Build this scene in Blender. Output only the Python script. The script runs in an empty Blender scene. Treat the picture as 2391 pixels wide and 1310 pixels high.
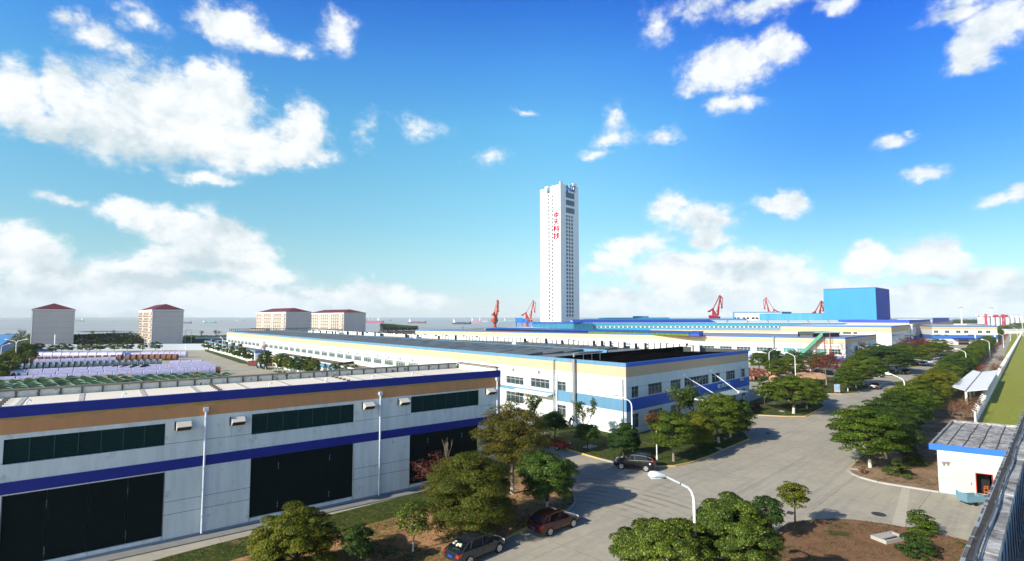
import bpy, bmesh, math, random
import numpy as np
from math import sin, cos, pi, radians, hypot, atan2, atan, tan, sqrt, asin
from mathutils import Vector, Matrix

# ---------------------------------------------------------------- scene, camera, light
sc = bpy.context.scene
C = sc.collection
FOC, CX, CY, CAMH = 1250.0, 1195.5, 655.0, 17.0     # photograph: 2391 x 1310
TH = atan(86 / FOC)
cam_d = bpy.data.cameras.new('camera')
cam = bpy.data.objects.new('camera', cam_d); C.objects.link(cam)
cam_d.sensor_width = 36; cam_d.lens = 36 * FOC / 2391
cam_d.clip_start = 0.5; cam_d.clip_end = 60000
cam.location = (0, 0, CAMH); cam.rotation_euler = (pi / 2 + TH, 0, 0)
sc.camera = cam
SUN_AZ, SUN_EL = atan2(-0.80, -0.60), radians(27.5)   # azimuth measured from +Y towards +X
sd = bpy.data.lights.new('sun', 'SUN'); sd.energy = 4.8; sd.angle = radians(0.53); sd.color = (1.0, 0.93, 0.82)
so = bpy.data.objects.new('sun', sd); C.objects.link(so)
sdir = Vector((sin(SUN_AZ) * cos(SUN_EL), cos(SUN_AZ) * cos(SUN_EL), sin(SUN_EL)))
so.rotation_euler = sdir.to_track_quat('Z', 'Y').to_euler()
sc.view_settings.view_transform = 'Standard'; sc.view_settings.look = 'None'
sc.view_settings.exposure = 0.58; sc.view_settings.gamma = 1
sc.render.engine = 'CYCLES'
sc.cycles.max_bounces = 6; sc.cycles.diffuse_bounces = 2; sc.cycles.glossy_bounces = 2
sc.cycles.transparent_max_bounces = 6; sc.cycles.volume_bounces = 0

# ---- photograph pixel -> world (pinhole of the camera above)
def ray(px, py):
    x = (px - CX) / FOC; u = -(py - CY) / FOC
    return (x, cos(TH) - u * sin(TH), sin(TH) + u * cos(TH))
def G(px, py, z=0.0):
    r = ray(px, py); t = (z - CAMH) / r[2]
    return (r[0] * t, r[1] * t)
def atY(px, Y): return (px - CX) / FOC * Y * cos(TH)
def zat(py, Y):
    r = ray(CX, py); return CAMH + r[2] / r[1] * Y

# ---------------------------------------------------------------- world: sky with clouds
def world():
    w = bpy.data.worlds.new('World'); sc.world = w; w.use_nodes = True
    nt = w.node_tree; N = nt.nodes; L = nt.links; N.clear()
    def nd(t, **k):
        n = N.new(t)
        for a, b in k.items(): setattr(n, a, b)
        return n
    def mth(op, a, b=None, c=None):
        n = nd('ShaderNodeMath', operation=op)
        for i, v in enumerate((a, b, c)):
            if v is None: continue
            if isinstance(v, (int, float)): n.inputs[i].default_value = v
            else: L.new(v, n.inputs[i])
        return n.outputs[0]
    tc = nd('ShaderNodeTexCoord'); sep = nd('ShaderNodeSeparateXYZ')
    nrm = nd('ShaderNodeVectorMath', operation='NORMALIZE'); L.new(tc.outputs['Generated'], nrm.inputs[0])
    L.new(nrm.outputs[0], sep.inputs[0])
    az = mth('ARCTAN2', sep.outputs[0], sep.outputs[1]); el = mth('ARCSINE', sep.outputs[2])
    cmb = nd('ShaderNodeCombineXYZ'); L.new(az, cmb.inputs[0]); L.new(el, cmb.inputs[1])
    def noise(scale, detail, rough, vec, dist=0.0):
        n = nd('ShaderNodeTexNoise'); n.inputs['Scale'].default_value = scale
        n.inputs['Detail'].default_value = detail; n.inputs['Roughness'].default_value = rough
        n.inputs['Distortion'].default_value = dist
        L.new(vec, n.inputs['Vector']); return n
    strch = nd('ShaderNodeVectorMath', operation='MULTIPLY'); L.new(cmb.outputs[0], strch.inputs[0]); strch.inputs[1].default_value = (1, 1.35, 1)
    nw = noise(9.0, 5, .6, strch.outputs[0])
    wv = nd('ShaderNodeVectorMath', operation='SUBTRACT'); L.new(nw.outputs['Color'], wv.inputs[0]); wv.inputs[1].default_value = (.5, .5, .5)
    wm = nd('ShaderNodeVectorMath', operation='MULTIPLY_ADD'); L.new(wv.outputs[0], wm.inputs[0]); wm.inputs[1].default_value = (.085, .07, 0); L.new(cmb.outputs[0], wm.inputs[2])
    P = wm.outputs[0]
    # cloud masses: photograph px, py, half width, half height, strength
    CL = [(40,225,110,75,1),(150,225,60,70,1),(250,290,150,75,1),(400,270,190,95,1.1),(520,225,85,70,1),(470,185,55,40,.9),
      (560,330,140,60,1.1),(705,300,65,55,1),(690,360,80,40,.9),(120,300,80,35,.9),(480,410,90,15,.7),
      (225,88,75,26,.62),(155,48,36,20,.55),(300,130,50,18,.5),(320,45,60,28,.55),(530,55,80,42,.85),(600,100,70,28,.7),(700,122,50,18,.6),(790,82,45,38,.6),
      (150,475,75,16,.55),(300,495,75,32,1),(420,520,95,50,1.1),(490,560,120,55,1.1),(540,600,110,45,1.1),(620,645,85,32,1),(400,600,120,45,.9),
      (40,600,140,52,1.1),(110,655,130,52,1.1),(330,640,160,46,1),(430,680,240,36,.95),(250,705,320,30,.9),
      (830,690,130,34,1.05),(960,698,110,24,1),(600,715,220,26,1),
      (980,292,50,22,.4),(850,310,28,30,.3),(1140,368,45,12,.4),(1225,262,24,8,.36),
      (1540,45,42,34,.5),(1640,18,80,22,.45),(1790,12,120,24,.65),(1970,10,55,18,.6),
      (1700,150,105,52,1),(1820,108,55,38,.9),(1640,192,55,24,.6),(1720,238,55,24,.75),
      (2240,18,80,22,.7),(2330,55,95,55,.95),(2270,125,65,50,1),(2240,170,40,26,.8),
      (1440,272,26,28,.42),(1430,320,45,20,.5),(1390,355,38,13,.55),(1535,310,42,15,.5),
      (2080,337,55,17,.6),(2125,310,22,8,.45),(2165,397,55,17,.62),(2340,458,65,18,.6),(2390,438,40,16,.6),
      (1815,466,65,24,.95),(1560,488,55,30,1),(1640,522,80,34,1),(1650,562,60,28,.8),(1480,572,80,28,.95),(1430,602,60,22,.8),(1400,632,50,16,.6),
      (1590,640,135,48,1.1),(1750,638,130,46,1.15),(1860,655,60,25,.9),(2030,608,66,42,1.1),(2170,598,95,50,1.2),(2320,650,105,38,1.1),
      (1500,705,200,30,.95),(1700,700,240,42,1),(2180,700,320,42,1.05),(1950,680,90,24,.7)]
    acc = None
    for (px, py, hw, hh, s) in CL:
        r = ray(px, py); a = atan2(r[0], r[1]); e = atan2(r[2], hypot(r[0], r[1]))
        kx = 1 / (1 + ((px - CX) / FOC) ** 2); ky = sqrt(kx)
        ra = hw * 1.25 / FOC * kx; re = hh * 1.3 / FOC * ky
        m = nd('ShaderNodeVectorMath', operation='MULTIPLY_ADD'); L.new(P, m.inputs[0])
        m.inputs[1].default_value = (1 / ra, 1 / re, 0); m.inputs[2].default_value = (-a / ra, -e / re, 0)
        ln = nd('ShaderNodeVectorMath', operation='LENGTH'); L.new(m.outputs[0], ln.inputs[0])
        d = mth('MULTIPLY_ADD', ln.outputs['Value'], -s, s)
        acc = d if acc is None else mth('SMOOTH_MAX', acc, d, 0.16)
    n2 = noise(17, 7, .62, strch.outputs[0], .3)
    n3 = noise(60, 4, .6, strch.outputs[0])
    f = mth('ADD', mth('MULTIPLY', mth('SUBTRACT', n2.outputs[0], .5), 1.2), mth('MULTIPLY', mth('SUBTRACT', n3.outputs[0], .5), .34))
    dens = mth('ADD', acc, f)
    mr = nd('ShaderNodeMapRange', interpolation_type='SMOOTHSTEP'); L.new(dens, mr.inputs[0])
    mr.inputs[1].default_value = -.10; mr.inputs[2].default_value = .46
    thin = nd('ShaderNodeMapRange', interpolation_type='SMOOTHSTEP'); L.new(mth('ADD', acc, mth('MULTIPLY', mth('SUBTRACT', n3.outputs[0], .5), .9)), thin.inputs[0])
    thin.inputs[1].default_value = -.15; thin.inputs[2].default_value = .55; thin.inputs[3].default_value = .30; thin.inputs[4].default_value = 1.0
    mask = mth('MULTIPLY', mr.outputs[0], thin.outputs[0])
    # billows: brighter where the cloud faces the sun (left and up), greyer on the other side
    off = nd('ShaderNodeVectorMath', operation='ADD'); L.new(strch.outputs[0], off.inputs[0]); off.inputs[1].default_value = (-.016, .022, 0)
    nb = noise(17, 7, .62, off.outputs[0], .3); n6 = noise(5.5, 6, .6, strch.outputs[0]); off2 = nd('ShaderNodeVectorMath', operation='ADD'); L.new(strch.outputs[0], off2.inputs[0]); off2.inputs[1].default_value = (-.03, .06, 0)
    n7 = noise(5.5, 6, .6, off2.outputs[0])
    bil = mth('ADD', mth('MULTIPLY', mth('SUBTRACT', nb.outputs[0], n2.outputs[0]), 2.3), mth('MULTIPLY', mth('SUBTRACT', n7.outputs[0], n6.outputs[0]), 2.6))
    # clouds elsewhere in the sky, so it is whole from any side
    # grey undersides
    SH = [(330,350,300,44,1.1),(620,385,120,26,.6),(60,280,90,26,.4),(470,655,230,22,1),(480,605,110,20,.8),(80,690,180,26,.7),(200,640,120,20,.5),
          (1690,205,90,26,.45),(1650,560,90,24,.7),(1650,690,230,28,1),(1700,620,110,14,.35),(2180,650,180,26,.9),(2050,645,90,16,.5),(2300,700,200,26,.8),(850,712,180,12,.6),(1815,490,60,10,.4),(2270,175,60,24,.4),(1950,715,300,20,.7)]
    sh = None
    for (px, py, hw, hh, s) in SH:
        r = ray(px, py); a = atan2(r[0], r[1]); e = atan2(r[2], hypot(r[0], r[1]))
        kx = 1 / (1 + ((px - CX) / FOC) ** 2); ky = sqrt(kx)
        ra = hw * 1.3 / FOC * kx; re = hh * 1.5 / FOC * ky
        m = nd('ShaderNodeVectorMath', operation='MULTIPLY_ADD'); L.new(P, m.inputs[0])
        m.inputs[1].default_value = (1 / ra, 1 / re, 0); m.inputs[2].default_value = (-a / ra, -e / re, 0)
        ln = nd('ShaderNodeVectorMath', operation='LENGTH'); L.new(m.outputs[0], ln.inputs[0])
        d = mth('MAXIMUM', mth('MULTIPLY_ADD', ln.outputs['Value'], -s, s), 0.0)
        sh = d if sh is None else mth('SMOOTH_MAX', sh, d, 0.2)
    n4 = noise(7, 5, .55, strch.outputs[0])
    shd = mth('ADD', bil, mth('ADD', sh, mth('MULTIPLY', mth('SUBTRACT', n4.outputs[0], .46), 1.0)))
    shc = nd('ShaderNodeClamp'); L.new(shd, shc.inputs[0])
    # clear sky: physical sky, graded by elevation
    sky = nd('ShaderNodeTexSky', sky_type='NISHITA'); sky.sun_disc = False
    sky.sun_elevation = SUN_EL; sky.sun_rotation = SUN_AZ; sky.air_density = 1.0; sky.dust_density = .4; sky.ozone_density = 2.0
    sk = nd('ShaderNodeVectorMath', operation='SCALE'); L.new(sky.outputs[0], sk.inputs[0]); sk.inputs[3].default_value = 2.0
    rmp = nd('ShaderNodeValToRGB'); er = rmp.color_ramp
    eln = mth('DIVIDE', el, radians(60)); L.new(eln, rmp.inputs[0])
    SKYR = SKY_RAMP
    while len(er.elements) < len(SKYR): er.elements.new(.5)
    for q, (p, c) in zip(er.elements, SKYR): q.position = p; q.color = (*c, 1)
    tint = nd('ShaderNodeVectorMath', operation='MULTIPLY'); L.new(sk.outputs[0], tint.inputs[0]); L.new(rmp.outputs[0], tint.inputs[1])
    # darker towards the right of the sky, away from the sun
    azr = nd('ShaderNodeMapRange', interpolation_type='SMOOTHSTEP'); L.new(az, azr.inputs[0]); azr.inputs[1].default_value = .02; azr.inputs[2].default_value = .62
    elr = nd('ShaderNodeMapRange', interpolation_type='SMOOTHSTEP'); L.new(el, elr.inputs[0]); elr.inputs[1].default_value = radians(-6); elr.inputs[2].default_value = radians(19)
    azl = nd('ShaderNodeMapRange', interpolation_type='SMOOTHSTEP'); L.new(az, azl.inputs[0]); azl.inputs[1].default_value = -.1; azl.inputs[2].default_value = -.7
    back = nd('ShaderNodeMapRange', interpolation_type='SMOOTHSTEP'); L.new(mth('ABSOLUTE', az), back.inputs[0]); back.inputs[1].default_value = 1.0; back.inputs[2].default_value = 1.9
    t0 = nd('ShaderNodeMixRGB'); t0.blend_type = 'MULTIPLY'; L.new(mth('MULTIPLY', azr.outputs[0], elr.outputs[0]), t0.inputs[0]); L.new(tint.outputs[0], t0.inputs[1]); t0.inputs[2].default_value = (.31, .50, .86, 1)
    t1 = nd('ShaderNodeMixRGB'); t1.blend_type = 'MULTIPLY'; L.new(mth('MULTIPLY', azl.outputs[0], elr.outputs[0]), t1.inputs[0]); L.new(t0.outputs[0], t1.inputs[1]); t1.inputs[2].default_value = (.86, .90, .97, 1)
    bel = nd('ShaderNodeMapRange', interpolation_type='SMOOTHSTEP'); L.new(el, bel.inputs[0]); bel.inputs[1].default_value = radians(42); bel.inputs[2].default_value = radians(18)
    t2 = nd('ShaderNodeMixRGB'); t2.blend_type = 'MULTIPLY'; L.new(mth('MULTIPLY', back.outputs[0], bel.outputs[0]), t2.inputs[0]); L.new(t1.outputs[0], t2.inputs[1]); t2.inputs[2].default_value = (3.7, 2.5, 1.85, 1)  # unseen low sky behind the camera brightened warm to fill the shaded walls
    cc = nd('ShaderNodeMixRGB'); L.new(shc.outputs[0], cc.inputs[0])
    cc.inputs[1].default_value = (7.9, 8.1, 8.2, 1); cc.inputs[2].default_value = (4.9, 5.8, 6.2, 1)
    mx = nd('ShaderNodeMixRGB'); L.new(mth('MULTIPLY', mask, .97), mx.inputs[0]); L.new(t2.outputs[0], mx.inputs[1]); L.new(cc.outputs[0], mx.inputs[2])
    # pale murk low over the sea
    hz = nd('ShaderNodeMapRange', interpolation_type='SMOOTHSTEP'); L.new(el, hz.inputs[0])
    hz.inputs[1].default_value = radians(-1); hz.inputs[2].default_value = radians(3.4); hz.inputs[3].default_value = .72; hz.inputs[4].default_value = 0
    mh = nd('ShaderNodeMixRGB'); L.new(hz.outputs[0], mh.inputs[0]); L.new(mx.outputs[0], mh.inputs[1]); mh.inputs[2].default_value = (6.3, 7.3, 7.7, 1)
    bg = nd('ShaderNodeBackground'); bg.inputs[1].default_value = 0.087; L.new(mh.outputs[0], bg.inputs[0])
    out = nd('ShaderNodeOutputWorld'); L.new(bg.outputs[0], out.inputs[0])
    w.cycles.sampling_method = 'MANUAL'; w.cycles.sample_map_resolution = 1024
SKY_RAMP = [(0.0, (.40,.49,.66)), (.032, (.415,.50,.64)), (.107, (.47,.615,.585)), (.22, (.44,.74,.70)), (.33, (.37,.80,.86)), (.432, (.24,.665,.99)), (.52, (.12,.46,.98)), (.60, (.05,.18,.42)), (1.0, (.015,.05,.13))]  # last stops: sky above the view darkened to cut the fill light
world()

# ---------------------------------------------------------------- materials
MATS = {}
def mat(name, col, rough=.8, spec=.3, metal=0.0, col2=None, nscale=.35, amt=.5, streak=0.0, bump=0.0, bscale=20.0, coat=0.0, grime=None):
    if name in MATS: return MATS[name]
    m = bpy.data.materials.new(name); m.use_nodes = True; MATS[name] = m
    nt = m.node_tree; N = nt.nodes; L = nt.links; b = N['Principled BSDF']
    b.inputs['Roughness'].default_value = rough; b.inputs['Metallic'].default_value = metal
    b.inputs['Specular IOR Level'].default_value = spec; b.inputs['Coat Weight'].default_value = coat
    b.inputs['Base Color'].default_value = (*col, 1)
    if col2 is not None or grime or bump:
        tc = N.new('ShaderNodeTexCoord')
    cur = None
    if col2 is not None:
        n = N.new('ShaderNodeTexNoise'); n.inputs['Scale'].default_value = nscale; n.inputs['Detail'].default_value = 6; n.inputs['Roughness'].default_value = .65
        if streak:
            mp = N.new('ShaderNodeMapping'); mp.inputs['Scale'].default_value = (1, 1, streak); L.new(tc.outputs['Object'], mp.inputs[0]); L.new(mp.outputs[0], n.inputs['Vector'])
        else: L.new(tc.outputs['Object'], n.inputs['Vector'])
        mr = N.new('ShaderNodeMapRange'); mr.inputs[1].default_value = .5 - amt / 2; mr.inputs[2].default_value = .5 + amt / 2; L.new(n.outputs[0], mr.inputs[0])
        mx = N.new('ShaderNodeMixRGB'); mx.inputs[1].default_value = (*col, 1); mx.inputs[2].default_value = (*col2, 1); L.new(mr.outputs[0], mx.inputs[0])
        cur = mx.outputs[0]
    if grime:
        gc, gs, lo, hi = grime
        n = N.new('ShaderNodeTexNoise'); n.inputs['Scale'].default_value = gs; n.inputs['Detail'].default_value = 9; n.inputs['Roughness'].default_value = .7
        L.new(tc.outputs['Object'], n.inputs['Vector'])
        mr = N.new('ShaderNodeMapRange'); mr.inputs[1].default_value = lo; mr.inputs[2].default_value = hi; L.new(n.outputs[0], mr.inputs[0])
        mx = N.new('ShaderNodeMixRGB'); mx.inputs[1].default_value = (*col, 1); mx.inputs[2].default_value = (*gc, 1); L.new(mr.outputs[0], mx.inputs[0])
        if cur: L.new(cur, mx.inputs[1])
        cur = mx.outputs[0]
    if cur: L.new(cur, b.inputs['Base Color'])
    if bump:
        n = N.new('ShaderNodeTexNoise'); n.inputs['Scale'].default_value = bscale; n.inputs['Detail'].default_value = 5; L.new(tc.outputs['Object'], n.inputs['Vector'])
        bp = N.new('ShaderNodeBump'); bp.inputs['Strength'].default_value = bump; bp.inputs['Distance'].default_value = .05; L.new(n.outputs[0], bp.inputs['Height']); L.new(bp.outputs[0], b.inputs['Normal'])
    return m

WHITE = mat('white_render', (.66,.65,.61), .85, .2, col2=(.55,.55,.52), nscale=.5, amt=.5, streak=.25, bump=.1)
WHITEB = mat('cool_white_render', (.72,.72,.68), .85, .2, col2=(.54,.54,.51), nscale=1.8, amt=.5, streak=.10, bump=.15, bscale=8, grime=((.33,.31,.28), 1.1, .58, .80))
CREAM = mat('cream_render', (.56,.385,.25), .85, .2, col2=(.51,.35,.22), nscale=.3, amt=.6, streak=.3)
ORANGE = mat('orange_render', (.60,.27,.115), .85, .2, col2=(.46,.21,.09), nscale=1.6, amt=.6, streak=.12, bump=.1, bscale=8)
ORANGEP = mat('flaking_orange_render', (.56,.28,.13), .85, .2, col2=(.49,.24,.11), nscale=.8, amt=.6, grime=((.42,.27,.07), 1.6, .52, .6))
NAVY = mat('navy_paint', (.012,.022,.23), .6, .3, col2=(.010,.016,.17), nscale=1.2, amt=.5)
BLUE_SHADE = mat('blue_paint_shaded', (.035,.12,.50), .6, .3, col2=(.03,.10,.42), nscale=.6, amt=.5, streak=.2)  # shaded-side tone of the factory blue, the shade put into the colour
LBLUE = mat('pale_sunlit_blue_paint', (.085,.20,.31), .65, .3, col2=(.12,.25,.36), nscale=1.5, amt=.4, streak=.15)  # sunlit-side tone of the same factory blue; plain pale blue elsewhere
BRIGHTBLUE = mat('bright_blue_paint', (.03,.12,.42), .55, .3, col2=(.035,.14,.42), nscale=.5, amt=.5)
CYAN = mat('cyan_sheet', (.03,.25,.44), .5, .3, col2=(.04,.29,.48), nscale=.2, amt=.5, streak=.1)
CYAN2 = mat('bright_cyan_sheet', (.04,.30,.42), .5, .3, col2=(.05,.34,.46), nscale=.2, amt=.5, streak=.1)
DBLUE = mat('blue_sheet', (.008,.055,.34), .5, .3, col2=(.012,.07,.38), nscale=.2, amt=.5)
TEAL = mat('weathered_teal_sheet', (.02,.11,.24), .6, .3, col2=(.04,.24,.30), nscale=1.2, amt=.3, streak=.1)
BLACK = mat('black_panel', (.008,.008,.009), .6, .3, col2=(.015,.015,.015), nscale=1, amt=.5)
CHAR = mat('charcoal_panel', (.07,.07,.07), .7, .3, col2=(.11,.11,.10), nscale=1, amt=.5)
GLASS = mat('window_glass', (.018,.03,.033), .10, .5, col2=(.05,.07,.07), nscale=1.3, amt=.3)
GLASSG = mat('green_glass', (.05,.24,.25), .12, .6, col2=(.08,.30,.30), nscale=1, amt=.5)
SHUT = mat('dark_green_steel', (.0035,.009,.0085), .7, .08, col2=(.006,.012,.011), nscale=.8, amt=.5)
LOUV = mat('green_louvre', (.012,.040,.035), .6, .12, col2=(.009,.03,.026), nscale=2, amt=.5)
ALU = mat('aluminium', (.55,.56,.57), .45, .5, .3)
FRAME = mat('window_frame', (.34,.36,.37), .5, .4)
PIPE = mat('white_pipe', (.62,.66,.72), .5, .4, col2=(.52,.55,.6), nscale=3, amt=.5)
STEEL = mat('lamp_white', (.80,.80,.80), .35, .5)
GALV = mat('galvanised', (.34,.35,.35), .45, .5, .4, col2=(.24,.24,.24), nscale=4, amt=.5)
ROOFC = mat('cream_membrane', (.80,.72,.58), .8, .2, col2=(.72,.64,.52), nscale=.5, amt=.6, grime=((.40,.36,.30), .35, .62, .85))
JOINT = mat('roof_joint', (.33,.31,.28), .8, .2, col2=(.55,.51,.45), nscale=2.5, amt=.3)
ROOFD = mat('dark_roof', (.12,.13,.14), .55, .4, col2=(.19,.20,.20), nscale=.35, amt=.5, streak=1)
ROOFA = mat('weathered_flat_roof', (.17,.14,.11), .9, .1, col2=(.085,.075,.065), nscale=.3, amt=.4)
CONC = mat('stained_concrete', (.66,.63,.56), .9, .1, col2=(.50,.47,.42), nscale=1.2, amt=.5, grime=((.035,.03,.028), 2.2, .56, .66))
CONCR = mat('roof_concrete', (.48,.47,.45), .9, .1, col2=(.20,.19,.18), nscale=1.5, amt=.22, bump=.5, bscale=10, grime=((.05,.047,.043), 3.5, .52, .72))
COPE = mat('grey_coping', (.27,.245,.215), .9, .1, col2=(.12,.11,.10), nscale=1.5, amt=.5)
TILE = mat('red_roof_tiles', (.15,.032,.045), .8, .1, col2=(.11,.028,.038), nscale=.6, amt=.5)
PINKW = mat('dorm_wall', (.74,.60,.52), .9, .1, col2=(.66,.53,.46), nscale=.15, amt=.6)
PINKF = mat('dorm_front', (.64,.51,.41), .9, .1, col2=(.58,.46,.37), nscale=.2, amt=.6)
TRIM = mat('white_trim', (.75,.75,.74), .7, .2)
RED = mat('crane_red', (.42,.025,.008), .5, .3, col2=(.36,.02,.007), nscale=.4, amt=.5)
RED2 = mat('crane_crimson', (.30,.010,.022), .5, .3)
KERBY = mat('yellow_kerb_paint', (.62,.38,.05), .8, .2, col2=(.45,.38,.26), nscale=1.2, amt=.3)
KERB = mat('kerb_concrete', (.42,.40,.36), .85, .2, col2=(.33,.31,.28), nscale=1, amt=.5)
TYRE = mat('tyre', (.012,.012,.012), .85, .2)
RIM = mat('alloy_rim', (.62,.63,.65), .3, .6, .6)
CARGLASS = mat('car_glass', (.005,.007,.009), .12, .25)
LAMPG = mat('headlight_glass', (.7,.72,.75), .1, .8)
TAIL = mat('tail_light', (.30,.008,.008), .2, .7)
PLATE = mat('blue_plate', (.015,.05,.35), .5, .4)
PLATEW = mat('plate_white', (.8,.8,.8), .5, .4)
RUST = mat('rusty_steel', (.35,.15,.06), .85, .2, col2=(.20,.09,.045), nscale=2, amt=.4)
GREENP = mat('green_mesh', (.06,.25,.14), .7, .3, col2=(.11,.32,.20), nscale=1.5, amt=.4)

# ---------------------------------------------------------------- mesh building
class MB:
    def __init__(s): s.v = []; s.f = []; s.m = []
    def add(s, pts, faces, mi=0):
        o = len(s.v); s.v += [tuple(p) for p in pts]
        for f in faces: s.f.append(tuple(o + i for i in f)); s.m.append(mi)
    def quad(s, a, b, c, d, mi=0): s.add((a, b, c, d), ((0, 1, 2, 3),), mi)
    def hexa(s, b, t, mi=0):
        n = len(b); s.add(list(b) + list(t), [tuple(range(n))[::-1], tuple(range(n, 2 * n))] + [(i, (i + 1) % n, n + (i + 1) % n, n + i) for i in range(n)], mi)
    def prism(s, poly, z0, z1, mi=0): s.hexa([(x, y, z0) for x, y in poly], [(x, y, z1) for x, y in poly], mi)
    def box(s, c, d, rz=0.0, mi=0):
        cx, cy, cz = c; hx, hy, hz = d[0] / 2, d[1] / 2, d[2] / 2; ca, sa = cos(rz), sin(rz)
        q = [(cx + x * ca - y * sa, cy + x * sa + y * ca) for x, y in ((-hx, -hy), (hx, -hy), (hx, hy), (-hx, hy))]
        s.prism(q, cz - hz, cz + hz, mi)
    def tube(s, pts, rad, n=8, mi=0, cap=True):
        pts = [Vector(p) for p in pts]; k = len(pts)
        if isinstance(rad, (int, float)): rad = [rad] * k
        o = len(s.v); up = None
        for i, p in enumerate(pts):
            d = (pts[min(i + 1, k - 1)] - pts[max(i - 1, 0)])
            if d.length < 1e-9: d = Vector((0, 0, 1))
            d.normalize()
            if up is None: up = d.orthogonal()
            a = (up - d * up.dot(d)); a = a.normalized() if a.length > 1e-6 else d.orthogonal().normalized(); up = a
            b = d.cross(a)
            for j in range(n):
                t = 2 * pi * j / n; s.v.append(tuple(p + (a * cos(t) + b * sin(t)) * rad[i]))
        for i in range(k - 1):
            for j in range(n):
                s.f.append((o + i * n + j, o + i * n + (j + 1) % n, o + (i + 1) * n + (j + 1) % n, o + (i + 1) * n + j)); s.m.append(mi)
        if cap:
            s.f.append(tuple(o + j for j in range(n))[::-1]); s.m.append(mi)
            s.f.append(tuple(o + (k - 1) * n + j for j in range(n))); s.m.append(mi)
    def beam(s, a, b, w, h=None, mi=0):
        a = Vector(a); b = Vector(b); d = (b - a).normalized(); h = h or w
        u = d.cross(Vector((0, 0, 1))); u = u.normalized() if u.length > 1e-4 else Vector((1, 0, 0)); v = u.cross(d)
        q = [(-w / 2, -h / 2), (w / 2, -h / 2), (w / 2, h / 2), (-w / 2, h / 2)]
        s.hexa([a + u * x + v * y for x, y in q], [b + u * x + v * y for x, y in q], mi)
    def lathe(s, prof, n=16, c=(0, 0, 0), axis='z', mi=0, mis=None):
        o = len(s.v)
        for r, z in prof:
            for j in range(n):
                t = 2 * pi * j / n; x, y = r * cos(t), r * sin(t)
                p = (x, y, z) if axis == 'z' else ((z, x, y) if axis == 'x' else (x, z, y))
                s.v.append((p[0] + c[0], p[1] + c[1], p[2] + c[2]))
        for i in range(len(prof) - 1):
            for j in range(n):
                s.f.append((o + i * n + j, o + i * n + (j + 1) % n, o + (i + 1) * n + (j + 1) % n, o + (i + 1) * n + j)); s.m.append(mis[i] if mis else mi)
        s.f.append(tuple(o + j for j in range(n))[::-1]); s.m.append(mis[0] if mis else mi)
        s.f.append(tuple(o + (len(prof) - 1) * n + j for j in range(n))); s.m.append(mis[-1] if mis else mi)
    def mesh(s, name, mats, origin=(0, 0, 0), smooth=False, fix=True):
        me = bpy.data.meshes.new(name)
        me.from_pydata([(a - origin[0], b - origin[1], c - origin[2]) for a, b, c in s.v], [], s.f)
        if not isinstance(mats, (list, tuple)): mats = [mats]
        for m in mats: me.materials.append(m)
        me.polygons.foreach_set('material_index', s.m)
        if fix:
            bm = bmesh.new(); bm.from_mesh(me); bmesh.ops.recalc_face_normals(bm, faces=bm.faces); bm.to_mesh(me); bm.free()
        if smooth:
            me.polygons.foreach_set('use_smooth', [True] * len(me.polygons)); me.set_sharp_from_angle(angle=radians(smooth if smooth > 1 else 40))
        me.update(); return me
    def build(s, name, mats, parent=None, origin=None, smooth=False, fix=True):
        if origin is None: origin = tuple(parent.location) if (parent and parent.get('_w')) else (0, 0, 0)
        o = bpy.data.objects.new(name, s.mesh(name, mats, origin, smooth, fix)); C.objects.link(o)
        if parent: o.parent = parent
        else: o.location = origin
        return o
def props(o, label=None, cat=None, group=None, kind=None):
    if label: o['label'] = label
    if cat: o['category'] = cat
    if group: o['group'] = group
    if kind: o['kind'] = kind
    return o
def thing(name, label, cat, loc=(0, 0, 0), rz=0.0, group=None, world_coords=False):
    o = bpy.data.objects.new(name, None); C.objects.link(o); o.location = loc; o.rotation_euler = (0, 0, rz); o.empty_display_size = .3
    if world_coords: o['_w'] = 1
    return props(o, label, cat, group)
def sub(mb, name, mats, par, **k):
    "a sub-part of a world-coordinate thing: its mesh shares the thing's origin"
    root = par
    while root.parent: root = root.parent
    org = tuple(root.location) if root.get('_w') else (0, 0, 0)
    o = bpy.data.objects.new(name, mb.mesh(name, mats, org, k.get('smooth', False))); C.objects.link(o); o.parent = par; return o
def dup(root, loc, rz=0.0, scale=1.0, label=None, group=None):
    def cp(o, par):
        c = o.copy(); C.objects.link(c)
        if par: c.parent = par
        for ch in o.children: cp(ch, c)
        return c
    r = cp(root, None); r.location = loc; r.rotation_euler = (0, 0, rz)
    r.scale = (scale,) * 3 if isinstance(scale, (int, float)) else scale
    if label: r['label'] = label
    if group: r['group'] = group
    return r
_used = {}
def place(proto, loc, rz=0.0, scale=1.0, label=None, group=None):
    "the first use moves the prototype itself, later ones copy it"
    if proto.name not in _used:
        _used[proto.name] = 1; proto.location = loc; proto.rotation_euler = (0, 0, rz)
        proto.scale = (scale,) * 3 if isinstance(scale, (int, float)) else scale
        if label: proto['label'] = label
        if group: proto['group'] = group
        return proto
    return dup(proto, loc, rz, scale, label, group)

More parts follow.
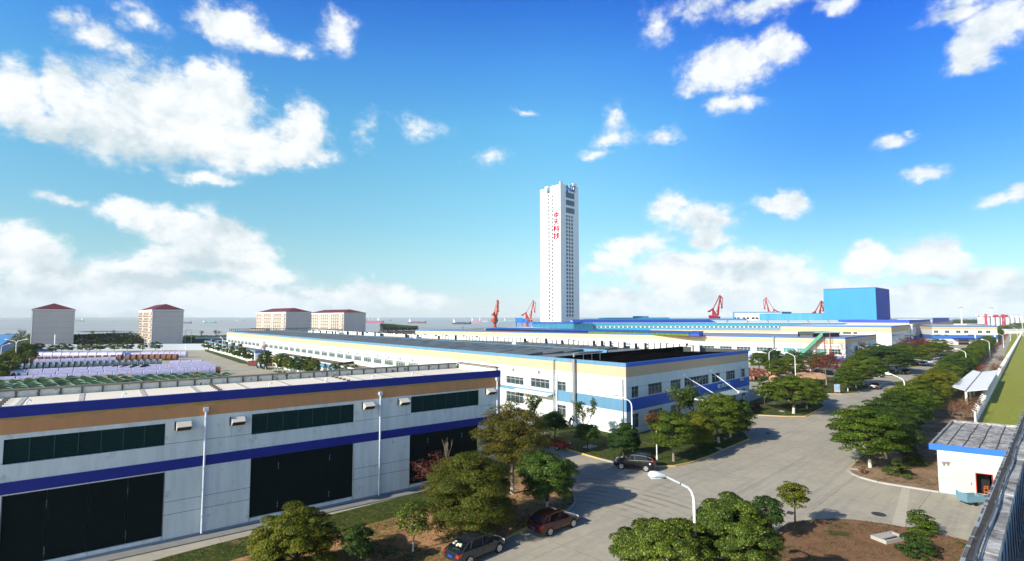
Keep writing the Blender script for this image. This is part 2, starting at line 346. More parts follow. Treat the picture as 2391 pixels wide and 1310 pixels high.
class Fa:
    "a vertical facade plane from P to Q (ground points), outward side towards the viewer"
    def __init__(s, P, Q, flip=False):
        s.P = P; s.L = hypot(Q[0] - P[0], Q[1] - P[1]); s.t = ((Q[0] - P[0]) / s.L, (Q[1] - P[1]) / s.L)
        n = (s.t[1], -s.t[0])
        if (n[0] * P[0] + n[1] * P[1]) > 0: n = (-n[0], -n[1])
        if flip: n = (-n[0], -n[1])
        s.n = n
    def pt(s, a, z, d=0.0): return (s.P[0] + s.t[0] * a + s.n[0] * d, s.P[1] + s.t[1] * a + s.n[1] * d, z)
    def box(s, mb, s0, s1, z0, z1, d0, d1, mi=0):
        mb.hexa([s.pt(s0, z0, d0), s.pt(s1, z0, d0), s.pt(s1, z0, d1), s.pt(s0, z0, d1)], [s.pt(s0, z1, d0), s.pt(s1, z1, d0), s.pt(s1, z1, d1), s.pt(s0, z1, d1)], mi)
    def sz(s, px, py):
        r = ray(px, py); dx, dy = s.t; P = s.P
        t = (P[0] * (-dy) + P[1] * dx) / (r[0] * (-dy) + r[1] * dx)
        return ((t * r[0] - P[0]) * dx + (t * r[1] - P[1]) * dy, CAMH + t * r[2])
    def wall(s, mb, s0, s1, z0, z1, holes=(), depth=.22, mi=0):
        S = sorted({s0, s1, *[h[0] for h in holes], *[h[1] for h in holes]}); Z = sorted({z0, z1, *[h[2] for h in holes], *[h[3] for h in holes]})
        S = [a for a in S if s0 <= a <= s1]; Z = [a for a in Z if z0 <= a <= z1]
        for i in range(len(S) - 1):
            for j in range(len(Z) - 1):
                a, b = (S[i] + S[i + 1]) / 2, (Z[j] + Z[j + 1]) / 2
                if any(h[0] < a < h[1] and h[2] < b < h[3] for h in holes): continue
                mb.quad(s.pt(S[i], Z[j]), s.pt(S[i + 1], Z[j]), s.pt(S[i + 1], Z[j + 1]), s.pt(S[i], Z[j + 1]), mi)
        for a, b, c, d in holes:
            q = [(a, c), (b, c), (b, d), (a, d)]
            for k in range(4):
                u, v = q[k], q[(k + 1) % 4]
                mb.quad(s.pt(*u), s.pt(*v), s.pt(*v, -depth), s.pt(*u, -depth), mi)
def window(fa, root, h, nv=3, trans=.62, fr=.07, d=-.2, fm=None, gm=None, bars=True):
    s0, s1, z0, z1 = h; m = MB()
    fa.box(m, s0, s1, z0, z0 + fr, d, d + .1); fa.box(m, s0, s1, z1 - fr, z1, d, d + .1)
    n = max(nv, 1)
    for i in range(n + 1):
        a = s0 + (s1 - s0) * i / n; a0 = max(s0, a - fr / 2 - (fr / 2 if i == n else 0)); a1 = a0 + fr
        fa.box(m, a0, a1, z0 + fr, z1 - fr, d, d + .1)
    if trans:
        zt = z0 + (z1 - z0) * trans; fa.box(m, s0 + fr, s1 - fr, zt - fr / 2, zt + fr / 2, d + .003, d + .095)
    w = sub(m, 'window', fm or FRAME, root)
    g = MB(); fa.box(g, s0, s1, z0, z1, d - .04, d + .02); sub(g, 'pane', gm or GLASS, w)
    return w
# ---------------------------------------------------------------- ground, water, roads, lawns
def ground_mats():
    def base(name, rough=.95):
        m = bpy.data.materials.new(name); m.use_nodes = True; MATS[name] = m
        nt = m.node_tree; b = nt.nodes['Principled BSDF']; b.inputs['Roughness'].default_value = rough; b.inputs['Specular IOR Level'].default_value = .15
        tc = nt.nodes.new('ShaderNodeTexCoord'); return m, nt, b, tc.outputs['Object']
    def noise(nt, vec, s, d=6, r=.65):
        n = nt.nodes.new('ShaderNodeTexNoise'); n.inputs['Scale'].default_value = s; n.inputs['Detail'].default_value = d; n.inputs['Roughness'].default_value = r
        nt.links.new(vec, n.inputs['Vector']); return n.outputs[0]
    def rng(nt, v, a, b, c=0, d=1):
        n = nt.nodes.new('ShaderNodeMapRange'); nt.links.new(v, n.inputs[0])
        for i, x in enumerate((a, b, c, d)): n.inputs[i + 1].default_value = x
        return n.outputs[0]
    def mix(nt, f, a, b, mode='MIX'):
        n = nt.nodes.new('ShaderNodeMixRGB'); n.blend_type = mode
        if isinstance(f, float): n.inputs[0].default_value = f
        else: nt.links.new(f, n.inputs[0])
        for i, x in ((1, a), (2, b)):
            if isinstance(x, tuple): n.inputs[i].default_value = (*x, 1)
            else: nt.links.new(x, n.inputs[i])
        return n.outputs[0]
    def mth(nt, op, a, b=None):
        n = nt.nodes.new('ShaderNodeMath'); n.operation = op
        for i, x in enumerate((a, b)):
            if x is None: continue
            if isinstance(x, (int, float)): n.inputs[i].default_value = x
            else: nt.links.new(x, n.inputs[i])
        return n.outputs[0]
    def bump(nt, b, h, st, dist=.05):
        n = nt.nodes.new('ShaderNodeBump'); n.inputs['Strength'].default_value = st; n.inputs['Distance'].default_value = dist
        nt.links.new(h, n.inputs['Height']); nt.links.new(n.outputs[0], b.inputs['Normal'])
    # concrete paving: slabs, stains, tyre tracks
    m, nt, b, oc = base('concrete_paving', .85)
    mp = nt.nodes.new('ShaderNodeMapping'); mp.inputs['Rotation'].default_value = (0, 0, radians(45.7)); nt.links.new(oc, mp.inputs[0]); rv = mp.outputs[0]
    sx = nt.nodes.new('ShaderNodeSeparateXYZ'); nt.links.new(rv, sx.inputs[0])
    c0 = mix(nt, rng(nt, noise(nt, oc, .12), .38, .62), (.42, .375, .285), (.35, .315, .245))
    c1 = mix(nt, rng(nt, noise(nt, oc, 1.3, 8, .7), .45, .75), c0, (.47, .42, .325))
    st = nt.nodes.new('ShaderNodeMapping'); st.inputs['Scale'].default_value = (1.6, .07, 1); nt.links.new(rv, st.inputs[0])
    c2 = mix(nt, rng(nt, noise(nt, st.outputs[0], .9, 5), .5, .68, 0, .45), c1, (.24, .225, .195))
    # slab tone differs slab by slab
    wn = nt.nodes.new('ShaderNodeTexWhiteNoise'); wn.noise_dimensions = '2D'; fl = nt.nodes.new('ShaderNodeVectorMath'); fl.operation = 'FLOOR'
    dv = nt.nodes.new('ShaderNodeVectorMath'); dv.operation = 'DIVIDE'; dv.inputs[1].default_value = (6.5, 9, 1); nt.links.new(rv, dv.inputs[0]); nt.links.new(dv.outputs[0], fl.inputs[0]); nt.links.new(fl.outputs[0], wn.inputs['Vector'])
    c3 = mix(nt, rng(nt, wn.outputs['Value'], 0, 1, .0, .22), c2, (.22, .21, .18))
    def line(coord, per, w):
        f = mth(nt, 'FRACT', mth(nt, 'DIVIDE', coord, per)); return mth(nt, 'LESS_THAN', mth(nt, 'ABSOLUTE', mth(nt, 'SUBTRACT', f, .5)), w / per / 2)
    ln = mth(nt, 'MAXIMUM', line(sx.outputs[0], 6.5, .05), line(sx.outputs[1], 9.0, .04))
    lm = mth(nt, 'MULTIPLY', ln, rng(nt, noise(nt, oc, .5), .40, .6, .15, .9))
    c4 = mix(nt, lm, c3, (.05, .048, .042))
    # curved tyre marks at the junction
    ctr = G(1400, 1235)
    sb = nt.nodes.new('ShaderNodeVectorMath'); sb.operation = 'SUBTRACT'; sb.inputs[1].default_value = (ctr[0] - 4, ctr[1] - 3, 0); nt.links.new(oc, sb.inputs[0])
    ln_ = nt.nodes.new('ShaderNodeVectorMath'); ln_.operation = 'LENGTH'; nt.links.new(sb.outputs[0], ln_.inputs[0])
    rr = mth(nt, 'SINE', mth(nt, 'MULTIPLY', ln_.outputs['Value'], 5.2))
    win = mth(nt, 'MULTIPLY', rng(nt, ln_.outputs['Value'], 8, 10), rng(nt, ln_.outputs['Value'], 15.5, 19, 1, 0))
    tm = mth(nt, 'MULTIPLY', mth(nt, 'MULTIPLY', rng(nt, rr, .1, 1, 0, .55), win), rng(nt, noise(nt, oc, .25), .42, .6))
    c5 = mix(nt, tm, c4, (.11, .105, .095))
    dk = mix(nt, rng(nt, noise(nt, oc, 5.5, 3), .70, .76, 0, .55), c5, (.07, .065, .06))
    nt.links.new(dk, b.inputs['Base Color']); bump(nt, b, noise(nt, oc, 9, 8), .25, .03)
    # lawns
    def turf(name, g1, g2, straw, soil, ssoil=(.50, .62), sstraw=(.5, .62), sc=.35):
        m, nt, b, oc = base(name)
        a = mix(nt, rng(nt, noise(nt, oc, 1.2, 8), .4, .6), g1, g2)
        s = mix(nt, rng(nt, noise(nt, oc, 2.7, 8, .75), *sstraw), a, straw)
        o = nt.nodes.new('ShaderNodeMapping'); o.inputs['Location'].default_value = (7, 3, 1); nt.links.new(oc, o.inputs[0])
        so_ = mix(nt, rng(nt, noise(nt, o.outputs[0], sc, 7, .7), *ssoil), s, mix(nt, rng(nt, noise(nt, oc, 4, 6), .4, .6), soil, tuple(x * .72 for x in soil)))
        d = mix(nt, rng(nt, noise(nt, oc, 11, 4, .7), .52, .66, 0, .6), so_, tuple(x * .35 for x in g1))
        nt.links.new(d, b.inputs['Base Color']); bump(nt, b, noise(nt, oc, 6, 8, .75), .9, .12)
        return m
    turf('turf', (.030, .052, .010), (.055, .085, .015), (.17, .125, .04), (.30, .19, .10), (.60, .68), (.50, .66))
    turf('bare_turf', (.040, .070, .012), (.070, .095, .018), (.32, .185, .08), (.56, .30, .145), (.44, .56), (.42, .56))
    turf('dirt', (.20, .105, .055), (.26, .14, .075), (.17, .14, .05), (.055, .075, .015), (.56, .64), (.56, .7))
    turf('pale_dirt', (.055, .055, .02), (.12, .09, .045), (.30, .19, .11), (.40, .26, .16), (.42, .55), (.42, .55))
    turf('outer_lawn', (.16, .235, .020), (.28, .30, .035), (.44, .34, .09), (.36, .27, .09), (.54, .68), (.46, .66), .10)
    turf('scrub_land', (.05, .06, .02), (.08, .075, .03), (.16, .12, .06), (.14, .11, .07), (.5, .6), (.5, .65), .05)
    # water
    m, nt, b, oc = base('sea_water', .45); b.inputs['Specular IOR Level'].default_value = .25
    ml = nt.nodes.new('ShaderNodeMapping'); ml.inputs['Scale'].default_value = (.0015, .006, 1); nt.links.new(oc, ml.inputs[0])
    nt.links.new(mix(nt, rng(nt, noise(nt, ml.outputs[0], 2.0, 6), .4, .62), (.34, .36, .33), (.42, .43, .40)), b.inputs['Base Color'])
    bump(nt, b, noise(nt, oc, .35, 6), .5, .5)
ground_mats()

def sheet(name, poly, z, m, mi=None):
    b = MB(); b.add([(x, y, z) for x, y in poly], [tuple(range(len(poly)))]); o = b.build(name, m)
    return props(o, kind='structure')
coast = [G(-1500, 800), G(-600, 798), G(0, 794), G(180, 793), G(330, 791), G(500, 788), G(640, 782), G(880, 775), G(1150, 766), G(1400, 761), G(1750, 756), G(2160, 751), G(2300, 748.5), G(2600, 747), (9000, 5200)]
sheet('ground', [(9000, -400), (-2500, -400), (-2500, coast[0][1])] + coast, 0.0, MATS['scrub_land'])
sheet('sea', [(-40000, -500), (40000, -500), (40000, 45000), (-40000, 45000)], -1.6, MATS['sea_water'])
sheet('sandbar', [G(176, 773.5, -1.5), G(200, 776, -1.5), G(250, 775, -1.5), G(322, 773.5, -1.5), G(250, 772.3, -1.5)], -1.45, mat('wet_sand', (.12, .12, .105), .7))
FN0 = G(2284, 985); FN1 = G(2392, 771)
pav = [(-420, -30), (-420, 268), G(90, 819), G(375, 818), G(480, 817), (-120, 420), (60, 470), (320, 560), G(2366, 775), (FN0[0] + .3, FN0[1]), (FN0[0] + 1, 60), (40, 34), (14, -30)]
sheet('paving', pav, 0.004, MATS['concrete_paving'])
sheet('outer_lawn', [(FN0[0] + .3, FN0[1]), G(2366, 775), (FN1[0], FN1[1]), (1400, 900), (1400, -30), (60, -30), (FN0[0] + 1.6, 60)], 0.008, MATS['outer_lawn'])

LAWNS = []
def lawn(pts, m, kerb=(), yellow=(), z=.12, tuft=1.0, kmat=None):
    "a raised bed with its top face and its kerb; kerb / yellow: indices of edges carrying a kerb"
    poly = [G(*p) if isinstance(p, tuple) and p[1] > 400 else p for p in pts]
    sheet('lawn', poly, z, MATS[m]); LAWNS.append((poly, m, tuft))
    n = len(poly); area = sum(poly[i][0] * poly[(i + 1) % n][1] - poly[(i + 1) % n][0] * poly[i][1] for i in range(n)); sg = 1 if area > 0 else -1
    k = MB()
    for i in kerb:
        a, b = poly[i], poly[(i + 1) % n]; L = hypot(b[0] - a[0], b[1] - a[1]); t = ((b[0] - a[0]) / L, (b[1] - a[1]) / L); o = (t[1] * sg * .16, -t[0] * sg * .16)
        e = .004 * (i % 3)
        k.hexa([(a[0], a[1], 0), (b[0], b[1], 0), (b[0] + o[0], b[1] + o[1], 0), (a[0] + o[0], a[1] + o[1], 0)],
               [(a[0], a[1], z + .035 + e), (b[0], b[1], z + .035 + e), (b[0] + o[0], b[1] + o[1], z + .035 + e), (a[0] + o[0], a[1] + o[1], z + .035 + e)], 1 if i in yellow else 0)
    if k.f: props(k.build('kerb', [KERB, KERBY]), kind='structure')
lawn([(1285, 1018), (1300, 1035), (1330, 1052), (1362, 1061), (1400, 1072), (1440, 1082), (1490, 1088), (1540, 1090), (1575, 1089), (1610, 1082), (1650, 1068), (1700, 1046), (1748, 1026), (1738, 1012), (1712, 1000), (1680, 985), (1600, 980), (1476, 1013), (1459, 1018), (1290, 977), (1230, 965)],
     'turf', kerb=range(0, 14), yellow=(1, 2, 3, 6, 7, 8, 9, 10, 11, 12), tuft=1.2)
lawn([(1728, 962), (1770, 970), (1835, 973), (1880, 973), (1903, 962), (1925, 950), (1915, 941), (1893, 930), (1850, 922), (1790, 925), (1752, 938), (1690, 960)], 'turf', kerb=range(0, 7), yellow=(0, 1, 2, 3, 4, 5))
lawn([(1905, 915), (1930, 920), (1965, 920.5), (2000, 918), (2030, 906), (2020, 893), (1985, 884), (1930, 880), (1885, 890)], 'turf', kerb=range(0, 5), yellow=(0, 1, 2))
lawn([(2062, 879), (2080, 878.5), (2102, 875), (2098, 868), (2072, 862), (2045, 866)], 'turf', kerb=range(0, 3), yellow=(0, 1))
lawn([(2100, 858), (2120, 858), (2148, 856), (2147, 848), (2120, 842), (2090, 846)], 'turf', kerb=range(0, 3), yellow=(0, 1))
lawn([(2183, 842), (2200, 841), (2232, 822), (2212, 818), (2186, 830)], 'turf', kerb=range(0, 3))
lawn([(1200, 1247), (1290, 1207), (1325, 1192), (1341, 1176), (1339, 1160), (1326, 1140), (1300, 1118), (1262, 1096), (1180, 1065), (1150, 1100), (978, 1157), (738, 1216), (560, 1262), (400, 1303), (-100, 1440), (300, 1700), (700, 1560), (1000, 1345), (1130, 1283)],
     'bare_turf', kerb=(0, 1, 2, 3, 4, 5, 6, 7, 16, 17, 18), yellow=(0, 18))
lawn([(1983, 1099), (1992, 1108), (2010, 1116), (2050, 1127), (2110, 1137), (2192, 1150), (2194, 1100), (2215, 1020), (2284, 985), (2303, 945), (2300, 905), (2268, 862), (2335, 786), (2328, 778), (2250, 828), (2160, 905), (2085, 985), (2030, 1052)],
     'pale_dirt', kerb=(0, 1, 2, 3, 4, 14, 15, 16, 17), yellow=(17, 16), tuft=1)
lawn([(1826, 1232), (1855, 1222), (1900, 1216), (1950, 1214), (2000, 1217), (2080, 1228), (2150, 1241), (2245, 1262), (2330, 1285), (2400, 1500), (1700, 1700), (1640, 1420), (1760, 1290)], 'dirt', kerb=(), tuft=1)
q_ = [(1118, 1114), (971, 1155), (738, 1214), (560, 1260), (395, 1303), (200, 1360), (330, 1372), (620, 1290), (800, 1244), (1000, 1190), (1130, 1150)]
sheet('lawn', [G(*p) for p in q_], .135, MATS['turf']); LAWNS.append(([G(*p) for p in q_], 'turf', 1))
# manhole and drain covers, paving patch, concrete pits
def cover(px, py, w, l, rz, col, label, z=.016, cat='manhole cover'):
    b = MB(); x, y = G(px, py); b.box((0, 0, .012), (w, l, .024)); 
    for i in range(5): b.box((0, -l / 2 + l * (i + .5) / 5, .03), (w * .86, l * .09, .012))
    o = b.build('drain_cover', col, origin=(0, 0, 0)); o.location = (x, y, z - .01); o.rotation_euler = (0, 0, rz); props(o, label, cat)
IRON = mat('cast_iron', (.035, .035, .035), .6, .4, col2=(.06, .06, .055), nscale=6)
cover(1553, 1115, 1.0, .7, .6, IRON, 'dark iron drain grate in the road behind the black estate car')
cover(1845, 1198, .8, .5, .9, IRON, 'dark iron drain grate beside the slim lone tree')
cover(1793, 1012, .9, .5, .8, IRON, 'dark iron drain grate at the tree shadow by the entrance drive')
b = MB(); b.lathe([(0.02, 0), (.55, 0), (.55, .02), (.45, .03), (.02, .03)], 20); o = b.build('manhole_cover', IRON); o.location = (*G(2052, 1201), .006); props(o, 'round iron manhole cover in the side road', 'manhole cover')
b = MB(); q = [G(2106, 1139), G(2125, 1142), G(2113, 1232), G(2082, 1227)]
b.add([(x, y, .009) for x, y in q], [(0, 1, 2, 3)]); props(b.build('road_patch', mat('pale_patch', (.50, .455, .36), .9, .1, col2=(.42, .38, .30), nscale=1.4, amt=.3)), kind='structure')
def pit(pxc, pyc, w, l, h, rz, label):
    t = thing('concrete_pit', label, 'concrete pit', (*G(pxc, pyc), .1), rz); b = MB()
    for sx_ in (-1, 1): b.box((sx_ * (w / 2 - .08), 0, h / 2), (.16, l, h)); b.box((0, sx_ * (l / 2 - .08), h / 2), (w - .32, .16, h))
    b.build('rim', KERB, t); c = MB(); c.box((-.1 * w, l * .15, h - .04), (w * .74, l * .58, .07), .05); c.build('lid', KERB, t)
    d = MB(); d.box((0, 0, .02), (w - .3, l - .3, .02)); d.build('hole', BLACK, t)
pit(2076, 1263, 2.3, 1.2, .28, .35, 'square concrete pit with a slipped lid among the brown soil')
pit(1110, 1192, 2.2, 1.4, .18, .7, 'low concrete pit edge below the large olive tree')
pit(1378, 1046, 1.8, 1.1, .12, .8, 'flat concrete cover slab on the shaded lawn')
for i, (px, py, lb) in enumerate(((1390, 1012, 'pale ribbed slab lying by the white wall'), (1680, 1050, 'small pale slab in the shade of the kerbside trees'), (1998, 1098, 'pale slab near the kerb tip under the roadside tree'), (2090, 1059, 'small pale slab in the shade of the tree row'), (1825, 962, 'pale slab on the grass beside the island trees'))):
    b = MB(); b.box((0, 0, .03), (1.1, .7, .06)); [b.box((-.4 + .2 * k, 0, .065), (.08, .6, .02)) for k in range(5)]
    o = b.build('concrete_slab', KERB); o.location = (*G(px, py), .11); o.rotation_euler = (0, 0, .6 + i); props(o, lb, 'slab')

# ---------------------------------------------------------------- warehouse in front on the left
def shade_quad(m, pts, mi=0): m.add(pts, [tuple(range(len(pts)))], mi)
def warehouse():
    ZT = 11.05
    P = G(-70, 957.5, ZT); Q = G(1168, 865, ZT); fa = Fa(P, Q); L = fa.L
    root = thing('warehouse', 'long white warehouse with navy stripes, orange band and dark steel doors', 'warehouse', (P[0], P[1], 0), world_coords=True)
    def S(px, py): return fa.sz(px, py)
    def rect(pL, pR, yt, yb):   # left px, right px, z range from mean
        return pL, pR, yt, yb
    louv = []; doors = []
    for (xl, ytl, ybl, xr, ytr, ybr) in ((9, 1026, 1085, 386.6, 990, 1040.8), (588.5, 968.6, 1016, 827, 942.4, 985), (960, 928, 966, 1118.5, 909.5, 944.6), (-120, 1040, 1100, -12, 1030, 1090)):
        s0, a = S(xl, ytl); _, b_ = S(xl, ybl); s1, c = S(xr, ytr); _, d = S(xr, ybr); louv.append((max(s0, .3), s1, (b_ + d) / 2, (a + c) / 2))
    for (xl, ytl, ybl, xr, ytr, ybr) in ((5, 1159, 1310, 384.6, 1103, 1274), (586.5, 1072.6, 1226, 826, 1034, 1171.4), (957.5, 1012, 1136, 1117, 990, 1100), (-120, 1180, 1340, -12, 1163, 1320)):
        s0, a = S(xl, ytl); _, b_ = S(xl, ybl); s1, c = S(xr, ytr); _, d = S(xr, ybr); doors.append((max(s0, .3), s1, .55, (a + c) / 2))
    zb_top = S(480, 1062)[1]
    zo = .5 * (S(0, 1026)[1] + S(1168, 897)[1]); louv = [(a, b_, c, min(d, zo - .02)) for a, b_, c, d in louv]
    m = MB(); fa.wall(m, 0, L, 0, ZT - .05, louv + doors, .25)
    W = 8.7; e = fa.n
    back = [fa.pt(0, 0, -W), fa.pt(L, 0, -W)]
    m.quad(fa.pt(L, 0), fa.pt(L, 0, -W), fa.pt(L, ZT - .05, -W), fa.pt(L, ZT - .05)); m.quad(fa.pt(0, 0, -W), fa.pt(L, 0, -W), fa.pt(L, ZT - .05, -W), fa.pt(0, ZT - .05, -W))
    m.quad(fa.pt(0, 0), fa.pt(0, 0, -W), fa.pt(0, ZT - .05, -W), fa.pt(0, ZT - .05))
    m.build('wall', WHITEB, root)
    def bandz(py0, px0, py1, px1): return .5 * (S(px0, py0)[1] + S(px1, py1)[1])
    zf = bandz(977.5, 0, 879.5, 1166)
    b = MB(); fa.box(b, -.02, L + .03, zf, ZT + .02, -.35, .05); b.hexa(*[[(p[0], p[1], z) for p in (fa.pt(L - .25, 0, -.36), fa.pt(L + .03, 0, -.36), fa.pt(L + .03, 0, -W), fa.pt(L - .25, 0, -W))] for z in (zf, ZT + .02)]); b.build('blue_fascia', NAVY, root)
    b = MB(); fa.box(b, -.02, L + .025, zo, zf - .002, -.02, .035); b.hexa(*[[(p[0], p[1], z) for p in (fa.pt(L - .02, 0, -.021), fa.pt(L + .025, 0, -.021), fa.pt(L + .025, 0, -W), fa.pt(L - .02, 0, -W))] for z in (zo, zf - .002)]); b.build('orange_band', ORANGE, root)
    b = MB(); rr = random.Random(5)   # flaking yellow upper edge of the orange band
    x = 0
    pts = []
    while x < L: pts.append((x, .10 + .16 * rr.random() * (1 if rr.random() > .3 else 1.8))); x += .25 + rr.random() * .5
    for (a0, h0), (a1, h1) in zip(pts, pts[1:]): b.quad(fa.pt(a0, zf - .003, .038), fa.pt(a1, zf - .003, .038), fa.pt(a1, zf - h1, .038), fa.pt(a0, zf - h0, .038))
    b.build('flaking_edge', mat('ochre_flake', (.36, .25, .07), .9, .1, col2=(.43, .22, .09), nscale=2, amt=.3), root)
    zt0, zt1 = S(5, 1132)[1], S(1110, 974)[1]; zb0, zb1 = S(5, 1158.5)[1], S(1110, 992)[1]
    zt, zb = (zt0 + zt1) / 2, (zb0 + zb1) / 2
    b = MB(); fa.box(b, -.02, L + .02, zb, zt, -.02, .045); b.build('blue_stripe', NAVY, root)
    b = MB(); fa.box(b, 0, L + .02, 0, .28, -.02, .05); b.build('plinth', mat('plinth_grey', (.22, .25, .30), .9, .1), root)
    b = MB(); fa.box(b, 0, L + 1, 0, .1, .06, 1.25); b.build('apron', mat('apron_concrete', (.26, .25, .23), .9, .1, col2=(.2, .2, .19), nscale=1), root)
    # panel joints
    b = MB()
    for z in (zb - 2.35, zb - 3.3):
        xs = sorted([(d[0], d[1]) for d in doors]); cur = 0
        for d0, d1 in xs + [(L, L)]:
            if d0 > cur + .05: fa.box(b, cur + .02, d0 - .02, z, z + .03, -.01, .004)
            cur = d1
    zl = sum(l[2] for l in louv[:3]) / 3; xs = sorted([(d[0], d[1]) for d in louv]); cur = 0
    for d0, d1 in xs + [(L, L)]:
        if d0 > cur + .05: fa.box(b, cur + .02, d0 - .02, zl, zl + .03, -.01, .004)
        cur = d1
    for s_ in [d[0] - .03 for d in doors] + [d[1] for d in doors]: fa.box(b, s_, s_ + .03, .3, zb - .01, -.01, .006)
    b.build('panel_joints', mat('joint_dark', (.07, .075, .08), .9), root)
    for i, h in enumerate(louv):
        b = MB(); s0, s1, z0, z1 = h; n = max(3, round((s1 - s0) / 1.33))
        fa.box(b, s0, s1, z0, z1, -.24, -.19)
        k = int((z1 - z0) / .11)
        for j in range(k): 
            zz = z0 + (j + .5) * (z1 - z0) / k
            b.hexa([fa.pt(s0, zz - .02, -.19), fa.pt(s1, zz - .02, -.19), fa.pt(s1, zz - .045, -.12), fa.pt(s0, zz - .045, -.12)], [fa.pt(s0, zz + .035, -.19), fa.pt(s1, zz + .035, -.19), fa.pt(s1, zz - .02, -.12), fa.pt(s0, zz - .02, -.12)])
        w = sub(b, 'louvre_window', LOUV, root); c = MB()
        for j in range(n + 1): c = MB(); fa.box(c, max(s0, s0 + (s1 - s0) * j / n - .03), min(s1, s0 + (s1 - s0) * j / n + .03), z0, z1, -.12, -.085); sub(c, 'mullion', mat('louvre_frame', (.022, .065, .055), .6, .2), w)
    for i, h in enumerate(doors):
        s0, s1, z0, z1 = h; b = MB(); n = 4
        for j in range(n):
            a, c = s0 + (s1 - s0) * j / n, s0 + (s1 - s0) * (j + 1) / n
            fa.box(b, a + .012, c - .012, z0, z1 - .01, -.24, -.14)
            for k in range(12): u = a + .05 + (c - a - .1) * k / 12; fa.box(b, u, u + .05, z0 + .02, z1 - .03, -.14, -.125)
        w = sub(b, 'steel_door', SHUT, root); c = MB()
        for j in (1, 3): 
            u = s0 + (s1 - s0) * j / n
            for zz in (z1 - .7, z0 + .9):
                for q in (0, .28): c = MB(); fa.box(c, u - .03, u + .03, zz - .22 - q, zz - q, -.125, -.08); sub(c, 'hinge', mat('dull_hinge', (.12, .14, .14), .6), w)
    for px, py in ((429, 993), (555, 981.5), (859, 946), (941, 937), (1143, 913)):
        s_, z_ = S(px, py); b = MB(); w_, h_ = .5, .34
        fa.box(b, s_ - w_ - .1, s_ - w_ - .02, z_ - h_, z_ + h_, .04, .06, 1)
        for q in (-w_, w_ - .04):
            a0, a1 = s_ + q, s_ + q + .04
            b.hexa([fa.pt(a0, z_ - h_, .03), fa.pt(a1, z_ - h_, .03), fa.pt(a1, z_ + h_, .03), fa.pt(a0, z_ + h_, .03)], [fa.pt(a0, z_ - h_, .30), fa.pt(a1, z_ - h_, .30), fa.pt(a1, z_ - .02, .78), fa.pt(a0, z_ - .02, .78)], 0)
        b.hexa([fa.pt(s_ - w_ + .04, z_ + h_, .03), fa.pt(s_ + w_ - .04, z_ + h_, .03), fa.pt(s_ + w_ - .04, z_ + .0, .78), fa.pt(s_ - w_ + .04, z_, .78)],
               [fa.pt(s_ - w_ + .04, z_ + h_ - .03, .03), fa.pt(s_ + w_ - .04, z_ + h_ - .03, .03), fa.pt(s_ + w_ - .04, z_ - .03, .75), fa.pt(s_ - w_ + .04, z_ - .03, .75)])
        b.hexa([fa.pt(s_ - w_ + .04, z_ - h_, .31), fa.pt(s_ + w_ - .04, z_ - h_, .31), fa.pt(s_ + w_ - .04, z_ - .05, .755), fa.pt(s_ - w_ + .04, z_ - .05, .755)],
               [fa.pt(s_ - w_ + .04, z_ - h_, .29), fa.pt(s_ + w_ - .04, z_ - h_, .29), fa.pt(s_ + w_ - .04, z_ - .05, .735), fa.pt(s_ - w_ + .04, z_ - .05, .735)], 1)
        hood = b.build('vent_hood', [mat('hood_metal', (.50, .47, .42), .5, .4), BLACK], root)
    for px in (481, 887, 1159):
        yt = {481: 950, 887: 914, 1159: 881}[px]; s_, z_ = S(px, yt); b = MB()
        b.tube([fa.pt(s_, .25, .18), fa.pt(s_, z_ - .3, .18)], .085, 10)
        fa.box(b, s_ - .17, s_ + .17, z_ - .32, z_ - .02, .05, .32)
        for zz in (1.5, 3.6, 5.2, 7.4, 9.0): fa.box(b, s_ - .11, s_ + .11, zz, zz + .06, .05, .275)
        b.build('downpipe', PIPE, root)
    b = MB(); rs_ = random.Random(4)   # run-off stains under hoods, at door corners and along the plinth
    for px, py in ((429, 993), (555, 981.5), (859, 946), (941, 937), (1143, 913)):
        s_, z_ = S(px, py)
        for q in (-.45, -.1, .3): w_ = rs_.uniform(.03, .07); h_ = rs_.uniform(.4, 1.3); b.quad(fa.pt(s_ + q, z_ - .36, .004), fa.pt(s_ + q + w_, z_ - .36, .004), fa.pt(s_ + q + w_ * .6, z_ - .36 - h_, .004), fa.pt(s_ + q + w_ * .3, z_ - .36 - h_, .004))
    for d in doors:
        for u in (d[0] - .06, d[1] - .12, (d[0] + d[1]) / 2): w_ = rs_.uniform(.06, .12); b.quad(fa.pt(u, .54, .005), fa.pt(u + w_, .54, .005), fa.pt(u + w_ * .7, .29, .005), fa.pt(u + w_ * .2, .29, .005))
    for k in range(26): u = rs_.uniform(.5, L - .5); h_ = rs_.uniform(.25, .9); w_ = rs_.uniform(.02, .05); b.quad(fa.pt(u, zb - .005, .003), fa.pt(u + w_, zb - .005, .003), fa.pt(u + w_ * .6, zb - h_, .003), fa.pt(u + w_ * .4, zb - h_, .003)) if not any(d[0] - .1 < u < d[1] + .1 for d in doors) else None
    b.build('runoff_stains', mat('stain', (.42, .37, .29), .9, .1, col2=(.55, .53, .48), nscale=3), root)
    # roof: membrane, joints, back parapet, small vents
    b = MB(); zr = 10.72
    b.prism([fa.pt(0, 0, -.36)[:2], fa.pt(L - .26, 0, -.36)[:2], fa.pt(L - .26, 0, -W + .26)[:2], fa.pt(0, 0, -W + .26)[:2]], zr - .2, zr); roof = b.build('roof', ROOFC, root)
    b = MB(); jc = []
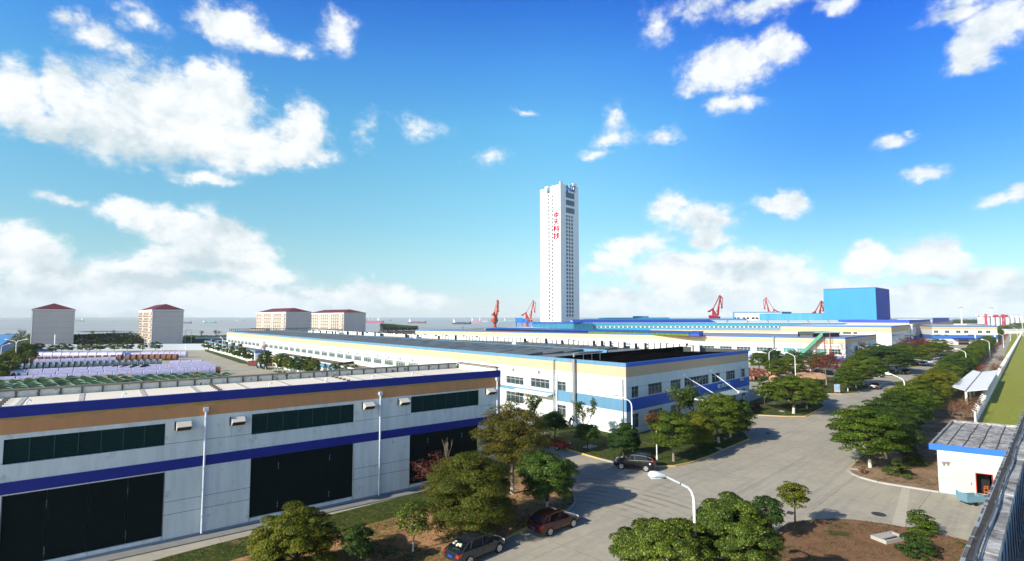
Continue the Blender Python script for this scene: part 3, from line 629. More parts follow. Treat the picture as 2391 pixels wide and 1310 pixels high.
    for px, py in ((28, 951), (186, 939), (345, 929), (478, 920), (598, 912), (701, 903), (796, 896), (880, 889), (956, 883), (1030, 877)):
        s_ = S(px, py)[0]; jc.append(s_)
        b.prism([fa.pt(s_ - .17, 0, -.40)[:2], fa.pt(s_ + .17, 0, -.40)[:2], fa.pt(s_ + .17, 0, -W + .5)[:2], fa.pt(s_ - .17, 0, -W + .5)[:2]], zr + .001, zr + .03)
    sub(b, 'roof_joint', JOINT, roof)
    b = MB()
    for s_ in (jc[0] - 1.0, jc[4] - 2.2, jc[7] - 1.6):
        for k in range(7):
            d = -.9 - k * 1.1; b = MB(); fa.box(b, s_ - .17, s_ + .17, zr, zr + .16, d - .2, d); sub(b, 'roof_block', mat('roof_block', (.20, .17, .14), .9), roof)
    for px, py in ((58, 948), (287, 932), (635, 908), (768, 897), (878, 888), (972, 880)):
        s_ = S(px, py)[0]; b = MB(); z = zr
        b.tube([fa.pt(s_, z, -1), fa.pt(s_, z + .5, -1), fa.pt(s_ + .08, z + .62, -1), fa.pt(s_ + .2, z + .6, -1), fa.pt(s_ + .24, z + .5, -1)], .045, 8); b.build('vent_pipe', STEEL, root)
    b = MB(); 
    b.tube([fa.pt(1, zr + .28, -.62), fa.pt(L - 1, zr + .28, -.62)], .012, 5)
    k = 0
    while k * 2.3 + 1 < L: b.tube([fa.pt(1 + k * 2.3, zr, -.62), fa.pt(1 + k * 2.3, zr + .3, -.62)], .016, 5); k += 1
    b.build('lightning_wire', GALV, root)
    zc = 11.38; b = MB()
    fa.box(b, 0, L - .5, zr - 2, zc - .12, -W - .02, -W + .22)
    fa.box(b, L - .27, L - .05, zr - 1, ZT + .3, -W + .23, -.37)
    n = int(L / 1.35)
    p = b.build('back_parapet', CONC, root)
    c = MB()
    for k in range(n + 1): c = MB(); fa.box(c, k * 1.35, k * 1.35 + .12, zr + .01, zc - .13, -W + .221, -W + .32); sub(c, 'parapet_rib', CHAR, p)
    c = MB(); fa.box(c, 0, L - .5, zc - .12, zc, -W - .15, -W + .4); fa.box(c, L - .55, L + .04, ZT + .3, ZT + .4, -W + .41, -.2); sub(c, 'coping', COPE, p)
warehouse()
# ---------------------------------------------------------------- buildings
def text_part(body, size, mtl, root, origin, ux, thick=.1, name='lettering', bold=0.0):
    "upright text starting at origin, running along ux"
    cu = bpy.data.curves.new('t', 'FONT'); cu.body = body; cu.size = size; cu.extrude = thick / 2; cu.offset = bold
    t = bpy.data.objects.new('t', cu); C.objects.link(t)
    me = bpy.data.meshes.new_from_object(t.evaluated_get(bpy.context.evaluated_depsgraph_get()))
    bpy.data.objects.remove(t); bpy.data.curves.remove(cu)
    ux = Vector((ux[0], ux[1], 0)).normalized(); uz = Vector((0, 0, 1)); n = ux.cross(uz)
    M = Matrix(((ux.x, uz.x, n.x, origin[0]), (ux.y, uz.y, n.y, origin[1]), (ux.z, uz.z, n.z, origin[2]), (0, 0, 0, 1)))
    me.transform(M); r = root
    while r.parent: r = r.parent
    me.transform(Matrix.Translation(-Vector(r.location))); me.materials.clear(); me.materials.append(mtl); me.name = name
    o = bpy.data.objects.new(name, me); C.objects.link(o); o.parent = root; return o

class Block:
    def __init__(s, name, label, cat, W, z, wallmat=None, holesL=(), holesR=(), roofmat=None, roofdrop=.3, base=0.0, group=None, depthback=None):
        "W: world corner points [left, corner, right] seen from the camera"
        s.W = W; s.z = z; s.root = thing(name, label, cat, (W[1][0], W[1][1], base), world_coords=True, group=group)
        s.L = Fa(W[1], W[0]); s.R = Fa(W[1], W[2])      # both measured from the near corner
        c = (W[1][0] + W[2][0]) / 2 + (W[0][0] - W[1][0]) / 2, (W[1][1] + W[2][1]) / 2 + (W[0][1] - W[1][1]) / 2
        for f in (s.L, s.R):
            if (c[0] - f.P[0]) * f.n[0] + (c[1] - f.P[1]) * f.n[1] > 0: f.n = (-f.n[0], -f.n[1])
        s.B = (W[0][0] + W[2][0] - W[1][0], W[0][1] + W[2][1] - W[1][1])
        m = MB(); s.L.wall(m, 0, s.L.L, base, z - .02, holesL); s.R.wall(m, 0, s.R.L, base, z - .02, holesR)
        for a, b in ((W[0], s.B), (s.B, W[2])): m.quad((*a, base), (*b, base), (*b, z - .02), (*a, z - .02))
        s.wall = m.build('wall', wallmat or WHITE, s.root)
        if roofmat:
            m = MB(); q = s.inset(.3); m.prism(q, z - roofdrop - .2, z - roofdrop); s.roof = m.build('roof', roofmat, s.root)
            m = MB()
            for a, b, c_, d in zip([W[0], W[1], W[2], s.B], [W[1], W[2], s.B, W[0]], q, q[1:] + q[:1]):
                m.prism([a, b, d, c_], z - roofdrop - .1, z - .019)
            m.build('parapet', wallmat or WHITE, s.root)
    def inset(s, d):
        q = [s.W[0], s.W[1], s.W[2], s.B]; cx = sum(p[0] for p in q) / 4; cy = sum(p[1] for p in q) / 4; out = []
        for i in range(4):
            a, b, c = q[i - 1], q[i], q[(i + 1) % 4]
            u = Vector((a[0] - b[0], a[1] - b[1])).normalized(); v = Vector((c[0] - b[0], c[1] - b[1])).normalized()
            out.append((b[0] + (u.x + v.x) * d, b[1] + (u.y + v.y) * d))
        return out
    def band(s, name, z0, z1, m, d=.03, L=True, R=True, par=None, Lr=None):
        b = MB()
        if L: s.L.box(b, -d if R else 0, (Lr or s.L.L), z0, z1, -.02, d)
        if R: s.R.box(b, 0, s.R.L, z0, z1, -.02, d)
        return b.build(name, m, s.root)
    def win(s, fa, a, b, z0, z1, name='window', m=None, d=.03):
        w = MB(); fa.box(w, a, b, z0, z1, -.02, d); w.build(name, m or GLASS, s.root)

def factory():
    Z = 10.4; E1 = None
    W = [G(530, 773, Z), G(1461, 848.5, Z), G(1747, 818, Z)]
    L = Fa(W[1], W[0]); R = Fa(W[1], W[2])
    def hp(fa, xl, xr, yt, yt2, yb, yb2, zt=None, zb=None):
        a, z1 = fa.sz(xl, yt); b, z2 = fa.sz(xr, yt2); z3 = fa.sz(xl, yb)[1]; z4 = fa.sz(xr, yb2)[1]
        return (min(a, b), max(a, b), zb or (z3 + z4) / 2, zt or (z1 + z2) / 2)
    hL = [hp(L, 1182, 1222.5, 874.5, 884.5, 893.6, 900.4), hp(L, 1239, 1283, 881.5, 887, 903, 908.7), hp(L, 1302, 1321, 889.6, 892.3, 911.7, 914.3),
          hp(L, 1182, 1222.5, 911.7, 919, 936, 944), hp(L, 1302, 1321, 944, 947, 969, 971.7)]
    def q(X, Y): return 1460 + X / 7.707, 840 + Y / 7.707
    up = [(115, 245, 490, 480, 705, 685, 1), (415, 665, 450, 408, 645, 600, 2), (815, 1000, 380, 350, 570, 545, 2), (1065, 1505, 330, 262, 515, 430, 4), (1560, 1705, 250, 225, 410, 380, 1), (1815, 1980, 205, 175, 365, 335, 2), (2090, 2155, 150, 140, 305, 290, 1)]
    lo = [(118, 250, 920, 905, 1055, 1030, 1), (420, 675, 860, 805, 1000, 985, 2), (820, 1000, 770, 730, 980, 940, 2), (2100, 2165, 465, 455, 555, 545, 1), (1840, 1990, 545, 510, 600, 570, 2)]
    hR = []
    zt = sum(R.sz(*q(u[0], u[2]))[1] + R.sz(*q(u[1], u[3]))[1] for u in up) / 14; zb = sum(R.sz(*q(u[0], u[4]))[1] + R.sz(*q(u[1], u[5]))[1] for u in up) / 14
    for u in up: hR.append((R.sz(*q(u[0], u[2]))[0], R.sz(*q(u[1], u[3]))[0], zb, zt, u[6]))
    for u in lo: hR.append((R.sz(*q(u[0], u[2]))[0], R.sz(*q(u[1], u[3]))[0], 1.0, 3.0, u[6]))
    # far row of windows along the left side
    x7 = lambda X: 550 + X / 6.83
    y7 = lambda Y: 730 + Y / 6.83
    ref = [(2195, 2330, 725, 820), (1558, 1655, 638, 715), (1072, 1147, 573, 640), (690, 745, 522, 585), (252, 292, 462, 515)]
    ss = [(L.sz(x7(a), y7(c))[0], L.sz(x7(b), y7(c))[0]) for a, b, c, d in ref]
    z1 = sum(L.sz(x7(a), y7(c))[1] for a, b, c, d in ref) / 5; z0 = sum(L.sz(x7(a), y7(d))[1] for a, b, c, d in ref) / 5
    # index along the row: 871, 778.., 707, 651, 587
    idx = [0, 5, 9, 13, 21]; per = [(ss[k][0] - ss[0][0]) / idx[k] for k in range(1, 5)]
    print('factory window period', [round(p, 2) for p in per], 'z', z0, z1, 'len', L.L)
    p = (ss[3][0] - ss[0][0]) / 13; w = abs(ss[1][1] - ss[1][0]); far = []
    s_ = ss[0][1]
    s_ -= 3 * p
    while s_ + w < L.L - 1:
        far.append((s_, s_ + w, z0, z1)); s_ += p
    B = Block('factory', 'large two-storey white factory with pale blue fascia, cream band and glass canopy', 'factory', W, Z, holesL=[h[:4] for h in hL] + far, holesR=[h[:4] for h in hR], roofmat=ROOFD, roofdrop=.35)
    r = B.root
    for h in hL[:2] + hL[3:4]: window(B.L, r, h, 4 if h is hL[1] else 4, .68)
    for h in (hL[2], hL[4]): window(B.L, r, h, 2, .68)
    for h in hR: window(B.R, r, h[:4], h[4] * 2 if h[4] > 1 else 2, .64, gm=GLASS, fm=mat('dark_frame', (.22, .25, .28), .5))
    for h in far: window(B.L, r, h, 4, .75, fr=.14, gm=mat('factory_glass', (.04, .075, .06), .15, .6, col2=(.12, .17, .15), nscale=1.1))
    # fascia, cream band, mid band
    zf = B.L.sz(1461, 857.6)[1]; zc = B.L.sz(1461, 881.5)[1]; zm1 = B.L.sz(1461, 934)[1]; zm0 = B.L.sz(1461, 962)[1]
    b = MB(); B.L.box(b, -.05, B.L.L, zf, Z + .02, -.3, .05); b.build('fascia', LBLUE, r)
    b = MB(); B.R.box(b, .051, B.R.L + .05, zf, Z + .025, -.3, .05); b.build('fascia', BLUE_SHADE, r)
    B.band('cream_band', zc, zf - .004, CREAM, .03)
    sb = B.L.sz(1299, 925)[0]; sc_ = B.L.sz(1178, 900)[0]
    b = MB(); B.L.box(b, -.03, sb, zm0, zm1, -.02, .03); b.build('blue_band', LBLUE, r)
    za, zb_ = B.L.sz(1240, 903.5)[1], B.L.sz(1240, 914)[1]
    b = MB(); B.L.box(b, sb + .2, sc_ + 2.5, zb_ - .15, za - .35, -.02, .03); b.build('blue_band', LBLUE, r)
    b = MB(); B.R.box(b, .031, B.R.L + .03, zm0, zm1, -.02, .03); b.build('blue_band', BLUE_SHADE, r)
    b = MB(); B.R.box(b, 0, B.R.L, 0, .35, -.02, .05); B.L.box(b, 0, 40, 0, .35, -.02, .05); b.build('plinth', mat('plinth_pale', (.55, .54, .5), .9), r)
    b = MB()
    for z in (Z - 3.6, 1.1): B.L.box(b, .1, 40, z, z + .03, -.01, .004); B.R.box(b, .1, B.R.L, z, z + .03, -.01, .004)
    b.build('panel_joints', mat('joint_dark', (.07, .075, .08), .9), r)
    # white pilasters and small vents between the far windows
    for i, h in enumerate(far):
        if i % 1 == 0:
            b = MB(); a = h[1] + (p - w) * .5; B.L.box(b, a - .12, a + .12, z0 - .6, zc - 1.2, .0, .12); b.build('downpipe', PIPE, r)
            b = MB(); a = (h[0] + h[1]) / 2; B.L.box(b, a - .3, a + .3, zc - 1.5, zc - .9, -.01, .16, 0); B.L.box(b, a - .2, a + .2, zc - 1.4, zc - 1.0, .16, .18, 1); b.build('wall_vent', [ALU, CHAR], r)
    for px, py in ((1200, 863), (1260, 869)):
        a, z = B.L.sz(px, py); b = MB(); B.L.box(b, a - .25, a + .25, z - .3, z + .3, .0, .2, 0); B.L.box(b, a - .17, a + .17, z - .22, z + .22, .2, .22, 1); b.build('wall_vent', [ALU, CHAR], r)
    # pipes up the wall
    def wp(px, y0, y1, rad, m, d=.3):
        a, z = B.L.sz(px, y0); b = MB(); b.tube([B.L.pt(a, .1, d), B.L.pt(a, z, d)], rad, 8); [B.L.box(b, a - rad * 1.3, a + rad * 1.3, q_, q_ + .08, .0, d) for q_ in (2, 5, 8)]; b.build('wall_pipe', m, r)
    wp(1295.5, 838, 960, .10, GALV); wp(1344, 838, 985, .26, GALV, .4); wp(1302, 872, 960, .07, STEEL, .2); wp(1455, 885, 1000, .06, GALV, .15)
    a, z = B.L.sz(1344, 833); b = MB(); b.tube([B.L.pt(a, z, .4), B.L.pt(a, Z + .9, .4), B.L.pt(a - .3, Z + 1.0, -.2), B.L.pt(a - .3, Z + 1.0, -6)], .16, 8); [b.tube([B.L.pt(a - .3, Z - .3, -k), B.L.pt(a - .3, Z + 1, -k)], .05, 6) for k in (1.5, 3.5, 5.5)]; b.build('roof_pipe', GALV, r)
    # awning
    a0 = B.L.sz(1293, 926)[0]; a1 = B.L.sz(1206, 911)[0]; za = B.L.sz(1293, 921)[1]
    b = MB(); b.hexa([B.L.pt(a0, za - .25, 1.5), B.L.pt(a1, za - .25, 1.5), B.L.pt(a1, za - .02, 0), B.L.pt(a0, za - .02, 0)], [B.L.pt(a0, za - .12, 1.5), B.L.pt(a1, za - .12, 1.5), B.L.pt(a1, za + .1, 0), B.L.pt(a0, za + .1, 0)]); b.build('awning', mat('awning_sheet', (.62, .60, .56), .6), r)
    # glass canopy with tie rods
    s0 = B.R.sz(1597, 926)[0]; zc_ = B.R.sz(1597, 926)[1] - .1; s1 = B.R.sz(1688, 905)[0]; D = 4.6
    b = MB(); B.R.box(b, s0, s1, zc_, zc_ + .06, .05, D); cn = b.build('glass_canopy', mat('frosted_glass', (.33, .43, .39), .18, .7, col2=(.42, .50, .46), nscale=.6), r)
    b = MB()
    for k in range(5): a = s0 + (s1 - s0) * k / 4; B.R.box(b, a - .05, a + .05, zc_ - .22, zc_ - .002, .05, D - .1)
    for d in (.6, D / 2, D - .25): b.tube([B.R.pt(s0, zc_ - .12, d), B.R.pt(s1, zc_ - .12, d)], .06, 6)
    sub(b, 'canopy_frame', STEEL, cn)
    for (xt, yt, fr_) in ((1596.5, 877.6, .28), (1658.5, 867, .80)):
        a, z = B.R.sz(xt, yt); e = s0 + (s1 - s0) * fr_; b = MB(); b.tube([B.R.pt(a, z, .1), B.R.pt(e, zc_ + .1, D - .5)], .075, 8); b.tube([B.R.pt(e, zc_ - .05, D - .5), B.R.pt(e, zc_ + .3, D - .5)], .14, 8); B.R.box(b, a - .2, a + .2, z - .1, z + .3, 0, .25); b.build('tie_rod', STEEL, r)
    b = MB(); a = (s0 + s1) / 2; B.R.box(b, a - 2.2, a + 2.2, .2, 2.9, -.01, .04); dr = b.build('door', GLASS, r); b = MB(); [B.R.box(b, a - 2.2 + k * 1.1 - .04, a - 2.2 + k * 1.1 + .04, .2, 2.9, .041, .09) for k in range(5)]; sub(b, 'door_frame', FRAME, dr)
    # outdoor condensers on the wall
    def acu(s_, z, fa, d=.1):
        b = MB(); fa.box(b, s_ - .42, s_ + .42, z, z + .62, d, d + .34); fr_ = b.build('air_conditioner', mat('ac_white', (.62, .62, .58), .6), r)
        b = MB(); cpt = fa.pt(s_ - .08, z + .31, d + .345); n = Vector((*fa.n, 0)); t = Vector((*fa.t, 0)); pts = [Vector(cpt) + t * cos(2 * pi * k / 14) * .24 + Vector((0, 0, 1)) * sin(2 * pi * k / 14) * .24 for k in range(14)]
        b.add(pts, [tuple(range(14))]); sub(b, 'fan_grille', CHAR, fr_)
    for px, py in ((1677, 905.5), (1687, 903), (1697, 900.5), (1573, 930), (1729, 888), (1736, 931)):
        a, z = B.R.sz(px, py); acu(a, z, B.R)
    a, z = B.R.sz(1727, 855); b = MB(); b.tube([B.R.pt(a, z, .35), B.R.pt(a + .05, z - .15, .2), B.R.pt(a + .05, z - 2.3, .2)], .05, 6); b.build('wall_pipe', GALV, r)
    # roof: panels in rows, pale blue gutters, black screened pit
    E1v = Vector(B.R.t + (0,)); E2v = Vector(B.L.t + (0,)); K = Vector((*W[1], 0))
    def rp(a, c, z): v = K + E1v * a + E2v * c; return (v.x, v.y, z)
    zr = Z - .35
    b = MB(); n = int((L.L - 26) / 8.2)
    for k in range(n):
        c0 = 24 + k * 8.2
        for j in range(6):
            a0 = 1.2 + j * 6.1
            b.hexa([rp(a0, c0, zr + .05), rp(a0 + 5.6, c0, zr + .05), rp(a0 + 5.6, c0 + 7.7, zr + .05), rp(a0, c0 + 7.7, zr + .05)], [rp(a0, c0, zr + .12), rp(a0 + 5.6, c0, zr + .55 - .1 * (j % 2)), rp(a0 + 5.6, c0 + 7.7, zr + .55 - .1 * (j % 2)), rp(a0, c0 + 7.7, zr + .12)])
    b.build('roof_panel_rows', mat('roof_panels', (.065, .068, .068), .5, .3, col2=(.13, .13, .125), nscale=.25, amt=.3), r)
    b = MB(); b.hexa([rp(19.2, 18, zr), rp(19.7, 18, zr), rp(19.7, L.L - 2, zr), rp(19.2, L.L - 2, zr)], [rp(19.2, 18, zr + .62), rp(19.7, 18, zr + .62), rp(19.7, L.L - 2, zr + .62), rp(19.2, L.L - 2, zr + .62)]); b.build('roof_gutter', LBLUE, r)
    b = MB()
    zp = Z + .75
    b.hexa([rp(.4, 14.5, zr), rp(34, 9.5, zr), rp(34, 9.8, zr), rp(.4, 14.8, zr)], [rp(.4, 14.5, Z + .1), rp(34, 9.5, zp), rp(34, 9.8, zp), rp(.4, 14.8, Z + .1)])
    b.prism([rp(.5, .5, 0)[:2], rp(42, .5, 0)[:2], rp(42, 9.4, 0)[:2], rp(.5, 14, 0)[:2]], zr + .005, zr + .05)
    sc1 = b.build('black_screen', mat('pit_black', (.0025, .0025, .003), 1.0, .0), r)
    b = MB(); b.hexa([rp(34.1, 9.6, zr), rp(43, .6, zr), rp(43.2, .8, zr), rp(34.1, 9.9, zr)], [rp(34.1, 9.6, zp), rp(43, .6, Z + .1), rp(43.2, .8, Z + .1), rp(34.1, 9.9, zp)]); b.build('grey_screen', CHAR, r)
    for i, c in enumerate((46, 92, 150)):
        b = MB(); b.hexa([rp(20, c, zr + .5), rp(22, c, zr + .5), rp(22, c + 1.4, zr + .5), rp(20, c + 1.4, zr + .5)], [rp(20, c, zr + 1.1), rp(22, c, zr + 1.1), rp(22, c + 1.4, zr + 1.1), rp(20, c + 1.4, zr + 1.1)]); b.build('roof_hatch', ALU, r)
    # rows of white condensers standing on the roof
    pr = thing('roof_condenser', 'white boxy condenser standing in the long row on the grey factory roof', 'condenser unit', (0, 0, 0), group='white condensers in a row on the factory roof')
    b = MB(); b.box((0, 0, .75), (1.15, .8, 1.1)); b.build('casing', mat('condenser_white', (.70, .68, .62), .7, col2=(.55, .53, .48), nscale=2), pr)
    b = MB(); b.box((0, 0, .12), (1.3, .95, .16)); [b.box((x, y, .02), (.08, .08, .1)) for x in (-.5, .5) for y in (-.35, .35)]; b.build('stand', CHAR, pr)
    b = MB(); b.lathe([(.32, 1.31), (.32, 1.36), (.05, 1.36)], 12); b.build('fan', CHAR, pr)
    for x_ in (-.66, .66): b = MB(); b.box((x_, 0, .72), (.13, .84, 1.2)); b.build('gap_strip', CHAR, pr)  # dark boxes added at both ends to stand for the gaps between units
    A0 = G(1640, 819, zr + .3); A1 = G(722, 777.5, zr + .3); Ln = hypot(A1[0] - A0[0], A1[1] - A0[1]); t = ((A1[0] - A0[0]) / Ln, (A1[1] - A0[1]) / Ln); rz = atan2(t[1], t[0]); rd = random.Random(3); s_ = 1.0
    while s_ < Ln:
        if rd.random() < .93: place(pr, (A0[0] + t[0] * s_, A0[1] + t[1] * s_, zr), rz + rd.uniform(-.06, .06), (1, 1, rd.uniform(.92, 1.25)))
        s_ += 1.45 if rd.random() < .85 else 2.3
    # dark frames at the far end of the roof
    b = MB()
    for k in range(46): c = L.L - 3 - 0; b.beam(rp(.5 + k * .85, c, zr), rp(.5 + k * .85, c, Z + 1.0), .18)
    b.beam(rp(.5, L.L - 3, Z + 1.0), rp(40, L.L - 3, Z + 1.0), .2); b.build('roof_railing', mat('blue_black', (.03, .05, .08), .6), r)
    return B
FAC = factory()

def annexes():
    Z = 4.5; ln = FAC.L
    def ann(pl, pc, pr, label, blue=True, roofm=ROOFA):
        W = [G(*pl, Z), G(*pc, Z), G(*pr, Z)]
        B = Block('annex', label, 'annex building', W, Z, roofmat=roofm, roofdrop=.22)
        return B
    B = ann((478, 795), (596, 819), (650, 816), 'flat-roofed low annex with a round cooling tower on its roof')
    B.band('blue_band', Z - .9, Z + .01, LBLUE, .04, R=False); B.band('blue_band', Z - 1.0, Z + .012, NAVY if False else BLUE_SHADE, .04, L=False)
    for k in range(3): B.win(B.R, 1.2 + k * 3.2, 3.2 + k * 3.2, 1.0, 2.9)
    for k in range(10): B.win(B.L, 2 + k * 5.5, 4.6 + k * 5.5, 1.0, 2.6)
    for k in range(5):
        x, y = G(496 + k * 16, 797 + k * 2.6, Z); u = thing('roof_unit', 'small dark box unit on the far annex roof', 'roof unit', (x, y, Z - .22), -.7, group='dark boxes along the far annex roof')
        b = MB(); b.box((0, 0, .55), (1.7, 1.3, 1.0)); b.build('casing', CHAR, u); b = MB(); b.box((0, 0, 1.1), (1.9, 1.5, .08)); b.build('cover', ALU, u)
    x, y = G(617, 816, Z - .1); t = thing('cooling_tower', 'round grey cooling tower standing on the low annex roof', 'cooling tower', (x, y, Z - .2))
    b = MB(); b.lathe([(1.0, .5), (1.5, .6), (1.72, .7), (1.75, 1.6), (1.45, 2.3), (.95, 2.6), (.9, 2.85), (.8, 2.85)], 20); b.build('drum', mat('grp_grey', (.42, .42, .40), .6, col2=(.33, .33, .32), nscale=2), t, smooth=35)
    b = MB(); b.lathe([(.75, 2.86), (.3, 3.1), (.05, 3.15)], 14); b.build('fan_cowl', CHAR, t)
    b = MB(); [b.tube([(1.3 * cos(a), 1.3 * sin(a), 0), (1.3 * cos(a), 1.3 * sin(a), .62)], .07, 6) for a in (0, 1.05, 2.1, 3.15, 4.2, 5.25)]; b.build('legs', CHAR, t)
    b = MB(); n = Vector((-x, -y, 0)).normalized(); u = Vector((0, 0, 1)).cross(n); [b.box((n.x * 1.76 + u.x * (k - 1) * .55, n.y * 1.76 + u.y * (k - 1) * .55, 1.3), (.34, .05, .42), atan2(u.y, u.x)) for k in range(3)]; b.build('red_mark', mat('mark_red', (.55, .05, .10), .6), t)
    B = ann((640, 825.5), (790, 852), (840, 845.5), 'long low annex with dark weathered roof beside the factory side wall')
    B.band('white_rim', Z - .25, Z + .01, WHITE, .05, R=False); B.band('black_rim', Z - .1, Z + .5, BLACK, .05, L=False)
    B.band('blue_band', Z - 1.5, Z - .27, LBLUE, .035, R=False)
    for k in range(9): B.win(B.L, 3 + k * 5, 5.4 + k * 5, .9, 2.5)
    B = ann((792, 853.5), (900, 874), (945, 868), 'low annex with sandy roof nearest the warehouse parapet', roofm=mat('sandy_roof', (.27, .23, .17), .9, .1, col2=(.2, .17, .13), nscale=.4))
    B.band('blue_band', Z - 1.4, Z - .3, LBLUE, .035, R=False); B.band('white_rim', Z - .28, Z + .01, WHITE, .05, R=False)
annexes()

def more_blocks():
    # second factory with the green roof stair
    Z = 10.0; W = [G(970, 770.5, Z), G(1973, 788.5, Z), G(2046, 780.5, Z)]
    f = Fa(W[1], W[0]); zz = lambda px, py: f.sz(px, py)[1]
    zf, zc = zz(1973, 791.5), zz(1973, 803)
    z1, z0 = zz(1900, 814), zz(1900, 826.5)
    wins = [(1878, 1863.5), (1861, 1829.5), (1855.5 - 22, 1855.5 - 22)]
    hs = []
    for a, b in ((1935, 1963), (1903, 1930), (1861, 1884), (1829, 1856), (1766, 1799), (1720, 1753), (1681, 1709), (1636, 1668)):
        s0, s1 = sorted((f.sz(a, 815)[0], f.sz(b, 815)[0])); hs.append((s0, s1, z0, z1))
    per = (hs[7][0] - hs[5][0]) / 2; s_ = hs[7][0] + per
    while s_ + 8 < f.L and len(hs) < 34: hs.append((s_, s_ + (hs[6][1] - hs[6][0]), z0 + .4, z1)); s_ += per
    B = Block('factory', 'white factory behind the car park with a peach band and slanting green roof stair', 'factory', W, Z, holesL=hs, roofmat=mat('roof_grey_pale', (.30, .31, .32), .7, col2=(.2, .21, .22), nscale=.2), roofdrop=.3)
    for i, h in enumerate(hs): window(B.L, B.root, h, 4, .55, fr=.12, gm=GLASSG if i in (1, 2, 3) else GLASS)
    b = MB(); B.L.box(b, -.04, B.L.L, zf, Z + .02, -.2, .05); b.build('fascia', BRIGHTBLUE, B.root); b = MB(); B.R.box(b, .051, B.R.L, zf, Z + .02, -.2, .05); b.build('fascia', BLUE_SHADE, B.root)
    B.band('peach_band', zc, zf - .01, mat('peach_render', (.62, .43, .27), .85, col2=(.58, .40, .25), nscale=.3), .03)
    B.band('blue_band', z0 - 2.4, z0 - .9, BRIGHTBLUE, .03)
    for k in range(5): B.win(B.R, 5 + k * 8, 8 + k * 8 + (k % 2) * 2, 4.4, 6.6)
    for k in range(5): B.win(B.R, 6 + k * 8, 8.5 + k * 8, 1, 2.8)
    for px in (1807,): 
        a = f.sz(px, 800)[0]; b = MB(); b.tube([B.L.pt(a, 3, .3), B.L.pt(a, Z, .3)], .28, 8); b.build('wall_pipe', GALV, B.root)
    # porch with thin white roof
    a0 = f.sz(1752, 838)[0]; a1 = f.sz(1815, 838)[0]; b = MB(); B.L.box(b, min(a0, a1), max(a0, a1), 4.2, 4.5, .05, 5); [b.tube([B.L.pt(q_, 0, 4.6), B.L.pt(q_, 4.2, 4.6)], .12, 6) for q_ in (min(a0, a1) + .4, max(a0, a1) - .4)]; b.build('porch', STEEL, B.root)
    # canopy on the shaded end
    b = MB(); B.R.box(b, 14, 34, 3.4, 3.55, .05, 7); cn = b.build('canopy', mat('canopy_pale', (.5, .53, .53), .4), B.root)
    b = MB(); [b.tube([B.R.pt(q_, 6.8, .1), B.R.pt(q_ + 1, 3.6, 6.4)], .12, 6) for q_ in (16, 26)]; sub(b, 'tie_rod', STEEL, cn)
    # green stair
    P0 = B.L.pt(f.sz(1868, 832)[0], f.sz(1868, 832)[1], 1.2); P1 = B.L.pt(f.sz(1922, 789)[0], Z + .6, .8); st = thing('roof_stair', 'green mesh-sided steel stair slanting up to the factory roof', 'stair', (P0[0], P0[1], 0), world_coords=True)
    P0 = (P0[0], P0[1], P0[2] - .4); n = Vector((*B.L.n, 0))
    for k, nm in ((0, 'side_mesh'), (1.3, 'side_mesh')):
        b = MB(); a, c = Vector(P0) + n * k, Vector(P1) + n * k; b.hexa([a, c, c + n * .06, a + n * .06], [a + Vector((0, 0, 1.5)), c + Vector((0, 0, 1.5)), c + n * .06 + Vector((0, 0, 1.5)), a + n * .06 + Vector((0, 0, 1.5))]); b.build(nm, GREENP, st)
    b = MB(); N_ = 30
    for k in range(N_): c = Vector(P0).lerp(Vector(P1), k / N_) + n * .65; b.box(c, (.5, 1.2, .06), atan2(B.L.t[1], B.L.t[0]))
    b.build('treads', RUST, st)
    b = MB()
    for px in (1906, 1925, 1939):
        a = f.sz(px, 800)[0]; z_t = Z + 1.6 if px > 1930 else Z + .2; [b.tube([B.L.pt(a, 0, d), B.L.pt(a, z_t, d)], .09, 5) for d in (.6, 2.1)]
    for z in (3.5, 6.0, 8.0): b.tube([B.L.pt(f.sz(1895, 800)[0], z, 2.1), B.L.pt(f.sz(1948, 800)[0], z, 2.1)], .08, 5)
    b.build('scaffold', RUST, st)
    # blue PV sheds and screens on its roof, as things on the roof
    def onroof(name, label, cat, pa, pb, w, z0, z1, m, m2=None):
        A, Bp = G(*pa, z0), G(*pb, z0); F = Fa(A, Bp); o = thing(name, label, cat, (A[0], A[1], z0), world_coords=True); b = MB()
        b.hexa([F.pt(0, z0), F.pt(F.L, z0), F.pt(F.L, z0, -w), F.pt(0, z0, -w)], [F.pt(0, z1), F.pt(F.L, z1), F.pt(F.L, z1 + .4, -w), F.pt(0, z1 + .4, -w)]); b.build('body', m, o)
        c = MB(); c.hexa([F.pt(-.4, z1 + .02, .5), F.pt(F.L + .4, z1 + .02, .5), F.pt(F.L + .4, z1 + .42, -w - .3), F.pt(-.4, z1 + .42, -w - .3)], [F.pt(-.4, z1 + .2, .5), F.pt(F.L + .4, z1 + .2, .5), F.pt(F.L + .4, z1 + .6, -w - .3), F.pt(-.4, z1 + .6, -w - .3)]); c.build('roof', m2 or m, o); return o
    zr = Z - .3
    onroof('rooftop_shed', 'long blue-roofed shed with dark open side on the factory roof', 'rooftop shed', (1134, 772), (1372, 778), 9, zr, zr + 1.0, BLACK, DBLUE)
    onroof('rooftop_shed', 'blue-roofed shed with green netting side on the factory roof', 'rooftop shed', (1373, 778), (1608, 784.5), 9, zr, zr + 1.1, mat('green_netting', (.12, .22, .04), .9, col2=(.05, .10, .02), nscale=1.2, amt=.3), DBLUE)
    onroof('rooftop_unit', 'blue box at the end of the netted roof shed', 'rooftop unit', (1609, 784.5), (1632, 785), 5, zr, zr + 1.3, DBLUE)
    onroof('rooftop_unit', 'low dark plant racks on the roof near the green stair', 'rooftop unit', (1868, 788.5), (1898, 789), 6, zr, zr + 1.4, CHAR)
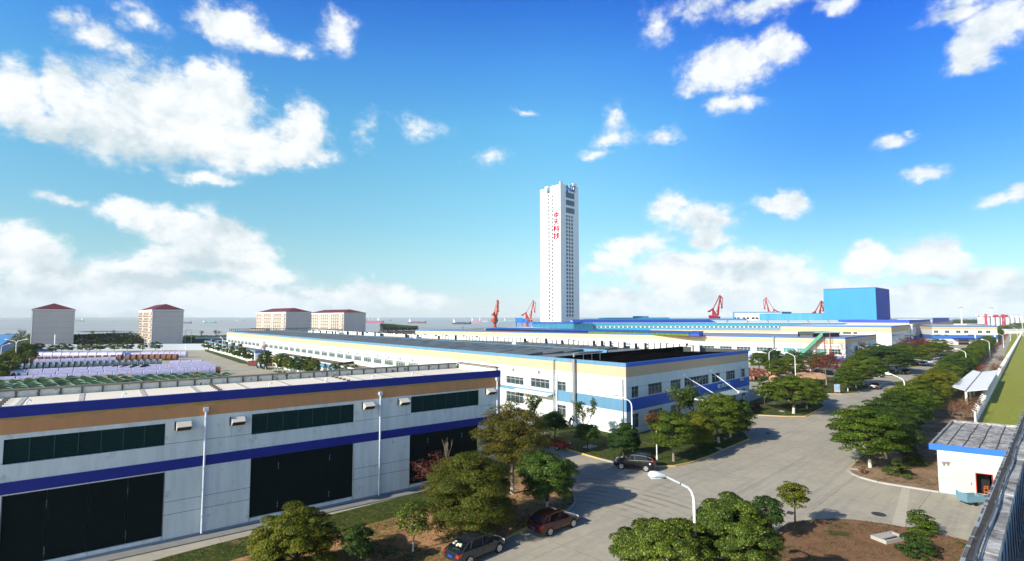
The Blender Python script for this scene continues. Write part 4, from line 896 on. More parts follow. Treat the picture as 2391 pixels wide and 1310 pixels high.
    o = onroof('rooftop_unit', 'black louvred plant screen between pale panels on the factory roof', 'rooftop unit', (1900, 787.5), (1960, 786.5), 7, zr, zr + 1.5, BLACK, ALU)
    # long cream-banded building behind it
    Z = 9.6; W = [G(1150, 764.5, Z), G(1946, 770.5, Z), G(1990, 767, Z)]
    B = Block('factory_hall', 'long low hall with pale blue fascia and thin cream band behind the roof sheds', 'factory hall', W, Z, roofmat=mat('roof_white', (.6, .6, .6), .6), roofdrop=.1)
    B.band('fascia', Z - .5, Z + .01, LBLUE, .06); B.band('cream_band', Z - 2.3, Z - .52, CREAM, .04)
    for k in range(34): B.win(B.L, 4 + k * 6.3, 8 + k * 6.3, Z - 4.4, Z - 3.0, m=BLACK)
    # yellow banded two-storey office
    Z = 12.5; W = [G(1930, 763, Z), G(2080.5, 761.8, Z), G(2123.5, 757.8, Z)]; W[0] = (W[1][0] - .74 * 52, W[1][1] + .67 * 52)
    B = Block('office_block', 'two-storey office with yellow band and pale blinds behind the car park trees', 'office', W, Z, roofmat=mat('roof_white', (.6, .6, .6), .6), roofdrop=.3)
    f = B.L; B.band('fascia', Z - .65, Z + .02, BRIGHTBLUE, .06, R=False); B.band('fascia', Z - .65, Z + .02, BLUE_SHADE, .06, L=False); B.band('yellow_band', Z - 3.3, Z - .67, mat('yellow_render', (.56, .40, .22), .85), .04)
    z0, z1 = f.sz(2060, 787)[1], f.sz(2060, 773.5)[1]
    for a, b_, m in ((2051, 2073, ALU), (2025, 2046, ALU), (2003, 2013, ALU), (1992.5, 2002, CHAR), (1968, 1988, CHAR), (1945, 1962, CHAR)):
        s0, s1 = sorted((f.sz(a, 780)[0], f.sz(b_, 780)[0])); B.win(f, s0, s1, z0, z1, m=mat('pale_blind', (.55, .62, .58), .4, .6) if m is ALU else GLASS)
    for a, b_ in ((2052, 2074), (2026, 2047)): s0, s1 = sorted((f.sz(a, 800)[0], f.sz(b_, 800)[0])); B.win(f, s0, s1, z0 - 5, z1 - 5.2, m=mat('pale_blind', (.55, .62, .58), .4, .6))
    n = 9
    for k in range(n): 
        a = 4 + k * (B.R.L - 8) / n; B.win(B.R, a, a + (3 if k % 3 else 5), z0 + .3, z1); B.win(B.R, a, a + (3 if k % 3 else 5), z0 - 5, z1 - 5.4)
    for k in range(4): b = MB(); a = 12 + k * 7; B.R.box(b, a, a + 3.2, z0 - 2, z0 - .2, .03, 1); b.build('air_conditioner', ALU, B.root)
    # tall banded hall to its right
    W2 = W[2]; P1 = G(2171, 751.5, 10); d = Vector((P1[0] - W2[0], P1[1] - W2[1])); P1 = (W2[0] + d.x * .75, W2[1] + d.y * .75)
    A = (W2[0] + 1, W2[1] + 1); Y = 352; C2 = (atY(2171, 440), 440.0); A = (atY(2122.5, 334), 334.0)
    Zt = 15.4; Bk = Block('tall_hall', 'tall tan-banded hall with navy top joining the office', 'factory hall', [(A[0] - 26, A[1] + 30), A, C2], Zt, wallmat=mat('hall_grey_white', (.62, .63, .62), .85), roofmat=ROOFD)
    Bk.band('fascia', Zt - 1.9, Zt + .02, mat('deep_blue', (.015, .06, .42), .6), .08); Bk.band('tan_band', Zt - 4.6, Zt - 1.92, mat('tan_render', (.55, .38, .24), .85), .05); Bk.band('blue_band', 1.2, 4.8, mat('deep_blue', (.015, .06, .42), .6), .05)
    for k in range(5): a = 12 + k * 22; Bk.win(Bk.R, a, a + 3.5, 5.8, 9.6, m=mat('pale_blind', (.55, .62, .58), .4, .6))
    for px in (2127,):
        b = MB(); b.tube([Bk.R.pt(2.5, 0, .7), Bk.R.pt(2.5, 11.8, .7)], .6, 8); Bk.R.box(b, 1.4, 3.6, 11.8, 12.8, .05, 1.4); b.build('downpipe', PIPE, Bk.root)
    b = MB(); b.tube([Bk.R.pt(Bk.R.L - 2, 0, .9), Bk.R.pt(Bk.R.L - 2, 13, .9)], .7, 8); Bk.R.box(b, Bk.R.L - 3.3, Bk.R.L - .7, 13, 14.2, .05, 1.6); b.build('downpipe', PIPE, Bk.root)
    # its farther twin
    A = (atY(2175, 470), 470.0); C2 = (atY(2222, 640), 640.0); Bk = Block('tall_hall', 'farther tan-banded hall with stepped navy roof edge', 'factory hall', [(A[0] - 26, A[1] + 30), A, C2], 13.4, wallmat=mat('tan_render', (.55, .38, .24), .85), roofmat=ROOFD)
    Bk.band('fascia', 12.2, 13.42, mat('deep_blue', (.015, .06, .42), .6), .1); b = MB(); Bk.R.box(b, 12, Bk.R.L * .82, 13.43, 16.6, -.4, .1); b.build('raised_fascia', mat('deep_blue', (.015, .06, .42), .6), Bk.root)
    b = MB(); b.prism([(C2[0] + .5, C2[1] - 20), (C2[0] + 45, C2[1] + 5), (C2[0] + 40, C2[1] + 25), (C2[0] - 4, C2[1] + 5)], 0, 9.5); b.build('lean_to', mat('hall_pale', (.5, .52, .50), .85), Bk.root)
    # white two-storey building closing the road
    Z = 12.0; Wl = [(atY(2172, 352), 362.0), (atY(2175, 336), 336.0), (atY(2326.5, 332), 332.0)]
    B = Block('gate_building', 'white two-storey building with blue bands and wide dark entrance at the road end', 'office', Wl, Z, roofmat=mat('roof_white', (.6, .6, .6), .6), roofdrop=.2)
    f = B.R; zz = lambda px, py: f.sz(px, py)[1]; ss = lambda px: f.sz(px, 780)[0]
    B.band('fascia', zz(2250, 763), Z + .02, BRIGHTBLUE, .1); B.band('yellow_band', zz(2250, 769), zz(2250, 763) - .02, mat('yellow_render', (.56, .40, .22), .85), .06); B.band('blue_band', zz(2250, 791.5), zz(2250, 782.2), BRIGHTBLUE, .06)
    for a in (2181.3, 2207, 2233, 2251.5, 2283.5, 2303): 
        for o_ in (0, 5): B.win(f, ss(a + o_), ss(a + o_ + 4.2), zz(2250, 777.5), zz(2250, 772), d=.09)
    b = MB(); f.box(b, ss(2235), ss(2262), 0, zz(2250, 790), -.02, .12); dr = b.build('entrance', BLACK, B.root); b = MB()
    for y0, y1 in ((793, 794.5), (797.5, 799)): f.box(b, ss(2236), ss(2261), zz(2250, y1), zz(2250, y0), .13, .3)
    for x in (2234.5, 2262): f.box(b, ss(x) - .3, ss(x) + .3, 0, zz(2250, 790), .125, .4)
    sub(b, 'entrance_frame', PINKW, dr); b = MB(); f.box(b, ss(2222), ss(2274), zz(2250, 791), zz(2250, 789.5), .1, 3); b.build('canopy', NAVY, B.root)
    for x in (2275.5, 2321): b = MB(); b.tube([f.pt(ss(x), 0, .5), f.pt(ss(x), zz(x, 768), .5)], .35, 6); b.build('downpipe', STEEL, B.root)
    for x in (2182, 2190, 2207, 2261, 2269): b = MB(); f.box(b, ss(x) - .8, ss(x) + .8, zz(2250, 782), zz(2250, 780), .1, .9); b.build('air_conditioner', ALU, B.root)
    # big blue tower hall and its long lower wing
    D = 430; Xc = atY(2047, D); P = (Xc, float(D)); e2 = (-.656, .755); e1 = (.716, .698)
    def ext(P, e, px): k = (px - CX) / FOC * cos(TH); l = (P[0] - k * P[1]) / (k * e[1] - e[0]); return (P[0] + e[0] * l, P[1] + e[1] * l)
    H_ = zat(670.5, D); Wb = [ext(P, e2, 1925), P, ext(P, e1, 2079)]
    B = Block('blue_hall', 'huge windowless bright blue box hall towering over the sheds', 'industrial hall', Wb, H_, wallmat=mat('blue_hall_sheet', (.022, .20, .37), .5, .3, col2=(.03, .24, .42), nscale=.12, amt=.5, streak=.2), roofmat=DBLUE, roofdrop=.4)
    b = MB(); B.R.box(b, .02, B.R.L, 8, H_ - .03, -.02, .1); b.build('shaded_end', mat('blue_hall_sheet_shaded', (.004, .040, .40), .6, .2, col2=(.004, .03, .33), nscale=.15), B.root)  # end face in shade: the hall's blue darkened in the colour
    b = MB()
    for k in range(1, int(B.L.L / 2.2)): B.L.box(b, k * 2.2 - .03, k * 2.2 + .03, 8, H_ - .3, .0, .05)
    b.build('sheet_ribs', mat('blue_rib', (.02, .18, .34), .5), B.root)
    b = MB(); B.L.box(b, -.1, B.L.L, H_ - .5, H_ + .05, .0, .12); B.R.box(b, .13, B.R.L, H_ - .5, H_ + .05, .101, .16); b.build('roof_trim', mat('trim_blue', (.02, .14, .36), .5), B.root)
    # lower wing
    Pw = Wb[0]; Pl = ext(Pw, (-.80, .60), 1773); B2 = Block('blue_wing', 'long low sky-blue wing running left from the big blue hall', 'industrial hall', [Pl, (Pw[0] - .1, Pw[1] - .1), (Pw[0] + 18, Pw[1] + 18)], zat(731.5, Pw[1]), wallmat=mat('wing_blue', (.025, .21, .36), .5, .3, col2=(.05, .26, .38), nscale=.3, amt=.3, streak=.05), roofmat=DBLUE)
    # pinkish white block with blue trim behind the sheds
    D = 600; P = (atY(1826, D), float(D)); W = [ext(P, (-.9, .43), 1711), P, ext(P, e1, 1848)]; H_ = zat(727.8, D)
    B = Block('plant_building', 'pale pink plant building with sky-blue edging behind the blue shed roofs', 'industrial building', W, H_, wallmat=mat('pale_pink', (.72, .62, .64), .85), roofmat=DBLUE)
    B.band('blue_edge', H_ - 1.4, H_ + .05, LBLUE, .15, R=False); B.band('blue_side', 9, H_ + .05, mat('steel_blue', (.05, .20, .38), .5), .15, L=False); b = MB(); B.L.box(b, B.L.L - 2, B.L.L, 5, H_ - 1.4, 0, .2); b.build('blue_edge', LBLUE, B.root)
    for a, c in ((1713, 1719), (1721, 1727), (1734, 1740), (1743, 1749), (1755, 1762), (1764, 1771)):
        s0, s1 = sorted((B.L.sz(a, 740)[0], B.L.sz(c, 740)[0])); B.win(B.L, s0, s1, zat(745.5, D), zat(740.8, D), m=BLACK, d=.2)
    # sheds: long bright roofs between
    def shed(name, label, pa, ptop, pbot, pb, ptop2, D0, D1, wd, m, m2=None, crown=0.0, base=0.0):
        A = (atY(pa, D0), float(D0)); Bq = (atY(pb, D1), float(D1)); F = Fa(A, Bq); z0a, z1a = zat(pbot, D0), zat(ptop, D0); z1b = zat(ptop2, D1)
        o = thing(name, label, 'shed', (A[0], A[1], 0), world_coords=True); b = MB()
        b.hexa([F.pt(0, base), F.pt(F.L, base), F.pt(F.L, base, -wd), F.pt(0, base, -wd)], [F.pt(0, z1a), F.pt(F.L, z1b), F.pt(F.L, z1b, -wd), F.pt(0, z1a, -wd)]); b.build('wall', m, o)
        c = MB(); zz_ = max(z1a, z1b) + crown; c.hexa([F.pt(-.5, z1a + .02, .6), F.pt(F.L + .5, z1b + .02, .6), F.pt(F.L + .5, z1b + crown, -wd / 2), F.pt(-.5, z1a + crown, -wd / 2)], [F.pt(-.5, z1a + .3, .6), F.pt(F.L + .5, z1b + .3, .6), F.pt(F.L + .5, z1b + crown + .3, -wd / 2), F.pt(-.5, z1a + crown + .3, -wd / 2)]); c.build('roof', m2 or DBLUE, o); return o, F, z1a, z1b
    shed('shed', 'weathered teal shed at the foot of the tower', 1245, 754.8, 763, 1339, 754.3, 405, 345, 14, TEAL, DBLUE, .8)
    o, F, za, zb = shed('shed', 'long bright cyan-walled shed with pale roof panels', 1339, 755, 765, 2120, 754.2, 352, 362, 22, CYAN2, mat('pale_roof', (.55, .60, .62), .5, .4, col2=(.62, .64, .64), nscale=.1), 1.6)
    b = MB(); b.hexa([F.pt(.5, za + .1, .4), F.pt(F.L * .42, (za + zb) / 2 + .1, .4), F.pt(F.L * .42, (za + zb) / 2 + 1.9, -12), F.pt(.5, za + 1.9, -12)], [F.pt(.5, za + .6, .4), F.pt(F.L * .42, (za + zb) / 2 + .6, .4), F.pt(F.L * .42, (za + zb) / 2 + 2.5, -12), F.pt(.5, za + 2.5, -12)]); b.build('blue_roof_sheets', DBLUE, o)
    b = MB(); [b.hexa([F.pt(F.L * .45 + k * 14, zb + .33, .3), F.pt(F.L * .45 + k * 14 + .4, zb + .33, .3), F.pt(F.L * .45 + k * 14 + 6, zb + 1.93, -11), F.pt(F.L * .45 + k * 14 + 5.6, zb + 1.93, -11)], [F.pt(F.L * .45 + k * 14, zb + .5, .3), F.pt(F.L * .45 + k * 14 + .4, zb + .5, .3), F.pt(F.L * .45 + k * 14 + 6, zb + 2.1, -11), F.pt(F.L * .45 + k * 14 + 5.6, zb + 2.1, -11)]) for k in range(9)]; b.build('roof_seams', ROOFD, o)
    b = MB(); F.box(b, 0, F.L * .74, 10.2, 11.2, -.02, .12); b.build('white_strip', TRIM, o)
    b = MB()
    for k in range(70): F.box(b, 10 + k * 2.9, 12 + k * 2.9, 10.35, 11.05, .12, .16)
    b.build('window_strip', BLACK, o)
    # half-round blue vault
    A = (atY(1362, 420), 420.0); Bq = (atY(1740, 400), 400.0); o = thing('vault_shed', 'half-round blue vaulted shed roof with dark end', 'shed', (A[0], A[1], 0), world_coords=True); b = MB(); F = Fa(A, Bq); rz_, z0 = 5.5, zat(752, 420) + .2
    n = 10; ring0 = [F.pt(0, z0 + 2.3 * sin(pi * k / n), -rz_ + rz_ * cos(pi * k / n)) for k in range(n + 1)]; ring1 = [F.pt(F.L, z0 + 2.6 * sin(pi * k / n), -rz_ + rz_ * cos(pi * k / n)) for k in range(n + 1)]
    for k in range(n): b.quad(ring0[k], ring0[k + 1], ring1[k + 1], ring1[k])
    b.add(ring0, [tuple(range(n + 1))]); b.build('vault', CYAN, o); b = MB(); b.add(ring1, [tuple(range(n + 1))]); b.hexa([(p[0], p[1], p[2]) for p in ring1[:1]] + [ring1[5], ring1[10]], [(p[0] + 2, p[1] + .3, p[2]) for p in (ring1[0], ring1[5], ring1[10])]); b.build('end_wall', DBLUE, o)
    b = MB(); b.prism([F.pt(0, 0, -.3)[:2], F.pt(F.L, 0, -.3)[:2], F.pt(F.L, 0, -10)[:2], F.pt(0, 0, -10)[:2]], 0, z0 + .05); b.build('wall', DBLUE, o)
    shed('shed', 'distant low shed with dark blue roof strip', 1397, 744, 750, 1562, 743.3, 520, 500, 14, DBLUE, mat('sky_sheet', (.05, .26, .42), .5), .6)
    shed('rooftop_box', 'small two-tone blue box above the distant shed roofs', 1478, 739.3, 745, 1512, 739.3, 515, 510, 8, DBLUE, LBLUE, .3)
    shed('shed', 'dark blue shed roof edge beside the white stair tower', 1331, 751.5, 756, 1375, 751, 400, 395, 8, DBLUE, DBLUE, .3)
    return
more_blocks()

def tower():
    D = 450.0; P = (atY(1310, D), D); e2 = (-.656, .755); e1 = (.716, .698); a = 24.6
    W = [(P[0] + e2[0] * a, P[1] + e2[1] * a), P, (P[0] + e1[0] * a, P[1] + e1[1] * a)]
    L = Fa(P, W[0]); R = Fa(P, W[2]); H_ = zat(428, D); root = thing('tower', 'very tall slender white tower with red vertical characters and a rooftop sign', 'tower', (P[0], P[1], 0), world_coords=True)
    TW = mat('tower_white', (.78, .77, .75), .8, .2, col2=(.72, .71, .70), nscale=.05)
    cen = (P[0] + (e1[0] + e2[0]) * a / 2, P[1] + (e1[1] + e2[1]) * a / 2)
    def slab(u0, u1, v0, v1, z0, z1):  # u along e1, v along e2
        q = [(P[0] + e1[0] * u + e2[0] * v, P[1] + e1[1] * u + e2[1] * v) for u, v in ((u0, v0), (u1, v0), (u1, v1), (u0, v1))]; b.prism(q, z0, z1)
    g0, g1 = 12.2, 16.4      # groove on the left face (v), recess on the right face (u)
    r0, r1 = 7.2, 18.3
    b = MB(); slab(.9, a - .9, .9, a - .9, 0, H_ - 6)
    slab(0, r0, 0, .9, 0, H_); slab(r1, a, 0, .9, 0, H_ + .5); slab(r0, r1, 0, .899, H_ - 23.5, H_ - 7.5) if False else None
    slab(r0, r1, .0, .9, zat(499, D), H_ - 4.5)
    slab(0, .9, .9, g0, 0, H_ - .6); slab(0, .9, g1, a, 0, H_ - 1.4); slab(0, .9, g0, g1, H_ - 40, H_ - 40.01) if False else None
    slab(a - .9, a, .9, a, 0, H_ - 1); slab(.9, a - .9, a - .9, a, 0, H_ - 1)
    b.build('shaft', TW, root)
    b = MB(); slab(.55, .95, g0 + .01, g1 - .01, 0, H_ - 7); b.build('groove_panel', mat('groove_grey', (.60, .60, .57), .85), root)
    b = MB(); slab(r0 + .01, r1 - .01, .6, .95, 0, zat(499, D) - .02); b.build('recess_panel', mat('recess_white', (.68, .68, .67), .85), root)
    b = MB()   # roof fins rising at corners
    slab(0, 3.5, 0, 1.2, H_ + .001, H_ + 1.6); slab(r1 - 1, a - 2, 0, 1.2, H_ + .501, H_ + 3.2); slab(0, 1.2, 14.5, a - 6, H_ - 1.39, H_ + .4); b.build('roof_fin', TW, root)
    # large windows
    for (y0, y1) in ((445, 457.5), (463, 475), (481, 493.5)):
        b = MB(); R.box(b, r0 + .2, r1 + .3, zat(y1, D), zat(y0, D), -.1, .06); w = b.build('big_window', mat('tower_glass', (.02, .04, .055), .12, .8), root); b = MB()
        for k in range(7): u = r0 + .2 + (r1 - r0 + .1) * k / 6; R.box(b, u - .12, u + .12, zat(y1, D) + .25, zat(y0, D) - .25, .06, .14)
        for y in (y0, y1): R.box(b, r0 + .2, r1 + .3, zat(y, D) - .14, zat(y, D) + .14, .06, .15)
        sub(b, 'mullions', mat('mull_grey', (.16, .19, .22), .5), w)
    # small windows
    def smallw(fa, u, z, w, h, d, nm='window'):
        b = MB(); fa.box(b, u - w / 2, u + w / 2, z - h / 2, z + h / 2, d - .05, d + .05); return b
    wm = mat('tower_window', (.05, .055, .06), .3, .6); y = 501.0; n = 0; rest = MB(); big = MB()
    ys = []
    k = 0
    while y < 745: ys.append(y); y += 8.8 if k % 2 == 0 else 9.3; k += 1
    for y in ys:
        z = zat(y, D)
        for j in range(3):
            u = r0 + 1.9 + j * 3.5; b = smallw(R, u, z, 2.0, 2.2, -.55); n += 1
            if n <= 90: b.build('window', wm, root)
            else: rest.v and None; o = len(rest.v); rest.v += b.v; rest.f += [tuple(q + o for q in f) for f in b.f]; rest.m += b.m
    y = 441.0
    while y < 748:
        for (v, off) in (((g0 + g1) / 2, -.5), (g0 - 2.6, .0)):
            if off == 0 and y < 448: continue
            b = smallw(L, v, zat(y + (4 if off == 0 else 0), D), 1.5, 2.0, off); o = len(rest.v); rest.v += b.v; rest.f += [tuple(q + o for q in f) for f in b.f]; rest.m += b.m
        y += 8.9
    props(rest.build('small_windows', wm, root), kind='stuff')
    b = MB()
    for k in range(1, 13): z = H_ - 5 - k * 9.4; R.box(b, 0, r0, z, z + .12, .0, .03); R.box(b, r1, a, z, z + .12, .0, .03); L.box(b, 0, g0, z, z + .1, 0, .03); L.box(b, g1, a, z, z + .1, 0, .03)
    b.build('panel_joints', mat('tower_joint', (.5, .5, .5), .9), root)
    # red characters down the left face
    RC = mat('sign_red', (.40, .002, .045), .6, .1); u = (-L.t[0], -L.t[1])
    STR = [[[(2, 3), (8, 3)], [(8, 2.6), (8, 7.4)], [(8, 7), (2, 7)], [(2, 7.4), (2, 2.6)], [(5, -.3), (5, 10)]],
           [[(1.5, 8.8), (8.5, 8.8)], [(.8, 5.6), (9.2, 5.6)], [(5, 8.8), (4.7, 5), (3.2, 2.2), (.8, .2)], [(5, 5.2), (6.6, 2.4), (9.4, .2)]],
           [[(.6, 9), (4.4, 9.9)], [(.2, 7), (4.8, 7)], [(2.6, 9.5), (2.6, -.2)], [(2.4, 6.6), (.3, 3)], [(2.8, 6.2), (4.6, 4.2)], [(5.6, 9), (6.9, 7.9)], [(5.4, 6.5), (6.7, 5.4)], [(4.9, 2.7), (10, 3.9)], [(8.2, 10), (8.2, -.2)]],
           [[(.2, 7.5), (4.2, 7.5)], [(2.3, 10), (2.3, .6), (1.1, 1.2)], [(.2, 3.4), (4.2, 4.9)], [(4.8, 8), (9.9, 8)], [(7.3, 10), (7.3, 5.6)], [(5, 5.6), (9.1, 5.6)], [(9.1, 5.6), (7.6, 2.6), (4.6, .2)], [(5.7, 4.8), (7.4, 2.1), (9.9, .2)]]]
    for i, stv in enumerate(STR):
        k_ = .72; kz = .53; zb = zat(506.6 + i * 16.6, D); b = MB()
        def cp(q): return Vector(L.pt(8.4 - q[0] * k_, zb + q[1] * kz, .22))
        for st_ in stv:
            for q0, q1 in zip(st_, st_[1:]): b.beam(cp(q0), cp(q1), .26 if q0[0] != q1[0] else .85, .78 if q0[0] != q1[0] else .85)
        b.build('red_character', RC, root)
    # rooftop sign with roundel
    u = R.t; b = MB(); R.box(b, r0 + 4.0, r1 + .6, zat(442, D), zat(434, D), .0, .3); sg = b.build('roof_sign', TW, root)
    SB = mat('sign_blue', (.01, .03, .22), .5)
    text_part('ZTT', 4.7, SB, sg, R.pt(r0 + 4.4, zat(435.6, D), .45), u, .3, 'lettering', .1)
    text_part('中天科技', 1.95, SB, sg, R.pt(r0 + 4.4, zat(441, D), .45), u, .2, 'lettering', .03)
    b = MB(); c = Vector(R.pt(r0 + 1.6, zat(434.5, D), .4)); t = Vector((*u, 0)); rr_ = 2.0
    def disc(rad, off, mi):
        o = len(b.v); n_ = 20
        cc = c + Vector((*R.n, 0)) * off; b.add([cc + t * rad * cos(2 * pi * k / n_) + Vector((0, 0, rad * 1.15 * sin(2 * pi * k / n_))) for k in range(n_)], [tuple(range(n_))], mi)
    disc(rr_, .1, 0); disc(rr_ * .62, .2, 1); disc(rr_ * .4, .3, 0)
    b.quad(c + t * -.9 + Vector((0, 0, -4.6)), c + t * .6 + Vector((0, 0, -4.6)), c + t * 1.4 + Vector((0, 0, -2.2)), c + t * -1.6 + Vector((0, 0, -2.2)))
    sub(b, 'roundel', [mat('logo_blue', (.01, .08, .38), .5), mat('logo_pale', (.25, .55, .75), .5)], sg)
    b = MB(); 
    for s_ in (r0 + 5.2, r1 - .2): b.beam(R.pt(s_, H_ - 1, -.6), R.pt(s_, H_ + 1.5, -.6), .35)
    b.beam(R.pt(r0 + 5.2, H_ + 1.4, -.6), R.pt(r1 - .2, H_ + 2.6, -.6), .35); sub(b, 'sign_frame', TW, sg)
    b = MB(); b.tube([L.pt(g0 + .3, H_ - 7, -1), L.pt(g0 + .3, H_ - .5, -1), L.pt(g0 - .8, H_ + 1.2, -1), L.pt(g0 - 2.4, H_ + .4, -1)], .3, 6); b.build('roof_pipe', mat('aqua', (.15, .55, .7), .5), root)
tower()

def dorms():
    e2 = (-.656, .755); e1 = (.716, .698)
    def ext(P, e, px): k = (px - CX) / FOC * cos(TH); l = (P[0] - k * P[1]) / (k * e[1] - e[0]); return (P[0] + e[0] * l, P[1] + e[1] * l)
    def dorm(xc, D, lx, rx, label, wins=True, shop=False, Ll=None):
        P = (atY(xc, D), float(D)); L0 = ext(P, e2, lx) if Ll is None else (P[0] + e2[0] * Ll, P[1] + e2[1] * Ll); W = [L0, P, ext(P, e1, rx)]; Z = 21.2
        B = Block('dormitory', label, 'dormitory', W, Z, wallmat=PINKW)
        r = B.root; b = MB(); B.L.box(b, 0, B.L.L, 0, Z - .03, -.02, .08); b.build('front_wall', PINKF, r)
        b = MB(); q = [B.W[0], B.W[1], B.W[2], B.B]; c = Vector((sum(p[0] for p in q) / 4, sum(p[1] for p in q) / 4))
        o_ = [tuple(c + (Vector(p) - c) * (1 + 1.0 / (Vector(p) - c).length)) for p in q]
        b.prism(o_, Z - .02, Z + .7); b.build('eaves', TRIM, r)
        # hip roof
        wR = B.R.L; mid = lambda A, Bp: ((A[0] + Bp[0]) / 2, (A[1] + Bp[1]) / 2); m1 = mid(o_[1], o_[2]); m0 = mid(o_[0], o_[3]); dv = Vector((m0[0] - m1[0], m0[1] - m1[1])); k = min(.49, wR * .55 / dv.length)
        r1_ = (m1[0] + dv.x * k, m1[1] + dv.y * k, Z + 4.6); r0_ = (m0[0] - dv.x * k, m0[1] - dv.y * k, Z + 4.6); zz = Z + .72
        E = [(p[0], p[1], zz) for p in o_]; b = MB(); b.add([*E, r0_, r1_], [(0, 1, 5, 4), (1, 2, 5), (2, 3, 4, 5), (3, 0, 4), (3, 2, 1, 0)]); b.build('roof', TILE, r)
        b = MB()
        for k_ in range(1, 6): z = k_ * Z / 6; B.R.box(b, 0, B.R.L, z, z + .09, 0, .05)
        b.build('storey_line', mat('line_grey', (.38, .35, .33), .9), r)
        b = MB(); b.tube([B.R.pt(.3, 0, .15), B.R.pt(.3, Z, .15)], .12, 6); b.build('downpipe', TRIM, r)
        if wins:
            n = max(4, int(B.L.L / 5.6)); ws = B.L.L / n; cnt = 0; rest = MB(); proto = None
            for fl in range(6):
                z = Z - 3.1 - fl * 3.5 + .3
                for k_ in range(n):
                    a = ws * (k_ + .5); b = MB(); st = (k_ % 5 == 1)
                    hh = 1.9
                    B.L.box(b, a - ws * (.18 if st else .38), a + ws * (.18 if st else .38), z - (1.6 if st else 0), z + hh - (1.6 if st else 0), .08, .12)
                    if cnt < 88: cnt += 1; w = b.build('window', mat('dorm_glass', (.06, .08, .08), .25, .4, col2=(.16, .19, .18), nscale=.9, amt=.3), r)
                    if not st:
                        for dx in (-.9, .9): o = MB(); B.L.box(o, a + dx - .4, a + dx + .4, z - 1.0, z - .35, .08, .5); oo = len(rest.v); rest.v += o.v; rest.f += [tuple(q_ + oo for q_ in f) for f in o.f]; rest.m += o.m
                        for dx in (-.33, 0, .33): o = MB(); B.L.box(o, a + dx * ws * .75 - .12, a + dx * ws * .75 + .12, z + .05, z + hh - .05, .125, .17, 1); oo = len(rest.v); rest.v += o.v; rest.f += [tuple(q_ + oo for q_ in f) for f in o.f]; rest.m += o.m
            props(rest.build('wall_units', [mat('unit_brown', (.32, .14, .09), .8), PINKF], r), kind='stuff')
        if shop:
            b = MB(); B.L.box(b, 1, B.L.L, 3.5, 4.3, .08, 1.6); b.build('balcony_band', CHAR, r)
        return B
    dorm(74, 322, 70, 174.5, 'plain grey-sided dormitory at the far left with hipped red roof', wins=False, Ll=55)
    dorm(354.5, 340, 325, 428.5, 'dormitory with red hip roof behind the white yard wall, its windowed front narrow', Ll=None)
    dorm(667, 480, 599, 727, 'left dormitory of the touching pair behind the factory roof')
    dorm(802.5, 570, 722, 854, 'right dormitory of the touching pair behind the factory roof', shop=True)
    # low pink annexe at the foot of the pair
    A = (atY(586, 500), 500.0); b = MB(); b.prism([A, (A[0] + 13, A[1] + 2), (A[0] + 10, A[1] + 14), (A[0] - 4, A[1] + 12)], 0, 6.3); o = b.build('wall', PINKF); t = thing('lean_to', 'low pinkish outbuilding left of the dormitory pair', 'outbuilding', (0, 0, 0)); o.parent = t
    b = MB(); b.prism([(A[0] - .5, A[1] - .5), (A[0] + 13.5, A[1] + 1.5), (A[0] + 10.5, A[1] + 14.5), (A[0] - 4.5, A[1] + 12.5)], 6.31, 6.7); b.build('roof', TILE, t)
dorms()
# ---------------------------------------------------------------- trees and plants
def leafmat(name, c1, c2, c3=None, rough=.6, spec=.15, trans=.25):
    m = bpy.data.materials.new(name); m.use_nodes = True; MATS[name] = m; nt = m.node_tree; N = nt.nodes; L = nt.links; b = N['Principled BSDF']
    at = N.new('ShaderNodeAttribute'); at.attribute_name = 'tint'; sp = N.new('ShaderNodeSeparateXYZ'); L.new(at.outputs['Vector'], sp.inputs[0])
    mx = N.new('ShaderNodeMixRGB'); L.new(sp.outputs[0], mx.inputs[0]); mx.inputs[1].default_value = (*c1, 1); mx.inputs[2].default_value = (*c2, 1); cur = mx.outputs[0]
    if c3:
        g = N.new('ShaderNodeMath'); g.operation = 'GREATER_THAN'; L.new(sp.outputs[1], g.inputs[0]); g.inputs[1].default_value = .90
        m2 = N.new('ShaderNodeMixRGB'); L.new(g.outputs[0], m2.inputs[0]); L.new(cur, m2.inputs[1]); m2.inputs[2].default_value = (*c3, 1); cur = m2.outputs[0]
    oi = N.new('ShaderNodeObjectInfo'); hs = N.new('ShaderNodeHueSaturation'); mr = N.new('ShaderNodeMapRange'); L.new(oi.outputs['Random'], mr.inputs[0]); mr.inputs[3].default_value = .475; mr.inputs[4].default_value = .515
    mv = N.new('ShaderNodeMapRange'); L.new(oi.outputs['Random'], mv.inputs[0]); mv.inputs[3].default_value = 1.15; mv.inputs[4].default_value = .8
    L.new(mr.outputs[0], hs.inputs['Hue']); L.new(mv.outputs[0], hs.inputs['Value']); L.new(cur, hs.inputs['Color'])
    L.new(hs.outputs[0], b.inputs['Base Color']); b.inputs['Roughness'].default_value = rough; b.inputs['Specular IOR Level'].default_value = spec
    tr = N.new('ShaderNodeBsdfTranslucent'); L.new(hs.outputs[0], tr.inputs[0]); ms = N.new('ShaderNodeMixShader'); ms.inputs[0].default_value = trans
    L.new(b.outputs[0], ms.inputs[1]); L.new(tr.outputs[0], ms.inputs[2]); L.new(ms.outputs[0], N['Material Output'].inputs[0]); return m
LEAF = leafmat('camphor_leaf', (.015, .042, .004), (.095, .148, .008), (.19, .20, .02))
LEAFY = leafmat('yellowing_leaf', (.050, .075, .006), (.16, .17, .010), (.26, .19, .02))
LEAFD = leafmat('dark_leaf', (.018, .045, .008), (.050, .095, .014), (.09, .13, .02))
LEAFO = leafmat('olive_leaf', (.022, .045, .005), (.085, .108, .009), (.15, .12, .015))
